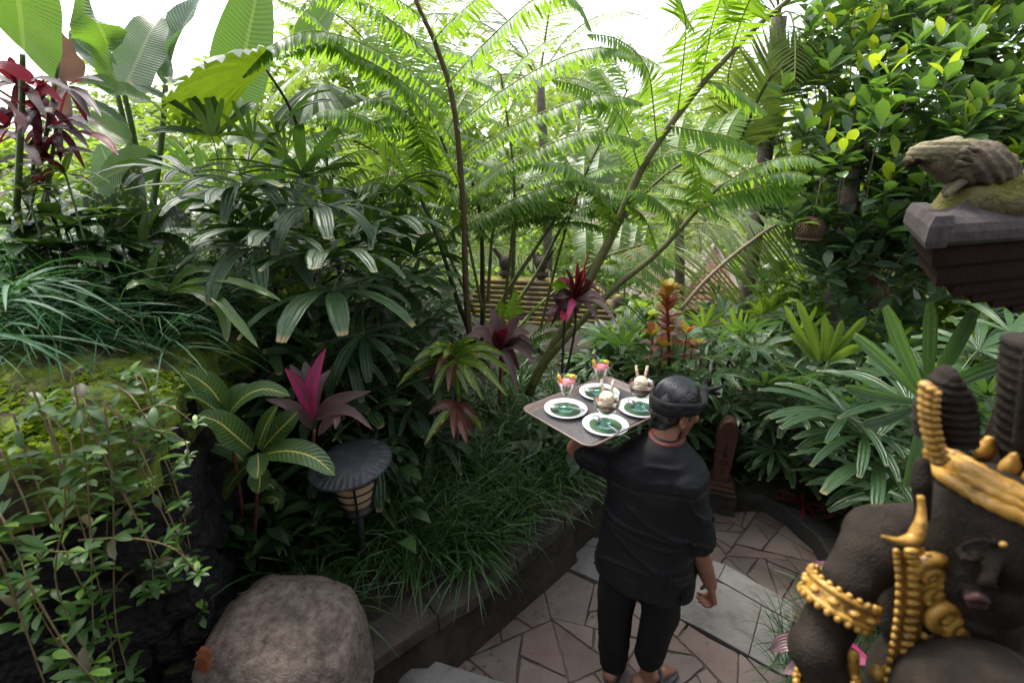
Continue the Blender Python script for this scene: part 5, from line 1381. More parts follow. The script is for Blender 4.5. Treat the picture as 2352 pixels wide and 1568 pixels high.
scatter_leaves('undergrowth', 'shaded tangle of small leaves filling the bed under the palms',
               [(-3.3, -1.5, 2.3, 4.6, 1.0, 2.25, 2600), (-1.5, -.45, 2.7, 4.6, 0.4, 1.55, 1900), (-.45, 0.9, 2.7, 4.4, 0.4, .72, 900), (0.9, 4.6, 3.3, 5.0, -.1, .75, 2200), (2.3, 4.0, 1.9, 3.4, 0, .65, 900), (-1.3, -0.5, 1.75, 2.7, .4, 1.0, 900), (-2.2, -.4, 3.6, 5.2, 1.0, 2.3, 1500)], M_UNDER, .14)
# feathery little ferns in the shade
t = thing('small_fern', W(1230, 800, 3.2), 'bright small fern with saw toothed fronds below the tiered stone roof', 'fern')
for (a, m_, b) in (((1190, 790), (1215, 720), (1250, 690)), ((1195, 790), (1180, 720), (1185, 665)), ((1200, 792), (1250, 745), (1300, 735)), ((1205, 795), (1260, 765), (1320, 770)), ((1200, 790), (1270, 760), (1355, 762)), ((1190, 792), (1160, 740), (1150, 690)), ((1480, 760), (1420, 720), (1330, 640)), ((1330, 720), (1290, 670), (1285, 640))):
    mb = MB(); pinna(mb, pxpath([a, m_, b], 3.2, 3.15), 22, .075, .016, .25, .2, .003, 2); part('frond', mb, (M_FERN, M_RACHIS_G), t)
t = thing('small_fern', W(600, 900, 2.3), 'dim little fern in deep shade behind the yellow veined shrub', 'fern')
for (a, m_, b) in (((600, 880), (640, 850), (700, 865)), ((600, 880), (560, 850), (520, 870)), ((720, 1140), (690, 1120), (640, 1150)), ((740, 1200), (780, 1160), (830, 1170))):
    mb = MB(); pinna(mb, pxpath([a, m_, b], 2.2, 2.1), 18, .06, .018, .25, .2, .003, 2); part('frond', mb, (M_UNDER, M_STEMR), t)

# ---------------------------------------------------------------- trailing shrub over the terrace wall
t = thing('trailing_shrub', (-1.45, 1.3, 1.72), 'trailing shrub hanging in woody strands down the lava stone terrace wall', 'shrub')
vl = []
VMESH = []
for k in range(5):
    mb = MB(); section_strip(mb, droop_path((0, 0, 0), V((1, 0, .1)), 1.0, 5, .5 + .2 * k), V((0, 0, 1)), lambda q: .36 * obov(q), .2, 0); VMESH.append(mb.mesh('leaf', M_VINE))
mb = MB(); section_strip(mb, droop_path((0, 0, 0), V((1, 0, .1)), 1.0, 5, .8), V((0, 0, 1)), lambda q: .34 * ellip(q), .3, .2); VB = mb.mesh('leaf', M_VINE_B)
strands = []
heroes = [([(165, 850), (200, 1100), (215, 1480)], 1.2, 1.05), ([(270, 940), (350, 1130), (430, 1290)], 1.28, 1.2), ([(180, 1240), (300, 1235), (400, 1260), (455, 1320)], 1.1, 1.1), ([(290, 950), (330, 1050), (410, 1230)], 1.3, 1.2),
          ([(70, 880), (150, 1120), (130, 1350), (240, 1560)], 1.15, 1.0), ([(240, 920), (260, 1150), (265, 1420), (300, 1560)], 1.25, 1.15), ([(60, 1330), (150, 1480), (250, 1600)], .95, .9), ([(0, 1280), (60, 1450), (110, 1590)], .95, .9), ([(310, 950), (380, 930), (450, 975)], 1.35, 1.35), ([(330, 980), (420, 1010), (430, 1050)], 1.33, 1.3),
          ([(210, 950), (240, 1050), (340, 1250), (350, 1360)], 1.25, 1.15), ([(0, 1030), (60, 1160), (90, 1290)], 1.1, 1.0), ([(120, 960), (160, 1010), (165, 1050)], 1.15, 1.1), ([(0, 1180), (40, 1260), (60, 1330)], 1.0, .92), ([(-30, 1200), (90, 1260), (200, 1265)], .98, .98), ([(30, 950), (100, 1150), (190, 1350)], 1.15, 1.05), ([(250, 930), (300, 1010), (330, 1120)], 1.3, 1.25)]
for (pp, d0, d1) in heroes: strands.append(smooth_path(pxpath(pp, d0, d1), 16))
for k in range(19):
    tt = rng.uniform(0.47, 0.86); p = along(inner, tt)
    L = math.hypot(cen[0] - p[0], cen[1] - p[1]); ox, oy = -(cen[0] - p[0]) / L, -(cen[1] - p[1]) / L
    a = V((p[0] - ox * .12, p[1] - oy * .12, TOPZ + .05)); o = rng.uniform(.05, .16); ln = rng.uniform(.25, 1.2)
    drift = rng.uniform(-.12, .16)
    strands.append(smooth_path([a, a + V((ox * (.12 + o), oy * (.12 + o), .03)), a + V((ox * (.16 + o) + drift * .4, oy * (.16 + o), -ln * .5)), a + V((ox * (.12 + o) + drift, oy * (.12 + o) - .03, -ln))], 14))
for S in strands:
    mb = MB(); tube(mb, S, .0034, .0016, 5); part('strand', mb, M_WOODY, t)
    n = len(S) - 1
    tot = sum((S[i + 1] - S[i]).length for i in range(n))
    for w_ in range(int(tot / .043)):
        f = rng.random() ** .8; x = f * n; i = min(n - 1, int(x)); P = S[i].lerp(S[i + 1], x - i)
        for q in range(rng.choice((1, 1, 2, 4))):
            az, e = rng.uniform(0, 6.28), rng.uniform(-.5, .9)
            vl.append((P, az, e, rng.uniform(.035, .08) * (1.2 if P.y < 1.0 else 1), rng.random()))
    P = S[-1]
    for q in range(6): vl.append((P, q * 1.05, rng.uniform(.1, .7), rng.uniform(.03, .055), rng.random()))
vl.sort(key=lambda a: -a[3] / (a[0] - EYE).length)
rest = MB()
for k, (P, az, e, s, r) in enumerate(vl):
    if k < 300: link('leaf', VB if r < .13 else rng.choice(VMESH), t, leaf_mat4(P, az, e, rng.uniform(-.5, .5), s))
    else:
        d = V((math.cos(az) * math.cos(e), math.sin(az) * math.cos(e), math.sin(e)))
        section_strip(rest, droop_path(P, d, s, 4, .7), V((0, 0, 1)), lambda q: s * .36 * obov(q), .2, 0, rnd=r)
tag(part('small_leaves', rest, M_VINE, t), 'remaining small leaves of the trailing strands', kind='stuff')
# ================================================================ FRUIT TREE, PALMS, FOREST, ROOFS
# ---- jackfruit tree
TX, TY = W(1925, 660, 4.1).x, 4.1
tree = thing('jackfruit_tree', (TX, TY, bed_z(TX, TY)), 'jackfruit tree with glossy dark leaves filling the upper right, hung with woven baskets', 'tree')
mb = MB()
trunk_pts = smooth_path([V((TX + .02, TY, bed_z(TX, TY) - .1)), V((TX, TY, .9)), V((TX - .02, TY, 1.7)), V((TX + .05, TY + .25, 2.6)), V((TX + .3, TY + .6, 3.6)), V((TX + .5, TY + .8, 5.0))], 14)
tube(mb, trunk_pts, [.1 - .0045 * k for k in range(15)], sides=10)
part('trunk', mb, M_BARK, tree)
JL = []
for k in range(4):
    for m in (M_JACK, M_JACK_D, M_JACK_Y):
        mb = MB()
        section_strip(mb, droop_path((0, 0, 0), V((1, 0, .05)), 1.0, 5, .15 + .2 * k), V((0, 0, 1)), lambda q: .50 * obov(min(1, .04 + q * .96)), .18, .03)
        JL.append((mb.mesh('leaf', m), m))
def jleaves(m): return [a for a, b in JL if b is m]
tips, twigs = [], MB()
def tip_ok(P):
    u, v = uv_of(P)
    if v > 740 or u < 1690: return False
    edge = 1745 + 40 * math.sin(v / 60.0) + (max(0, 190 - v) * .55)     # left outline of the crown
    if v > 330: edge = 1790 - (v - 330) * .12 + 60 * math.sin(v / 40)
    return u > edge
for (c, r, n) in (((4.1, 4.7, 2.95), (2.4, 1.0, 1.55), 1000), ((3.0, 4.0, 2.5), (.95, .75, .9), 260), ((2.9, 4.1, 1.75), (.8, .55, .55), 46), ((3.6, 3.9, 2.2), (.8, .6, .6), 50), ((2.85, 3.5, 1.75), (.6, .18, .55), 24), ((2.55, 3.6, 2.1), (.35, .2, .35), 16), ((3.9, 5.6, 2.9), (2.6, .7, 1.7), 420)):
    k = 0
    while k < n:
        d = V((rng.gauss(0, 1), rng.gauss(0, 1), rng.gauss(0, 1))).normalized()
        if d.y > .75 and rng.random() < .7: continue
        s = rng.uniform(.55, 1.0)
        P = V((c[0] + d.x * r[0] * s, c[1] + d.y * r[1] * s, c[2] + d.z * r[2] * s))
        k += 1
        if noise.noise(P * 1.5) < -.36: continue
        if not tip_ok(P): continue
        if P.y < 3.2: continue
        tips.append(P)
leaves = []
for P in tips:
    i = min(13, max(3, int((P.z - 0.3) / 5 * 14) - 2))
    Q = trunk_pts[i].lerp(P, .55) + V((0, 0, -.12))
    if rng.random() < .3: tube(twigs, [Q.lerp(P, .5), Q.lerp(P, .75) + V((0, 0, .02)), P], .006, .003, 4, cap=False)
    up = (V((P.x - TX, P.y - TY - .3, 0)).normalized() * .5 + V((rng.uniform(-.3, .3), rng.uniform(-.3, .3), 1))).normalized()
    a0 = rng.uniform(0, 6.28)
    n = rng.randint(6, 9)
    yng = P.z > 2.2 and rng.random() < .42
    for q in range(n):
        f = q / n
        az = a0 + q * 2.4
        e = .05 + f * 1.25 + rng.uniform(-.2, .2)
        pos = P + V((0, 0, -.14 * (1 - f))) + V((rng.uniform(-.01, .01),) * 3)
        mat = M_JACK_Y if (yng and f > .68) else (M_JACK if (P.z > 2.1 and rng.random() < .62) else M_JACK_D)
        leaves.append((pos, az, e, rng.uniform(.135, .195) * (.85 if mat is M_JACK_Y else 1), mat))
leaves.sort(key=lambda a: -a[3] / (a[0] - EYE).length - (1 if uv_of(a[0])[0] < 2352 and -10 < uv_of(a[0])[1] else 0))
tag(part('twigs', twigs, M_BARK, tree), 'fine twigs inside the crown', kind='stuff')
rest = {M_JACK: MB(), M_JACK_D: MB(), M_JACK_Y: MB()}
for k, (P, az, e, s, m) in enumerate(leaves):
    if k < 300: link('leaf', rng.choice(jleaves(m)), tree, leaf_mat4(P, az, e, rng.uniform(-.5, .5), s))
    else:
        d = V((math.cos(az) * math.cos(e), math.sin(az) * math.cos(e), math.sin(e)))
        nh = V((-math.cos(az) * math.sin(e), -math.sin(az) * math.sin(e), math.cos(e))) + V((rng.uniform(-.35, .35), rng.uniform(-.35, .35), 0))
        section_strip(rest[m], droop_path(P, d, s, 5, rng.uniform(.1, .8)), nh, lambda q: s * .5 * obov(min(1, .04 + q * .96)), .18, .03, rnd=rng.random())
for m, b in rest.items(): tag(part('foliage', b, m, tree), 'remaining leaves of the crown', kind='stuff')

# ---- woven baskets round the fruit
def basket(P, rx, rz, label):
    t = thing('fruit_basket', P, label, 'basket', 'woven baskets hung on the fruit tree')
    mb = MB(); ell(mb, P, rx * .8, rx * .8, rz * .85, sub=2); part('jackfruit', mb, M_JFRUIT, t)
    mb = MB()
    for k in range(26):
        for sg in (1, -1):
            a0 = k / 26 * 6.283
            pts = []
            for q in range(9):
                th = .12 + q / 8 * 2.75
                a = a0 + sg * q * .16
                pts.append(P + V((math.sin(th) ** .8 * rx * math.cos(a), math.sin(th) ** .8 * rx * math.sin(a), math.cos(th) * rz)))
            tube(mb, pts, .0045, None, 3, cap=False)
    part('weave', mb, M_BASKET, t)
    mb = MB(); tube(mb, smooth_path([P + V((0, 0, rz * .95)), P + V((.02, .03, rz + .25)), P + V((.1, .2, rz + .7))], 6), .006, None, 5); part('cord', mb, M_WOODY, t)
    mb = MB(); th = 2.3
    tube(mb, [P + V((math.sin(th) ** .8 * rx * 1.02 * math.cos(a), math.sin(th) ** .8 * rx * 1.02 * math.sin(a), math.cos(th) * rz)) for a in [k / 20 * 6.2832 for k in range(21)]], .012, None, 5); part('rim', mb, M_BASKET, t)
basket(W(1955, 615, 3.85), .17, .17, 'large woven bamboo basket on the trunk of the fruit tree')
basket(W(1992, 672, 3.8), .14, .13, 'lower woven bamboo basket with a dark rim under the larger one')
basket(W(1862, 528, 3.72), .1, .095, 'small woven bamboo basket hidden among leaves left of the trunk')

# ---- coconut palms and other feathery palms behind
def palm_tree(name, label, base, crown, n, L, mat=M_COCO, dry=0, droop=1.2, r=.1, lw=.021, ll=.42, spread_=None, gap=.045, elr=(-.1, 1.25), trunk=True):
    t = thing(name, base, label, 'palm', 'feathery palms beyond the bed')
    if trunk:
        mb = MB(); tube(mb, smooth_path([V(base), V(base).lerp(crown, .5) + V((.1, 0, 0)), crown], 8), r, r * .7, 8); part('trunk', mb, M_BARK, t)
    for k in range(n):
        az = k * 2.39996 + rng.uniform(-.25, .25)
        if spread_: az = rng.uniform(*spread_)
        f = (k + .5) / n
        e = elr[0] + (elr[1] - elr[0]) * (1 - f) + rng.uniform(-.15, .15)
        d = V((math.cos(az) * math.cos(e), math.sin(az) * math.cos(e), math.sin(e)))
        l = L * rng.uniform(.8, 1.1)
        pts = droop_path(crown, d, l, 9, droop * rng.uniform(.8, 1.2))
        mb = MB()
        m = M_COCO_DRY if rng.random() < dry else mat
        pinna(mb, pts, int(l / gap), ll * l / 2.0, lw, .3, .55, .014 * l / 2, 2, env=lambda q: 0 if q < .14 else min(1, .5 + (q - .14) * 2.5) * min(1, (1.03 - q) * 2.2) ** .7)
        part('frond', mb, (m, M_RACHIS_G), t)
    return t
def gz(x, y): return far_z(x, y) - .4
def palm_px(label, u, v, D, n, L, **k):
    c = W(u, v, D)
    return palm_tree('coconut_palm', label, (c.x + .2, c.y + .3, gz(c.x, c.y)), c, n, L, **k)
palm_px('coconut palm with many half dry drooping fronds behind the olive fern stalks', 1560, 520, 7.5, 15, 2.3, dry=.35, droop=1.5)
palm_px('tall yellow green coconut palm against the sky above the middle of the garden', 1240, 190, 8.5, 15, 2.5, mat=M_COCO, droop=1.5)
palm_px('pale green coconut palm low behind the tiered stone roof on its left', 985, 610, 7.0, 13, 2.0, droop=1.4)
palm_px('coconut palm with dark underside at the top, left of the fruit tree', 1790, 40, 5.2, 9, 1.4, droop=1.7, ll=.5, gap=.04, spread_=(1.8, 4.6))
palm_px('slender coconut palm showing between the fern fronds at the upper left', 860, 120, 8.0, 13, 2.1, droop=1.5)
palm_px('distant coconut palm in the gap between the two largest ferns', 1430, 300, 13.0, 14, 2.8, droop=1.5)
palm_px('young feathery palm on the slope right of the fruit tree trunk', 2120, 640, 5.2, 13, 1.3, droop=1.2, r=.05, ll=.45, gap=.04)
palm_px('small areca palm with a yellow spear leaf beside the tiled roof', 1700, 755, 5.6, 11, .8, droop=1.1, r=.04, ll=.5, gap=.035, elr=(.2, 1.4))
palm_px('far coconut palm at the right between the roof and the fruit tree', 1760, 560, 11.0, 14, 2.4, droop=1.4)
palm_px('distant coconut palm rising at the left beyond the banana leaves', 470, 430, 10.0, 13, 2.4, droop=1.4)
palm_px('feathery palm filling the gap behind the dark lady palms', 830, 400, 5.4, 12, 1.5, droop=1.3, r=.05, ll=.45, gap=.045)
# two big fronds with hero positions
t = thing('coconut_palm', W(1568, 760, 4.6), 'single pale ribbed coconut frond leaning across the tiled roof', 'palm', 'feathery palms beyond the bed')
mb = MB(); pinna(mb, pxpath([(1560, 715), (1615, 650), (1673, 596), (1725, 555), (1785, 515), (1850, 500)], 4.6, 4.4), 46, .55, .022, .55, .4, .022, 2, nh=V((.3, -.5, .8))); part('frond', mb, (M_COCO, M_COCO_DRY), t)
mb = MB(); pinna(mb, pxpath([(1545, 690), (1520, 620), (1480, 555), (1420, 510)], 4.8, 4.6), 36, .5, .02, .6, .4, .02, 2); part('frond', mb, (M_COCO_DRY, M_COCO_DRY), t)
t = thing('coconut_palm', W(1700, 420, 4.6), 'upright coconut frond with yellow leaflets, against the left edge of the fruit tree', 'palm', 'feathery palms beyond the bed')
mb = MB(); pinna(mb, pxpath([(1690, 345), (1712, 295), (1750, 210), (1792, 150), (1840, 110)], 4.6, 4.4), 40, .42, .026, .1, .55, .016, 2, nh=V((.1, -.8, .5))); part('frond', mb, (M_COCO, M_STALK_D), t)
mb = MB(); pinna(mb, pxpath([(1700, 330), (1680, 260), (1672, 180), (1690, 110)], 4.7, 4.6), 30, .35, .026, .2, .5, .014, 2, nh=V((.1, -.8, .5))); part('frond', mb, (M_COCO, M_STALK_G), t)

# ---- bright shrubs in the middle distance, each a thing
def crown_leaves(mb, c, r, n, L, wr=.5):
    for k in range(n):
        d = V((rng.gauss(0, 1), rng.gauss(0, 1), rng.gauss(0, 1))).normalized()
        s = rng.random() ** .4
        P = V((c[0] + d.x * r[0] * s, c[1] + d.y * r[1] * s, c[2] + d.z * r[2] * s))
        if noise.noise(P * (1.6 / max(r))) < -.22: continue
        az, e = rng.uniform(0, 6.28), rng.uniform(-.5, .9)
        dd = V((math.cos(az) * math.cos(e), math.sin(az) * math.cos(e), math.sin(e)))
        l = L * rng.uniform(.5, 1.4)
        section_strip(mb, [P, P + dd * l * .5, P + dd * l + V((0, 0, -.2 * l))], V((rng.uniform(-.4, .4), rng.uniform(-.4, .4), 1)), lambda q: l * wr * (.4 if q < .2 else (1 if q < .8 else .15)), .1, 0, rnd=rng.random(), cols=2)
SHRUBS = [('bright yellow green shrub on the slope below the fruit tree', 2050, 700, 5.5, .8, 260), ('sunlit light green bush behind the gate pillar', 2250, 640, 6.0, 1.2, 380), ('sunlit bush between the tiled roof and the fruit tree', 1850, 650, 6.8, .7, 300),
          ('rounded pale green bush below the coconut frond', 1790, 730, 6.8, .7, 280), ('light green bush behind the small areca palm', 1860, 690, 6.0, .8, 260), ('pale bush left of the tiered stone roof', 960, 700, 6.2, .45, 200),
          ('low bush at the foot of the tiered stone roof', 1500, 760, 5.2, .38, 200), ('tall pale bush behind the stone roof birds', 1230, 590, 9.0, 1.3, 360), ('bush in the hollow behind the dry coconut palm', 1440, 600, 9.5, 1.3, 360),
          ('green bush at the left beyond the broad leaves', 220, 470, 5.0, .8, 300), ('green bush behind the left lady palms', 640, 470, 5.6, 1.0, 360), ('light bush at the far right edge below the pillar', 2330, 760, 4.6, .7, 260)]
for (lab, u, v, D, r, n) in SHRUBS:
    c = W(u, v, D)
    t = thing('shrub', (c.x, c.y, gz(c.x, c.y)), lab, 'shrub', 'shrubs on the slope beyond the bed')
    mb = MB(); crown_leaves(mb, c, (r * 1.15, r * .9, r * .9), n * 6, .15); part('crown', mb, rng.choice((M_FOREST_Y, M_FOREST, M_FOREST_Y)), t)
    mb = MB(); tube(mb, [V((c.x, c.y, gz(c.x, c.y))), c], .03, .015, 5); part('trunk', mb, M_BARK, t)

TREES = [('leafy green tree standing beyond the upright fern stalk', 1010, 215, 11, 1.5), ('tall tree beyond the fan palm leaf at the upper left', 800, 200, 10, 1.4), ('rounded tree behind the banana plants at the left', 330, 400, 9, 1.3),
         ('tree rising behind the left lady palms', 640, 270, 9.5, 1.4), ('distant tree behind the crossing fern fronds', 1330, 235, 17, 2.2), ('distant tree just left of the fruit tree', 1640, 285, 15, 1.8), ('pale tree above the tiered stone roof', 1160, 300, 12, 1.5)]
for (lab, u, v, D, r) in TREES:
    c = W(u, v, D)
    t = thing('tree', (c.x, c.y, gz(c.x, c.y)), lab, 'tree', 'trees beyond the garden')
    mb = MB(); crown_leaves(mb, c, (r, r * .9, r), 1700, .2); part('crown', mb, M_FOREST, t)
    mb = MB(); g_ = V((c.x, c.y, gz(c.x, c.y))); tube(mb, smooth_path([g_, g_.lerp(c, .5) + V((.12, 0, 0)), c], 6), .12, .05, 7); part('trunk', mb, M_BARK, t)

# ---- the wood on the far side of the valley (uncountable)
mb = MB()
for k in range(230):
    y = rng.uniform(15, 62); x = rng.uniform(-1, 1) * (y * 1.25 + 4)
    z = far_z(x, y)
    r = rng.uniform(1.2, 2.6) * (.7 + y / 60)
    h = rng.uniform(1.0, 2.0) * r
    crown_leaves(mb, (x, y, z + h), (r, r, r * 1.1), 420, .17 + .011 * y, .6)
tag(part('far_wood', mb, M_FOREST, smooth=False), 'pale green wooded slope across the valley', kind='stuff')

# ---- tiered stone roof (garden shrine)
SB = R(11)
S0 = W(1236, 700, 6.0)
def SP(a, b, z): return V((S0.x + a * math.cos(SB) + b * math.sin(SB), S0.y - a * math.sin(SB) + b * math.cos(SB), z))
shrine = thing('stone_shrine', SP(0, 0, -.7), 'mossy garden shrine with a tiered dark stone roof and two carved birds on top', 'shrine')
NC = 9
for k in range(NC):
    f = k / (NC - 1)
    wdt, dep = 1.86 - .34 * f ** 1.3, 1.0 - .62 * f
    z = .60 + k * .052
    mb = MB(); c = SP(0.06 * (1 - f), 0, z); box(mb, c, wdt, dep, .045, -SB, bev=.008)
    c = SP(0.06 * (1 - f), 0.02, z - .008); box(mb, c, wdt - .06, dep - .06, .012, -SB)
    part('roof_course', mb, M_SHRINE, shrine, smooth=False)
mb = MB(); box(mb, SP(0, 0, .60 + NC * .052), 1.42, .26, .05, -SB, bev=.012); part('ridge', mb, M_SHRINE, shrine, smooth=False)
mb = MB(); box(mb, SP(.1, .0, -.8), 1.25, .62, 1.25, -SB); part('body', mb, M_SHRINE_D, shrine, smooth=False)
for i, (w_, d_, z_) in enumerate(((1.5, .78, .53), (1.42, .72, .46), (1.34, .67, .39))):
    mb = MB(); box(mb, SP(.1, 0, z_), w_, d_, .055, -SB, bev=.01); part('cornice', mb, M_SHRINE_D, shrine, smooth=False)
for sgn in (1, -1):
    mb = MB(); a = .93 if sgn > 0 else -.86
    ell(mb, SP(a, -.1, .82), .11, .14, .12, sub=2); ell(mb, SP(a + .06 * sgn, -.14, .92), .07, .08, .1, sub=2); ell(mb, SP(a - .06 * sgn, -.15, .72), .1, .12, .07, sub=2)
    part('roof_ornament', fuse(mb, 'roof_ornament', M_SHRINE, .02, 3), None, shrine) if False else link('roof_ornament', fuse(mb, 'roof_ornament', M_SHRINE, .02, 3), shrine)
def little_bird(a, z, flip, label):
    t = thing('bird_carving', SP(a, 0, z), label, 'statue', 'carved birds on the tiered roof')
    mb = MB(); f = -1 if flip else 1
    ell(mb, SP(a, 0, z + .06), .095, .09, .055, sub=2)
    ell(mb, SP(a, 0, z + .19), .085, .075, .10, sub=2)
    cap(mb, SP(a - .04 * f, 0, z + .24), SP(a - .12 * f, -.01, z + .34), .04, .028); ell(mb, SP(a - .135 * f, -.01, z + .365), .032, .03, .03, sub=2)
    cap(mb, SP(a - .15 * f, -.01, z + .365), SP(a - .19 * f, -.015, z + .345), .014, .006)
    cap(mb, SP(a + .05 * f, 0, z + .2), SP(a + .12 * f, .02, z + .35), .045, .02); cap(mb, SP(a + .03 * f, .03, z + .2), SP(a + .06 * f, .06, z + .33), .035, .015)
    link('body', fuse(mb, 'body', M_SHRINE_D, .014, 3), t)
ZR = .60 + NC * .052 + .05
little_bird(-.43, ZR, False, 'carved stone bird with raised wings at the left on the tiered roof')
little_bird(.03, ZR, True, 'carved stone bird half hidden by fern stalks at the middle of the tiered roof')

# ---- tiled roof of a pavilion down the slope
h = thing('pavilion', W(1625, 760, 9.2), 'small pavilion whose red brown tiled roof shows between the palm fronds', 'building')
A0, A1, AP = W(1545, 712, 9.0), W(1715, 712, 9.0), W(1642, 560, 10.3)
ex = (A1 - A0).normalized(); upv = (AP - (A0 + A1) / 2); rows = 13
nrm = ex.cross(upv).normalized(); nrm = -nrm if nrm.y > 0 else nrm
tile_mb = MB(); th, tw = upv.length / rows, .108
vs = [ex * x + upv.normalized() * y + nrm * z for x, y, z in ((0, 0, .0), (tw * .94, 0, .0), (tw * .94, th * 1.15, -.012), (0, th * 1.15, -.012), (0, 0, .022), (tw * .94, 0, .022), (tw * .94, th * 1.15, .01), (0, th * 1.15, .01))]
tile_mb.add(vs, [(4, 5, 6, 7), (0, 1, 5, 4), (1, 2, 6, 5), (0, 4, 7, 3)])
TILE = tile_mb.mesh('roof_tile', M_TERRA, False)
for r_ in range(rows):
    f = r_ / rows
    L0 = A0.lerp(AP, f); wd = (A1 - A0).length * (1 - f)
    n = int(wd / tw)
    for k in range(n):
        link('roof_tile', TILE, h, Matrix.Translation(L0 + ex * (k * tw + (r_ % 2) * tw * .5) + nrm * rng.uniform(0, .008)))
mb = MB(); B = W(1500, 690, 10.5); mb.add([A0, AP, B + V((-.6, .8, 0)), B], [(0, 1, 2, 3)]); part('thatch_slope', mb, M_THATCH, h)
mb = MB(); B2 = A1 + V((.5, 1.6, 0)); mb.add([A1, B2, AP], [(0, 1, 2)]); part('rear_slope', mb, M_TERRA, h)
for a in (A0, A1):
    mb = MB(); tube(mb, smooth_path([a + nrm * .03 - upv.normalized() * .1, a.lerp(AP, .5) + nrm * .03, AP + nrm * .04], 6), .06, .05, 6); part('hip_ridge', mb, M_THATCH, h)
mb = MB(); c = (A0 + A1) / 2; box(mb, (c.x, c.y + .9, c.z - 1.6), 1.0, 1.0, 1.6, 0); part('wall', mb, M_THATCH, h)
# ================================================================ LAMP, MARKER, PILLAR, STATUE
# ---- garden lamp
LB = W(845, 1340, 1.94); LX, LY = LB.x, LB.y
lamp = thing('garden_lamp', (LX, LY, bed_z(LX, LY)), 'black iron garden lamp with a wide slate lid over a caged cream shade', 'lamp')
mb = MB(); tube(mb, [V((LX, LY, bed_z(LX, LY) - .1)), V((LX, LY, .70)), V((LX, LY, .915))], .021, .021, 12); part('post', mb, M_IRON, lamp)
mb = MB(); lathe(mb, [(.0, .873), (.06, .88), (.078, .9), (.078, .915), (.0, .915)], V((LX, LY, 0)), 24); part('cup', mb, M_IRON, lamp)
mb = MB(); lathe(mb, [(.0, .917), (.068, .917), (.086, .99), (.108, 1.08), (.12, 1.145), (.0, 1.146)], V((LX, LY, 0)), 32); part('shade', mb, M_SHADE, lamp)
def shade_r(z): return .069 + (z - .917) / (1.145 - .917) * .054
mb = MB()
for z in (.938, .988, 1.038, 1.088, 1.143):
    r = shade_r(z) + .004
    tube(mb, [V((LX + r * math.cos(a), LY + r * math.sin(a), z)) for a in [k / 28 * 6.2832 for k in range(29)]], .0042, None, 6)
part('cage_ring', mb, M_IRON, lamp)
for k in range(6):
    a = k / 6 * 6.283 + R(-72); mb = MB()
    tube(mb, [V((LX + (shade_r(z) + .007) * math.cos(a), LY + (shade_r(z) + .007) * math.sin(a), z)) for z in (.91, .97, 1.03, 1.09, 1.147)], .0055, None, 6); part('cage_bar', mb, M_IRON, lamp)
mb = MB()
prof = [(0, 1.148), (.165, 1.148), (.186, 1.15), (.193, 1.156), (.188, 1.164)]
lathe(mb, prof, V((LX, LY, 0)), 96)
# domed lid with a chiselled rim
vs, fs = [], []
NSEC = 144
rr = [.190, .176, .162, .150, .143, .10, .05, .0005]
for i, r in enumerate(rr):
    for k in range(NSEC):
        a = k / NSEC * 6.2832
        z = 1.162 + .036 * (1 - (r / .19) ** 2)
        if i in (1, 2, 3):
            z += .0042 * math.sin(k * 1.6 + 2.5 * noise.noise(V((k * .12, i * .3, 0))))
        if i >= 4: z += .004
        vs.append(V((LX + r * math.cos(a), LY + r * math.sin(a), z)))
for i in range(len(rr) - 1):
    for k in range(NSEC):
        k2 = (k + 1) % NSEC; fs.append((i * NSEC + k, i * NSEC + k2, (i + 1) * NSEC + k2, (i + 1) * NSEC + k))
mb.add(vs, fs)
lid = mb.mesh('lid', M_LID)
# the lid sits a little askew
piv = Matrix.Translation(V((LX, LY, 1.1))); M_ = piv @ Matrix.Rotation(R(4), 4, 'X') @ Matrix.Rotation(R(-5), 4, 'Y') @ piv.inverted()
lid.transform(M_)
link('lid', lid, lamp)

# ---- small lamp behind the palm fans
q = Z(1842, 1170, .05); s = thing('garden_lamp', q, 'second garden lamp almost hidden behind the grey green palm fans', 'lamp')
q = V((q.x + .12, q.y + .12, q.z))
mb = MB(); tube(mb, [q + V((0, 0, -.1)), q + V((0, 0, .2))], .018, .018, 8); part('post', mb, M_IRON, s)
mb = MB(); lathe(mb, [(0, .2), (.05, .2), (.085, .38), (0, .38)], q, 20); part('shade', mb, M_SHADE, s)
for z in (.22, .26, .30, .34):
    mb = MB(); r = .05 + (z - .2) * .2 + .004; tube(mb, [q + V((r * math.cos(a), r * math.sin(a), z)) for a in [k / 20 * 6.2832 for k in range(21)]], .004, None, 5); part('cage_ring', mb, M_IRON, s)
mb = MB(); lathe(mb, [(0, .385), (.15, .385), (.16, .395), (.1, .415), (0, .42)], q, 32); part('lid', mb, M_LID, s)

# ---- red stone marker with carved letters
q = Z(1655, 1138, 0.0); SX, SY = q.x, q.y + .06
face = math.atan2(-SX, SY) * .75
st = thing('stone_marker', (SX, SY, 0), 'red stone marker with rounded top and faint carved letters at the path bend', 'marker')
mb = MB(); box(mb, (SX, SY, -.14), .26, .24, .20, face, bev=.012); part('plinth', mb, M_COPING, st, smooth=False)
mb = MB(); box(mb, (SX, SY, .06), .22, .2, .035, face, bev=.008); box(mb, (SX, SY, .095), .19, .17, .03, face, bev=.006); part('base_moulding', mb, M_STELE, st, smooth=False)
cs, sn = math.cos(face), math.sin(face)
def MP(x, y, z): return V((SX + x * cs - y * sn, SY + x * sn + y * cs, z))
out = []
for k in range(25):
    a = k / 24 * math.pi
    out.append((.072 * math.cos(a) * (1 if abs(math.cos(a)) > .2 else 1), .50 + .17 * math.sin(a) ** .8))
prof2 = [(.058, .125), (.066, .3)] + out + [(-.066, .3), (-.058, .125)]
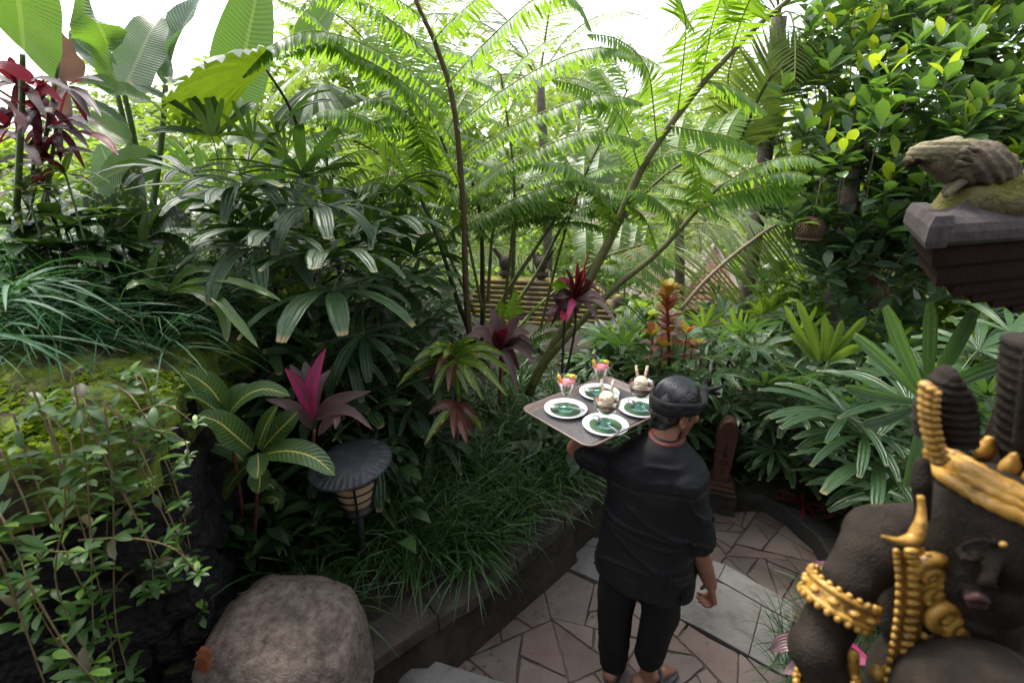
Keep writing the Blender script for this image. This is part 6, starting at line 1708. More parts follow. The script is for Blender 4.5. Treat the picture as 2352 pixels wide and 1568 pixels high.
n = len(prof2); vs = [MP(x, -.045, z) for x, z in prof2] + [MP(x * .9, -.058, z if z < .2 else z - .01) for x, z in prof2] + [MP(x, .045, z) for x, z in prof2]
fs = [(k, (k + 1) % n, n + (k + 1) % n, n + k) for k in range(n)] + [(2 * n + k, 2 * n + (k + 1) % n, (k + 1) % n, k) for k in range(n)] + [tuple(n + k for k in range(n)), tuple(2 * n + k for k in range(n))[::-1]]
mb = MB(); mb.add(vs, fs); part('slab', mb, M_STELE, st, smooth=False)
for k, ch in enumerate('JBOS'):
    cu = bpy.data.curves.new('carved_letter', 'FONT'); cu.body = ch; cu.size = .062; cu.extrude = .0015; cu.align_x = 'CENTER'
    cu.materials.append(M_BRICK)
    tmp = bpy.data.objects.new('tmp', cu); COL.objects.link(tmp); dg_ = bpy.context.evaluated_depsgraph_get(); dg_.update()
    lme = bpy.data.meshes.new_from_object(tmp.evaluated_get(dg_)); bpy.data.objects.remove(tmp)
    o = bpy.data.objects.new('carved_letter', lme); COL.objects.link(o)
    Mx = Matrix.Translation(MP(.004, -.059, .43 - k * .075)) @ Matrix.Rotation(face, 4, 'Z') @ Matrix.Rotation(R(90), 4, 'X')
    o.matrix_basis = Mx; o.parent = st; o.matrix_parent_inverse = WM[st.name].inverted()

# ---- gate wing with stone cap, and the bird on it
PA = R(18.7); E1, E2 = V((math.cos(PA), math.sin(PA), 0)), V((math.sin(R(33)), math.cos(R(33)), 0))
C0 = W(2128, 566, 1.3); C0.z = 0
pil = thing('gate_pillar', C0 + E1 * 1.3 + E2 * .3, 'dark red brick gate pillar stepping out to a grey stone cap, at the right edge', 'pillar')
def quad_layers(name, rings, m, L=1.9, Dp=.55):
    """rings of (inset at the left end, inset at the face, height)"""
    mb = MB(); vs, fs = [], []
    for (il, if_, z) in rings:
        for a, b in ((il, if_), (L, if_), (L, Dp - if_), (il, Dp - if_)): p = C0 + E1 * a + E2 * b; vs.append(V((p.x, p.y, z)))
    n = len(rings)
    for i in range(n - 1):
        for k in range(4): fs.append((i * 4 + k, i * 4 + (k + 1) % 4, i * 4 + 4 + (k + 1) % 4, i * 4 + 4 + k))
    fs.append((3, 2, 1, 0)); fs.append(tuple(4 * (n - 1) + k for k in range(4)))
    mb.add(vs, fs); part(name, mb, m, pil, smooth=False)
quad_layers('shaft', [(.86, .14, -.2), (.86, .14, 2.0)], M_BRICK)
for il, if_, z0, z1 in ((.56, .12, 1.995, 2.028), (.43, .10, 2.030, 2.058), (.31, .085, 2.060, 2.092), (.20, .07, 2.094, 2.135), (.10, .05, 2.137, 2.198), (.05, .03, 2.200, 2.262)):
    quad_layers('corbel', [(il + .004, if_ + .004, z0), (il, if_, z0 + .006), (il - .008, if_ - .004, z1)], M_BRICK)
quad_layers('cap_slab', [(0, 0, 2.264), (-.012, -.012, 2.275), (-.014, -.014, 2.30), (0.0, 0, 2.322), (.03, .03, 2.335), (.10, .09, 2.352), (.2, .17, 2.40), (.29, .25, 2.43)], M_CAPST)
quad_layers('cap_end_tile', [(-.004, -.018, 2.262), (-.016, -.024, 2.28), (-.016, -.024, 2.32), (0.0, -.005, 2.345)], M_CAPST, L=.075, Dp=.57)

BD = 1.52
def B_(u, v, D=BD): return W(u, v, D)
bird = thing('bird_statue', B_(2240, 460), 'weathered mossy stone bird crouching with lowered head on the gate pillar cap', 'statue')
mb = MB()
AXB = [(2098, 362, .024), (2115, 354, .029), (2138, 351, .033), (2165, 361, .049), (2205, 374, .066), (2245, 382, .070), (2285, 394, .056), (2322, 411, .031), (2350, 430, .014)]
for i in range(len(AXB) - 1): cap(mb, B_(*AXB[i][:2]), B_(*AXB[i + 1][:2]), AXB[i][2], AXB[i + 1][2])
def bridge(p, n): 
    return p + n * (.0035 * math.sin(p.x * 140 + p.z * 160 + 2 * noise.noise(p * 25)) + .003 * noise.noise(p * 60))
link('body', fuse(mb, 'body', M_BIRDW, .007, 4, displace=bridge), bird)
mb = MB(); cap(mb, B_(2108, 352, BD - .004), B_(2140, 347, BD - .006), .027, .031); cap(mb, B_(2140, 347, BD - .006), B_(2186, 347, BD - .012), .031, .040); link('neck', fuse(mb, 'neck', M_BIRDP, .006, 3, displace=lambda p, n: p + n * .002 * math.sin(p.z * 420)), bird)
mb = MB(); cap(mb, B_(2104, 366, BD - .008), B_(2083, 381, BD - .008), .019, .007); link('beak', fuse(mb, 'beak', M_BRICK, .004, 3), bird)
for k, (a, b) in enumerate((((2215, 350), (2335, 400)), ((2210, 362), (2325, 412)), ((2205, 374), (2312, 420)), ((2222, 340), (2340, 388)))):
    mb = MB(); cap(mb, B_(*a, BD - .052), B_(*b, BD - .024), .016, .009, flat=.6); link('wing_feather', fuse(mb, 'wing_feather', M_BIRDW, .006, 3, displace=bridge), bird)
mb = MB(); cap(mb, B_(2225, 405, BD - .03), B_(2172, 448, BD - .055), .015, .010); cap(mb, B_(2205, 402, BD - .01), B_(2168, 440, BD - .02), .014, .009); link('leg', fuse(mb, 'leg', M_BIRDW, .006, 2), bird)
mb = MB(); ell(mb, B_(2258, 466), .13, .10, .068, sub=3); ell(mb, B_(2318, 448), .11, .09, .07, sub=3); ell(mb, B_(2190, 488), .06, .08, .035, sub=2)
link('mound', fuse(mb, 'mound', M_MOUND, .011, 4, displace=lambda p, n: p + n * (.012 * noise.noise(p * 14) + .006 * noise.noise(p * 50))), bird)

# ---- seated guardian statue, close to the camera
def S_(u, v, D): return W(u, v, D)
gs = thing('guardian_statue', S_(2250, 1900, .75), 'seated dark stone guardian statue with gold painted crown, earring and armband, close at the right', 'statue')
mb = MB()
ell(mb, S_(2000, 1275, .68), .053, .053, .057, sub=3)                                # shoulder
cap(mb, S_(1985, 1272, .68), S_(1876, 1482, .63), .045, .042); ell(mb, S_(1950, 1335, .66), .046, .046, .05, sub=2)
cap(mb, S_(1868, 1490, .62), S_(1938, 1640, .575), .043, .032)                         # forearm
ell(mb, S_(1950, 1665, .57), .045, .04, .045, sub=2)
cap(mb, S_(2020, 1235, .7), S_(2260, 1250, .74), .06, .085)                          # shoulders across
ell(mb, S_(2180, 1390, .705), .125, .10, .15, sub=3); ell(mb, S_(2135, 1560, .68), .115, .085, .13, sub=3)
cap(mb, S_(2270, 1290, .72), S_(2270, 1200, .69), .06, .058)                         # neck
for k in range(5):                                                                # fingers on the hip
    cap(mb, S_(1960 + k * 9, 1672, .56), S_(1995 + k * 10, 1720 - k * 6, .54), .011, .009, 8)
link('body', fuse(mb, 'body', M_PARAS, .008, 8, displace=lambda p, n: p + n * .0006 * noise.noise(p * 40)), gs)
mb = MB()
HC = S_(2262, 1215, .635)
ell(mb, HC, .088, .095, .112, sub=4)
ell(mb, S_(2258, 1345, .60), .066, .062, .062, sub=3); ell(mb, S_(2246, 1420, .575), .030, .03, .026, sub=2)       # jaw, chin
cap(mb, S_(2300, 1262, .566), S_(2268, 1330, .549), .006, .0105); ell(mb, S_(2252, 1338, .553), .0075, .008, .0065, sub=2); ell(mb, S_(2280, 1343, .551), .0075, .008, .0065, sub=2); ell(mb, S_(2243, 1372, .553), .02, .014, .012, sub=2)   # nose
P_ = smooth_path([S_(2196, 1266, .584), S_(2225, 1244, .573), S_(2262, 1240, .566), S_(2290, 1250, .564)], 10); tube(mb, P_, .0045, None, 8); P_ = smooth_path([S_(2318, 1256, .562), S_(2350, 1252, .561), S_(2395, 1285, .566)], 10); tube(mb, P_, .0045, None, 8)
ell(mb, S_(2226, 1280, .570), .016, .010, .008, sub=2); ell(mb, S_(2338, 1298, .562), .016, .010, .008, sub=2)        # closed lids
ell(mb, S_(2198, 1325, .60), .034, .036, .045, sub=3); ell(mb, S_(2330, 1355, .582), .036, .036, .04, sub=3)       # cheeks
link('head', fuse(mb, 'head', M_PARAS, .0045, 5), gs)
mb = MB(); cap(mb, S_(2222, 1374, .546), S_(2244, 1370, .541), .0045, .007); cap(mb, S_(2244, 1370, .541), S_(2268, 1380, .542), .007, .0045); cap(mb, S_(2230, 1386, .545), S_(2258, 1390, .543), .006, .006); link('lips', fuse(mb, 'lips', M_LIPS, .0025, 2), gs)
mb = MB(); ell(mb, S_(2304, 1250, .545), .005, .004, .005, sub=2); part('forehead_mark', mb, M_GOLD, gs)
mb = MB(); cap(mb, S_(2118, 1062, .645), S_(2116, 1110, .635), .011, .015); cap(mb, S_(2116, 1110, .635), S_(2120, 1190, .63), .015, .010); link('ear', fuse(mb, 'ear', M_PARAS, .005, 3), gs)
mb = MB(); cap(mb, S_(2258, 1655, .50), S_(2430, 1740, .62), .12, .12); cap(mb, S_(2258, 1660, .50), S_(2170, 1950, .52), .11, .085)
link('knee', fuse(mb, 'knee', M_PARAS, .01, 8), gs)
mb = MB(); box(mb, (.72, .52, -.1), .75, .65, 1.32, 0, bev=.02); part('plinth', mb, M_PARAS, gs, smooth=False)
# crown
mb = MB()
for k in range(10):
    f = k / 9
    c = S_(2170 + 6 * f, 1000 - f * 142, .66)
    wdt = .038 * (1 - f ** 3) + .012 - .006 * (1 - f)
    ell(mb, c, wdt, .042 * (1 - .5 * f ** 2), .0075, sub=3)
    ell(mb, c, wdt * .84, .034 * (1 - .5 * f ** 2), .013, sub=3)
link('crown_wing', fuse(mb, 'crown_wing', M_PARAS, .0035, 1), gs)
mb = MB()
for k in range(11):
    f = k / 10; a = S_(2372 + f * 10, 1030 - f * 235, .66)
    ell(mb, a, .046 - .014 * f ** 2, .05, .014, sub=3)
cap(mb, S_(2372, 1040, .66), S_(2384, 810, .66), .040, .030)
for dx in (-26, 6): cap(mb, S_(2372 + dx, 1020, .615), S_(2382 + dx * .7, 815, .62), .011, .008)
link('topknot', fuse(mb, 'topknot', M_PARAS, .0045, 1), gs)
def onhead(u, v, k=1.03):
    """point where the sight line to (u, v) meets the head, lifted a little"""
    d = ray(u, v).normalized(); rx, ry, rz = .088 * k, .095 * k, .112 * k
    o = EYE - HC; a = V((d.x / rx, d.y / ry, d.z / rz)); b = V((o.x / rx, o.y / ry, o.z / rz))
    A, B, C = a.dot(a), a.dot(b), b.dot(b) - 1
    disc = B * B - A * C
    s = (-B - math.sqrt(max(0, disc))) / A
    return EYE + d * s
for j, (pts, r) in enumerate((([(2140, 1010), (2170, 1030), (2230, 1065), (2300, 1105), (2400, 1150)], .009), ([(2132, 1040), (2165, 1066), (2230, 1102), (2300, 1140), (2400, 1185)], .010), ([(2140, 1072), (2170, 1096), (2230, 1132), (2300, 1168), (2400, 1210)], .011))):
    mb = MB(); P = smooth_path([onhead(*p) for p in pts], 26); tube(mb, P, [r * (1 + .12 * math.sin(k * 2.2)) for k in range(27)], sides=8); part('crown_band', mb, M_GOLD, gs)
mb = MB()
P = smooth_path([onhead(*p, 1.0) for p in [(2138, 1025), (2170, 1050), (2230, 1085), (2300, 1122), (2400, 1168)]], 20); tube(mb, P, .017, .017, 8); part('crown_band', mb, M_GOLD, gs)
for u, v in ((2185, 995), (2222, 1010), (2262, 1035), (2318, 1075), (2372, 1100)):
    mb = MB(); p = onhead(u, v, 1.02); ell(mb, p, .016, .012, .022, sub=2); ell(mb, p + V((0, 0, .016)), .009, .008, .014, sub=2); link('crown_petal', fuse(mb, 'crown_petal', M_GOLD, .004, 2), gs)
mb = MB()
for k in range(11):
    f = k / 10; ell(mb, S_(2126 + 26 * f ** 1.5 - 8 * math.sin(f * 3.1), 885 + f * 175, .638), .009, .010, .0072, sub=2)
    ell(mb, S_(2138 + 24 * f ** 1.5 - 8 * math.sin(f * 3.1), 893 + f * 165, .630), .0085, .008, .0055, sub=2)
    ell(mb, S_(2152 + 22 * f ** 1.5 - 8 * math.sin(f * 3.1), 902 + f * 150, .624), .0065, .006, .004, sub=2)
part('crown_trim', mb, M_GOLD, gs)
mb = MB(); P = smooth_path([S_(2114, 1138, .612), S_(2117, 1168, .605), S_(2114, 1205, .595), S_(2100, 1236, .59), S_(2066, 1243, .585), S_(2024, 1230, .58)], 16)
tube(mb, P, [.0045, .005, .005, .0055, .006, .007, .0085, .010, .011, .011, .0105, .0095, .008, .006, .0045, .003, .001], sides=10); part('earring', mb, M_GOLD, gs)
def band(name, a, b, f, r, n=22, beads=True, h=.03):
    ax = (b - a).normalized(); c = a.lerp(b, f); s = ax.cross(V((0, 0, 1))).normalized(); u = s.cross(ax)
    mb = MB()
    for off, rad in ((-h / 2, .0065), (h / 2, .0065)):
        tube(mb, [c + ax * off + (s * math.cos(t) + u * math.sin(t)) * r for t in [k / n * 6.2832 for k in range(n + 1)]], rad, None, 6)
    vs, fs = [], []
    for k in range(n):
        t = k / n * 6.2832
        for o_ in (-h / 2, h / 2): vs.append(c + ax * o_ + (s * math.cos(t) + u * math.sin(t)) * (r + .001))
    fs = [(2 * k, 2 * k + 1, (2 * k + 3) % (2 * n), (2 * k + 2) % (2 * n)) for k in range(n)]
    mb.add(vs, fs)
    for k in range(n):
        t = k / n * 6.2832; d = s * math.cos(t) + u * math.sin(t)
        ell(mb, c + ax * (h * .72) + d * (r + .001), .006, .006, .0075, sub=2)
        if k % 2 == 0: ell(mb, c + d * (r + .001), .009, .009, .006, sub=2)
        ell(mb, c - ax * (h * .7) + d * r, .0055, .0055, .0065, sub=2)
    part(name, mb, M_GOLD, gs)
band('armband', S_(1982, 1262, .68), S_(1872, 1478, .63), .50, .0545)
band('wristband', S_(1862, 1490, .62), S_(1935, 1640, .575), .60, .048)
# necklace sash and scrolls
mb = MB()
P = smooth_path([S_(2090, 1262, .605), S_(2096, 1330, .595), S_(2090, 1420, .588), S_(2076, 1500, .584), S_(2062, 1590, .58)], 18)
section_strip(mb, P, V((0, -1, .3)), lambda q: .05, -.1)
for k in range(19):
    ell(mb, P[k] + V((-.025, -.004, 0)), .0055, .0055, .007, sub=1)
    if k % 2: ell(mb, P[k] + V((.025, -.003, 0)), .006, .006, .007, sub=1)
    ell(mb, P[k] + V((0, -.003, 0)), .013, .007, .007, sub=1)
part('sash', mb, M_GOLD, gs)
def scroll(c, r, turns, flip):
    mb = MB(); n = 26; pts = []
    for k in range(n):
        f = k / (n - 1); a = turns * 6.2832 * f * (1 if flip else -1) + 1.0; rr = r * (1 - .82 * f)
        pts.append(c + V((math.cos(a) * rr, -.006 * f, math.sin(a) * rr)))
    tube(mb, pts, [.012 * (1 - .35 * k / n) for k in range(n)], sides=7); ell(mb, c + V((0, -.004, 0)), .012, .01, .012, sub=2)
    part('scroll_ornament', mb, M_GOLD, gs)
scroll(S_(2128, 1318, .60), .032, 1.5, True); scroll(S_(2172, 1410, .585), .036, 1.6, False); scroll(S_(2150, 1360, .597), .022, 1.3, True); scroll(S_(2195, 1440, .58), .022, 1.2, True)
mb = MB()
for k in range(7): ell(mb, S_(2100 + k * 18, 1290 + k * 24, .60 - k * .003), .013, .01, .011, sub=2)
link('collar', fuse(mb, 'collar', M_GOLD, .004, 2), gs)
mb = MB()
for k in range(6): ell(mb, S_(2018 + k * 14, 1545 + (k % 2) * 18, .60), .016, .014, .016, sub=2)
cap(mb, S_(1960, 1500, .60), S_(1955, 1590, .59), .010, .012)
link('hip_ornament', fuse(mb, 'hip_ornament', M_GOLD, .005, 2), gs)

# ---- fallen leaf beside the boulder
mb = MB(); section_strip(mb, smooth_path([W(474, 1482, 1.27), W(470, 1510, 1.25), W(464, 1540, 1.26)], 12), NCAM, lambda q: .062 * (.25 + .75 * math.sin(.25 + q * 2.7)) * (1 + .22 * math.sin(q * 23 + 1)), .3, .3)
tag(part('fallen_leaf', mb, M_DEADLEAF), 'fallen orange brown leaf stuck on the dark wall left of the boulder', 'leaf')
for (lab, u, v, D) in (('small weed with round leaflets at the foot of the low wall, further along', 1240, 1262, 2.50), ('small weed with round leaflets on the face of the low wall, nearer the boulder', 1195, 1305, 2.28)):
    P = W(u, v, D)
    t = thing('weed', P, lab, 'plant', 'weeds on the low wall')
    for k in range(9):
        a = k * 2.4; Q = P + V((math.cos(a) * .035 * rng.random(), -.02 - .03 * rng.random(), math.sin(a) * .045 * rng.random()))
        for b in range(3):
            mb = MB(); az = b * 1.2 + k; section_strip(mb, droop_path(Q, V((math.cos(az), -.5, math.sin(az) * .6)), .024, 3, .3), V((0, -.7, .7)), lambda q: .016 * ellip(q), .1); part('leaflet', mb, M_VINE, t)
        mb = MB(); tube(mb, [P, P.lerp(Q, .5), Q], .0012, None, 4); part('stem', mb, M_STEMG, t)
# ================================================================ THE WAITER AND HIS TRAY
TZ = 1.47
tl, tf, tn = Z(1192, 943, TZ), Z(1392, 866, TZ), Z(1360, 1034, TZ)
tu = (tf - tl).normalized(); tv = V((tu.y, -tu.x, 0)); TL, TWD = (tf - tl).length, (tn - tl).length
tc = tl + tu * TL / 2 + tv * TWD / 2
def TP(a, b, z): return tc + tu * a + tv * b + V((0, 0, z))
def rrect(hx, hy, r, z, n=6):
    out = []
    for (cx, cy_, a0) in ((hx - r, hy - r, 0), (-hx + r, hy - r, 90), (-hx + r, -hy + r, 180), (hx - r, -hy + r, 270)):
        for k in range(n + 1):
            a = R(a0 + 90 * k / n); out.append(TP(cx + r * math.cos(a), cy_ + r * math.sin(a), z))
    return out
tray = thing('serving_tray', tc, 'brown plastic serving tray with a ribbed mat, carried on the shoulder of the waiter', 'tray')
mb = MB(); hx, hy = TL / 2, TWD / 2
rings = [rrect(hx - .03, hy - .03, .03, -.014), rrect(hx - .012, hy - .012, .04, .004), rrect(hx - .002, hy - .002, .045, .010), rrect(hx, hy, .046, .014), rrect(hx - .006, hy - .006, .042, .016), rrect(hx - .018, hy - .018, .036, .004), rrect(hx - .034, hy - .034, .028, -.008)]
n = len(rings[0]); vs = [p for r in rings for p in r]
fs = [(i * n + k, i * n + (k + 1) % n, (i + 1) * n + (k + 1) % n, (i + 1) * n + k) for i in range(len(rings) - 1) for k in range(n)]
fs.append(tuple(range(n))[::-1]); fs.append(tuple((len(rings) - 1) * n + k for k in range(n)))
mb.add(vs, fs); part('tray_body', mb, M_TRAY, tray)
mb = MB(); nr = 52
for k in range(nr):
    a = -hx + .04 + (TL - .08) * k / (nr - 1); hw = (TL - .08) / nr * .32
    mb.add([TP(a - hw, -hy + .04, -.008), TP(a, -hy + .04, -.0045), TP(a + hw, -hy + .04, -.008), TP(a - hw, hy - .04, -.008), TP(a, hy - .04, -.0045), TP(a + hw, hy - .04, -.008)], [(0, 1, 4, 3), (1, 2, 5, 4)])
part('ribbed_mat', mb, M_TRAYR, tray, smooth=False)
mb = MB(); mb.add([TP(-hx + .036, -hy + .036, -.0075), TP(hx - .036, -hy + .036, -.0075), TP(hx - .036, hy - .036, -.0075), TP(-hx + .036, hy - .036, -.0075)], [(0, 1, 2, 3)]); part('mat_base', mb, M_TRAYD, tray)

ZT = TZ - .004
spots = [('left', 1299, 944, 'sorbet'), ('far', 1376, 906, 'sorbet'), ('near', 1390, 981, 'ice'), ('head', 1468, 942, 'ice')]
PL = {'left': 'under the sorbet glass at the left corner of the tray', 'far': 'under the sorbet glass farthest from the waiter', 'near': 'under the ice cream goblet nearest the camera', 'head': 'under the ice cream goblet beside the head of the waiter'}
GL = {'left': 'at the left corner of the tray', 'far': 'at the far side of the tray', 'near': 'nearest the camera', 'head': 'beside the head of the waiter'}
PR = .094
for key, u, v, kind in spots:
    c = Z(u, v, ZT)
    pl = thing('plate', c, 'round white plate ' + PL[key], 'plate', 'white plates on the tray')
    mb = MB(); lathe(mb, [(0, .002), (.05, .002), (.055, 0), (.06, .004), (PR * .9, .012), (PR, .015), (PR, .0175), (PR * .93, .0165), (PR * .74, .0095), (PR * .66, .0075), (0, .0075)], c, 40); part('dish', mb, M_CHINA, pl)
    lm = MB(); pts = [c + V((math.cos(a) * PR * .70 * (1 + .02 * math.sin(5 * a + u)), math.sin(a) * PR * .70, .0098 + .001 * math.sin(3 * a))) for a in [k / 36 * 6.2832 for k in range(36)]]
    lm.add(pts + [c + V((0, 0, .0095))], [(k, (k + 1) % 36, 36) for k in range(36)])
    tag(part('leaf_doily', lm, M_LEAFMAT), 'cut leaf on the plate ' + PL[key], 'leaf', 'cut leaf rounds on the plates')
    # glass, with what is in it
    g0 = c + V((0, .002, .0105))
    if kind == 'sorbet':
        g = thing('cocktail_glass', g0, 'cone glass of pink sorbet with mango ' + GL[key], 'dessert', 'sorbet glasses on the tray')
        mb = MB(); lathe(mb, [(0, .0), (.036, 0), (.037, .003), (.026, .010), (.012, .02), (.007, .028), (0, .029)], g0, 28); part('foot', mb, M_GLASSG, g)
        mb = MB(); lathe(mb, [(0, .0285), (.0065, .029), (.0055, .05), (.007, .06), (.014, .068), (.056, .142), (.0575, .144), (.055, .144), (.013, .0715), (0, .069)], g0, 32); part('bowl', mb, M_GLASS, g)
        mb = MB(); lathe(mb, [(0, .0735), (.0115, .0735), (.024, .095), (.0235, .0955), (0, .0965)], g0, 24); part('syrup', mb, M_AMBER, g)
        mb = MB(); lathe(mb, [(0, .097), (.0236, .0968), (.040, .122), (.036, .128), (0, .131)], g0, 24); ell(mb, g0 + V((.006, -.004, .128)), .030, .028, .022, sub=3)
        link('sorbet', fuse(mb, 'sorbet', M_PINK, .004, 2, displace=lambda p, n_: p + n_ * .002 * noise.noise(p * 90)), g)
        mb = MB(); q = g0 + V((-.030, -.002, .142)); ell(mb, q, .008, .015, .027, Matrix.Rotation(-.3, 3, 'Y'), 2); part('mango_slice', mb, M_MANGO, g)
        mb = MB(); ell(mb, g0 + V((.026, .012, .146)), .014, .012, .012, sub=2); part('mango_slice', mb, M_MANGO, g)
        for k in range(4):
            mb = MB(); a = k * 1.5 + .4; section_strip(mb, droop_path(g0 + V((.012, .006, .148)), V((math.cos(a), math.sin(a), .7)), .026, 4, .9), V((0, 0, 1)), lambda q_: .018 * ellip(q_), .2); part('mint_leaf', mb, M_MINT, g)
    else:
        g = thing('goblet', g0, 'chocolate goblet with vanilla scoop and wafers ' + GL[key], 'dessert', 'ice cream goblets on the tray')
        mb = MB(); lathe(mb, [(0, .0), (.038, 0), (.039, .003), (.03, .012), (.014, .024), (.008, .03), (0, .031)], g0, 28); part('foot', mb, M_GLASSG, g)
        mb = MB(); ell(mb, g0 + V((0, 0, .04)), .012, .012, .010, sub=2); part('stem_knop', mb, M_GLASS, g)
        mb = MB(); lathe(mb, [(0, .0485), (.008, .049), (.025, .056), (.043, .072), (.0525, .095), (.055, .122), (.0535, .1225), (.0505, .096), (.041, .0745), (.024, .059), (0, .0525)], g0, 32); part('bowl', mb, M_GLASS, g)
        mb = MB(); lathe(mb, [(0, .0545), (.023, .0605), (.040, .0755), (.0492, .096), (.0505, .108), (.048, .11), (0, .112)], g0, 28); part('mousse', mb, M_CHOC, g)
        mb = MB(); ell(mb, g0 + V((-.004, -.006, .125)), .031, .031, .028, sub=3); ell(mb, g0 + V((-.006, -.02, .111)), .03, .02, .008, sub=2)
        link('scoop', fuse(mb, 'scoop', M_VANIL, .004, 2, displace=lambda p, n_: p + n_ * .003 * noise.noise(p * 80)), g)
        mb = MB()
        for k in range(6): ell(mb, g0 + V((.034 + .006 * math.sin(k * 2), .006 * math.cos(k * 3), .112 + .003 * k)), .010, .010, .008, sub=1)
        link('cream', fuse(mb, 'cream', M_CREAM, .004, 1), g)
        for sx in (-.012, .016):
            a, b = g0 + V((sx, .02, .128)), g0 + V((sx * 1.8, .036, .185))
            w_ = thing('wafer', a, None, None) if False else None
            mb = MB(); tube(mb, [a, a.lerp(b, .5), b], .0062, .0062, 10); part('wafer_roll', mb, M_WAFER, g)
            mb = MB(); d, s, n_ = frame_from(b - a, V((0, 1, 0)))
            tube(mb, [a.lerp(b, k / 24) + (s * math.cos(k * .8) + n_ * math.sin(k * .8)) * .0056 for k in range(25)], .0016, None, 4); part('wafer_stripe', mb, M_WAFERD, g)
    # spoon resting on the plate against the foot of the glass
    a, b = c + V((-.052, -.012, .030)), c + V((.078, -.02 if kind == 'sorbet' else -.052, .017))
    if kind == 'ice': a = c + V((-.030, .02, .032)); b = c + V((.045, -.075, .0145))
    s_ = thing('spoon', a, 'spoon on the plate ' + PL[key], 'spoon', 'spoons on the plates')
    d, sd, nn = frame_from(b - a, V((0, 0, 1)))
    mb = MB(); ell(mb, a, .021, .0145, .006, Matrix((d, sd, nn)).transposed(), 2); part('spoon_bowl', mb, M_STEEL, s_)
    mb = MB(); tube(mb, [a + d * .016, a.lerp(b, .5) + nn * .004, b], [.0022, .0022, .0042], sides=6); part('handle', mb, M_STEEL, s_)

# ---- the man: one continuous body, clothes over it
fa = R(25)
Fd, Rt, Up = V((math.sin(fa), math.cos(fa), 0)), V((math.cos(fa), -math.sin(fa), 0)), V((0, 0, 1))
def ax(z): return V((.575 + .045 * z / 1.4 + (.0 if z < 1.3 else .01), 1.725, z))
man = thing('person', (.58, 1.72, 0), 'waiter seen from behind in black shirt, trousers and headcloth, carrying a tray of desserts', 'person')
SR, SL = W(1578, 1112, 1.63), W(1424, 1074, 1.80)
EL_R, WR_R = W(1602, 1258, 1.635), W(1632, 1342, 1.65)
EL_L = V((.30, 1.985, 1.205)); WR_L = V((.345, 1.865, 1.40))
HPL, HPR = W(1430, 1262, 1.77), W(1522, 1268, 1.70)
KNL, KNR = W(1413, 1402, 1.78), W(1516, 1406, 1.70)
ANL, ANR = W(1405, 1540, 1.77), W(1488, 1524, 1.71)
HD = V((.672, 1.772, 1.537))
look = V((.92, .36, -.22)).normalized(); hr = look.cross(V((0, 0, 1))).normalized(); hu = hr.cross(look)
HM = Matrix((look, -hr, hu)).transposed()
def HP(f, s, u): return HD + look * f + hr * s + hu * u
mb = MB()
cap(mb, ax(1.38), HP(-.03, 0, -.06), .056, .054)                                    # neck
ell(mb, HP(0, 0, .02), .098, .078, .104, HM, 4); ell(mb, HP(.03, 0, -.045), .068, .062, .07, HM, 3)        # skull, face
cap(mb, HP(.045, -.025, -.088), HP(.045, .025, -.088), .028, .028); ell(mb, HP(.072, 0, -.095), .022, .024, .02, HM, 2)      # jaw, chin
cap(mb, HP(.094, 0, .008), HP(.112, 0, -.028), .009, .013); ell(mb, HP(.104, .011, -.032), .009, .008, .008, HM, 2); ell(mb, HP(.104, -.011, -.032), .009, .008, .008, HM, 2)   # nose
cap(mb, HP(.088, -.014, -.06), HP(.088, .014, -.06), .0095, .0095); cap(mb, HP(.086, -.012, -.07), HP(.086, .012, -.07), .009, .009)            # lips
cap(mb, HP(.084, -.045, .022), HP(.092, -.012, .022), .008, .009); cap(mb, HP(.092, .012, .022), HP(.084, .045, .022), .009, .008)             # brow
ell(mb, HP(.068, .043, -.025), .024, .022, .022, HM, 2); ell(mb, HP(.068, -.043, -.025), .024, .022, .022, HM, 2)
for s in (1, -1):                                                               # ears
    P_ = [HP(-.012 + .018 * math.cos(t) - .008, s * (.078 + .008 * math.sin(t * .5)), -.022 + .031 * math.sin(t)) for t in [k / 10 * 6.2832 for k in range(11)]]
    tube(mb, P_, .0058, None, 6); ell(mb, HP(-.018, s * .074, -.022), .013, .006, .024, HM, 2); ell(mb, HP(-.008, s * .077, -.05), .009, .006, .009, HM, 2)
# torso, limbs
cap(mb, ax(.86), ax(1.22), .13, .135, flat=.75); cap(mb, SL, SR, .058, .06)
cap(mb, SR, EL_R, .05, .041); cap(mb, EL_R, EL_R.lerp(WR_R, .35), .042, .043); cap(mb, EL_R.lerp(WR_R, .35), WR_R, .042, .029)
cap(mb, SL, EL_L, .05, .041); cap(mb, EL_L, WR_L, .042, .029)
cap(mb, HPL, KNL, .082, .056); cap(mb, KNL, ANL, .052, .038); cap(mb, HPR, KNR, .082, .056); cap(mb, KNR, ANR, .052, .038)
FR = V((math.sin(R(72)), math.cos(R(72)), 0))
for A, dr in ((ANL, Fd), (ANR, FR)):
    f0 = V((A.x, A.y, .045)); cap(mb, f0 - dr * .05, f0 + dr * .10, .034, .032, flat=.9); cap(mb, f0, A, .036, .037); cap(mb, f0 + dr * .1, f0 + dr * .155 - V((0, 0, .012)), .032, .02)
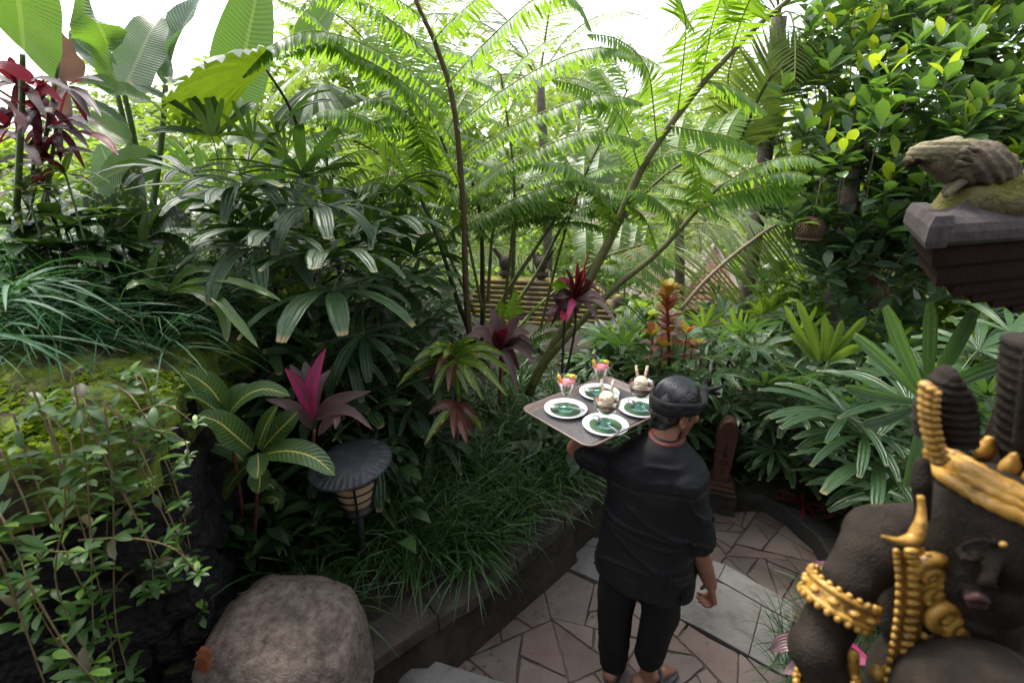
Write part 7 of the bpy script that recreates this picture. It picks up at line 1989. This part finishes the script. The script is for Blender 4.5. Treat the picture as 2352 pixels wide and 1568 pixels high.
# right hand: relaxed, fingers curled
hd = (W(1640, 1376, 1.665) - WR_R).normalized(); across = V((-.25, -.95, .1)).normalized(); across = (across - hd * across.dot(hd)).normalized(); pn = hd.cross(across)   # pn towards the thigh
if pn.x > 0: pn = -pn
kn = WR_R + hd * .085
for k in range(4): cap(mb, WR_R + across * (-.014 + .011 * k), kn + across * (-.03 + .02 * k), .016, .0135, 10)
for k, (l1, l2, l3) in enumerate(((.042, .027, .02), (.047, .03, .022), (.043, .028, .021), (.034, .021, .018))):
    p0 = kn + across * (-.03 + .02 * k); d1 = (hd * .8 + pn * .6).normalized(); d2 = (hd * -.05 + pn).normalized(); d3 = (hd * -.75 + pn * .65).normalized()
    p1 = p0 + d1 * l1; p2 = p1 + d2 * l2; p3 = p2 + d3 * l3
    cap(mb, p0, p1, .0095, .0088, 10); cap(mb, p1, p2, .0088, .008, 10); cap(mb, p2, p3, .008, .007, 10)
th0 = WR_R + hd * .03 - across * .022; th1 = th0 + (hd * .7 - across * .35 + pn * .6).normalized() * .042; th2 = th1 + (hd * .75 + pn * .65).normalized() * .03
cap(mb, th0, th1, .014, .0105, 10); cap(mb, th1, th2, .0105, .0085, 10)
# left hand: palm flat up under the tray, fingers spread
pc = V((.36, 1.845, TZ - .034)); pd = (tc - pc); pd.z = 0; pd = pd.normalized(); ps = V((pd.y, -pd.x, 0))
cap(mb, WR_L, pc - pd * .03, .027, .024)
for k in range(4):
    cap(mb, pc - pd * .035 + ps * (-.022 + .015 * k), pc + pd * .05 + ps * (-.034 + .023 * k), .016, .012, 10)
    q0 = pc + pd * .05 + ps * (-.034 + .023 * k); q1 = q0 + (pd + ps * (-.22 + .15 * k)).normalized() * .045; q2 = q1 + (pd + ps * (-.22 + .15 * k) + V((0, 0, .12))).normalized() * .038
    cap(mb, q0, q1, .010, .009, 10); cap(mb, q1, q2, .009, .0075, 10)
q0 = pc - ps * .03 - pd * .01; q1 = q0 + (pd * .4 - ps).normalized() * .045; cap(mb, q0, q1, .014, .0105, 10); cap(mb, q1, q1 + (pd * .7 - ps * .7).normalized() * .03, .0105, .0085, 10)
link('body', fuse(mb, 'body', M_SKIN, .0055, 4), man)
# eyes
for s in (1, -1):
    mb = MB(); ell(mb, HP(.080, s * .031, .004), .011, .012, .008, HM, 2); part('eye', mb, M_EYE, man)
# hair
mb = MB(); ell(mb, HP(-.012, 0, .034), .098, .083, .098, HM, 4); ell(mb, HP(-.045, 0, -.01), .064, .074, .075, HM, 3); ell(mb, HP(-.052, 0, -.062), .042, .055, .05, HM, 2)
for s in (1, -1): cap(mb, HP(.012, s * .074, .01), HP(.014, s * .071, -.022), .010, .006)
def comb(p, n):
    q = p - HD; f, s, u = q.dot(look), q.dot(hr), q.dot(hu)
    return p + n * .0013 * math.sin(s * 900 + f * 160 + 3 * noise.noise(p * 40))
link('hair', fuse(mb, 'hair', M_HAIR, .004, 3, displace=comb), man)
# headcloth: two crossed folded bands, knot at the front
def hband(name, tilt, roll, f0, u0, r1, r2, hgt, th):
    mb = MB(); n = 48; vs, fs = [], []
    T = Matrix.Rotation(tilt, 3, 'Y') @ Matrix.Rotation(roll, 3, 'X')
    prof_ = [(0, -hgt / 2), (th, -hgt / 2 + .006), (th * 1.15, 0), (th, hgt / 2 - .006), (0, hgt / 2), (-th * .7, hgt / 2 - .008), (-th * .7, -hgt / 2 + .008)]
    for k in range(n):
        a = k / n * 6.2832
        wv = .002 * math.sin(a * 7 + tilt * 9)
        for (dr, dz) in prof_:
            taper = 1 + (-dz * .35)
            p = T @ V(((r1 + dr + wv) * math.cos(a) * taper, (r2 + dr + wv) * math.sin(a) * taper, dz + .004 * math.sin(a * 3)))
            vs.append(HD + HM @ (p + V((f0, 0, u0))))
    m = len(prof_)
    for k in range(n):
        for j in range(m): fs.append((k * m + j, k * m + (j + 1) % m, ((k + 1) % n) * m + (j + 1) % m, ((k + 1) % n) * m + j))
    mb.add(vs, fs); part(name, mb, M_UDENG, man)
hband('headcloth_band', -.16, .0, -.010, .026, .104, .089, .056, .006)
hband('headcloth_fold', -.40, .16, -.002, .040, .107, .091, .032, .007)
hband('headcloth_fold', -.02, -.12, -.008, .030, .107, .091, .026, .006)
# combed strands over the crown
mb = MB()
for k in range(420):
    s0 = rng.uniform(-.92, .92); t0 = rng.uniform(-2.5, -1.5); t1 = t0 + rng.uniform(.9, 1.7)
    pts = []
    for q in range(9):
        t = t0 + (t1 - t0) * q / 8; ss = s0 + .05 * math.sin(q * .6 + k)
        rr = math.sqrt(max(.05, 1 - ss * ss)) * 1.0
        lift = 1.012 + .010 * math.sin(q / 8 * 3.14) * rng.uniform(.4, 1)
        pts.append(HP(-.012 + .099 * lift * rr * math.cos(t) * -1 * -1 if False else -.012 - .099 * lift * rr * math.cos(t + 3.14159) * -1, .084 * lift * ss, .034 + .099 * lift * rr * math.sin(-t)))
    tube(mb, pts, [.0005] + [.0016] * 7 + [.0004], sides=3, cap=False)
part('hair_strands', mb, M_HAIR, man)
mb = MB()
K0 = HP(.112, .012, .085)
ell(mb, K0, .022, .028, .024, HM, 2); cap(mb, K0, K0 + look * .03 + hr * .03 + hu * .03, .014, .022, flat=.5); cap(mb, K0, K0 + look * .055 + hr * .01 + hu * -.002, .013, .021, flat=.5); cap(mb, K0, K0 + look * .01 - hr * .02 + hu * .045, .012, .012, flat=.5)
cap(mb, HP(.06, .07, .055), K0, .02, .02, flat=.6)
link('headcloth_knot', fuse(mb, 'headcloth_knot', M_UDENG, .005, 3), man)
# shirt
mb = MB()
ring_ = [(.70, .226, .150, -.0), (.74, .224, .152, 0), (.85, .214, .150, 0), (.97, .200, .140, 0), (1.10, .200, .138, 0), (1.20, .206, .135, -.005), (1.28, .200, .122, -.008), (1.34, .172, .104, -.006), (1.385, .118, .088, .0), (1.415, .075, .072, .006), (1.43, .062, .062, .008)]
NS = 40; vs, fs = [], []
for (z, hw, hdp, fo) in ring_:
    c = ax(z)
    tilt = .055 if z < 1.0 else .02
    for k in range(NS):
        a = k / NS * 6.2832
        sx, sy = math.copysign(abs(math.cos(a)) ** .8, math.cos(a)), math.copysign(abs(math.sin(a)) ** .85, math.sin(a))
        vs.append(c + Rt * (hw * sx) + Fd * (hdp * sy + fo) + V((0, 0, -tilt * sx * .3)))
for i in range(len(ring_) - 1):
    for k in range(NS): fs.append((i * NS + k, i * NS + (k + 1) % NS, (i + 1) * NS + (k + 1) % NS, (i + 1) * NS + k))
fs.append(tuple(range(NS))[::-1]); fs.append(tuple((len(ring_) - 1) * NS + k for k in range(NS)))
mb.add(vs, fs)
cap(mb, SR + V((-.01, 0, .008)), SR.lerp(EL_R, .82) + V((.004, 0, 0)), .074, .073); cap(mb, SL, SL.lerp(EL_L, .68), .07, .066)
cap(mb, SL.lerp(SR, .05), ax(1.38), .06, .06); cap(mb, SR.lerp(SL, .05), ax(1.38), .06, .06)
def ridge(x): return max(0.0, 1 - abs(x)) ** 5
def wrinkle(p, n):
    q = p - ax(p.z); s, f = q.dot(Rt), q.dot(Fd)
    w = .008 * noise.noise(V((s * 5 + p.z * 3, f * 4, p.z * 6 - s * 5)))
    back = 1.0 if f < .02 else .4
    w += .012 * back * ridge(noise.noise(V((s * 3 + p.z * 4.5, p.z * 3 - s * 1.5, 2.2))) * 4) * (1 if p.z < 1.3 else .4)          # drag folds from the raised shoulder
    w += .010 * back * ridge(noise.noise(V((s * 2 - p.z * 3.5, p.z * 6 + s * 2, 7.7))) * 4.5) * (1 if .8 < p.z < 1.15 else .3)   # sagging folds at the waist
    w += .004 * noise.noise(V((s * 16, f * 10, p.z * 14)))
    if p.z < .8: w += .007 * math.sin(s * 34 + f * 26 + 2 * noise.noise(p * 5))
    if abs(p.z - (1.24 + .1 * s)) < .006 and f < 0: w -= .004                                                             # yoke seam
    return p + n * w
link('shirt', fuse(mb, 'shirt', M_CLOTH, .007, 5, displace=wrinkle), man)
mb = MB(); c = ax(1.42) + Fd * .006
tube(mb, [c + Rt * (.064 * math.cos(a)) + Fd * (.064 * math.sin(a)) + V((0, 0, .012 + .012 * math.sin(a))) for a in [k / 24 * 6.2832 for k in range(25)]], .0125, None, 8); part('collar', mb, M_BATIK, man)
# trousers
mb = MB()
cap(mb, HPL + V((0, 0, .02)), KNL, .105, .088); cap(mb, KNL, V((ANL.x, ANL.y, .10)), .088, .072); cap(mb, HPR + V((0, 0, .02)), KNR, .105, .088); cap(mb, KNR, V((ANR.x, ANR.y, .20)), .086, .072)
ell(mb, ax(.86), .17, .13, .12, Matrix.Rotation(-fa, 3, 'Z'), 3)
link('trousers', fuse(mb, 'trousers', M_TROUS, .010, 4, displace=lambda p, n: p + n * (.007 * noise.noise(V((p.x * 7, p.y * 7, p.z * 12))) + .004 * math.sin(p.z * 60 + 8 * noise.noise(p * 4)) * (p.z < .25))), man)
# sandals
for A, Fd_, Rt_ in ((ANL, Fd, Rt), (ANR, FR, V((FR.y, -FR.x, 0)))):
    f0 = V((A.x, A.y, 0)); mb = MB(); q = []
    for k in range(24):
        a = k / 24 * 6.2832; q.append((f0 + Fd_ * (.05 + .14 * math.cos(a)) + Rt_ * (.05 * math.sin(a) * (1 + .15 * math.cos(a))))[:2])
    prism(mb, ccw([tuple(x) for x in q]), .006, .028, .006); part('sandal', mb, M_SANDAL, man)
    mb = MB(); tube(mb, smooth_path([f0 + Fd_ * .06 - Rt_ * .048 + V((0, 0, .02)), f0 + Fd_ * .075 + V((0, 0, .085)), f0 + Fd_ * .06 + Rt_ * .048 + V((0, 0, .02))], 8), .009, None, 6); part('sandal_strap', mb, M_SANDAL, man)
bpy.context.view_layer.update()
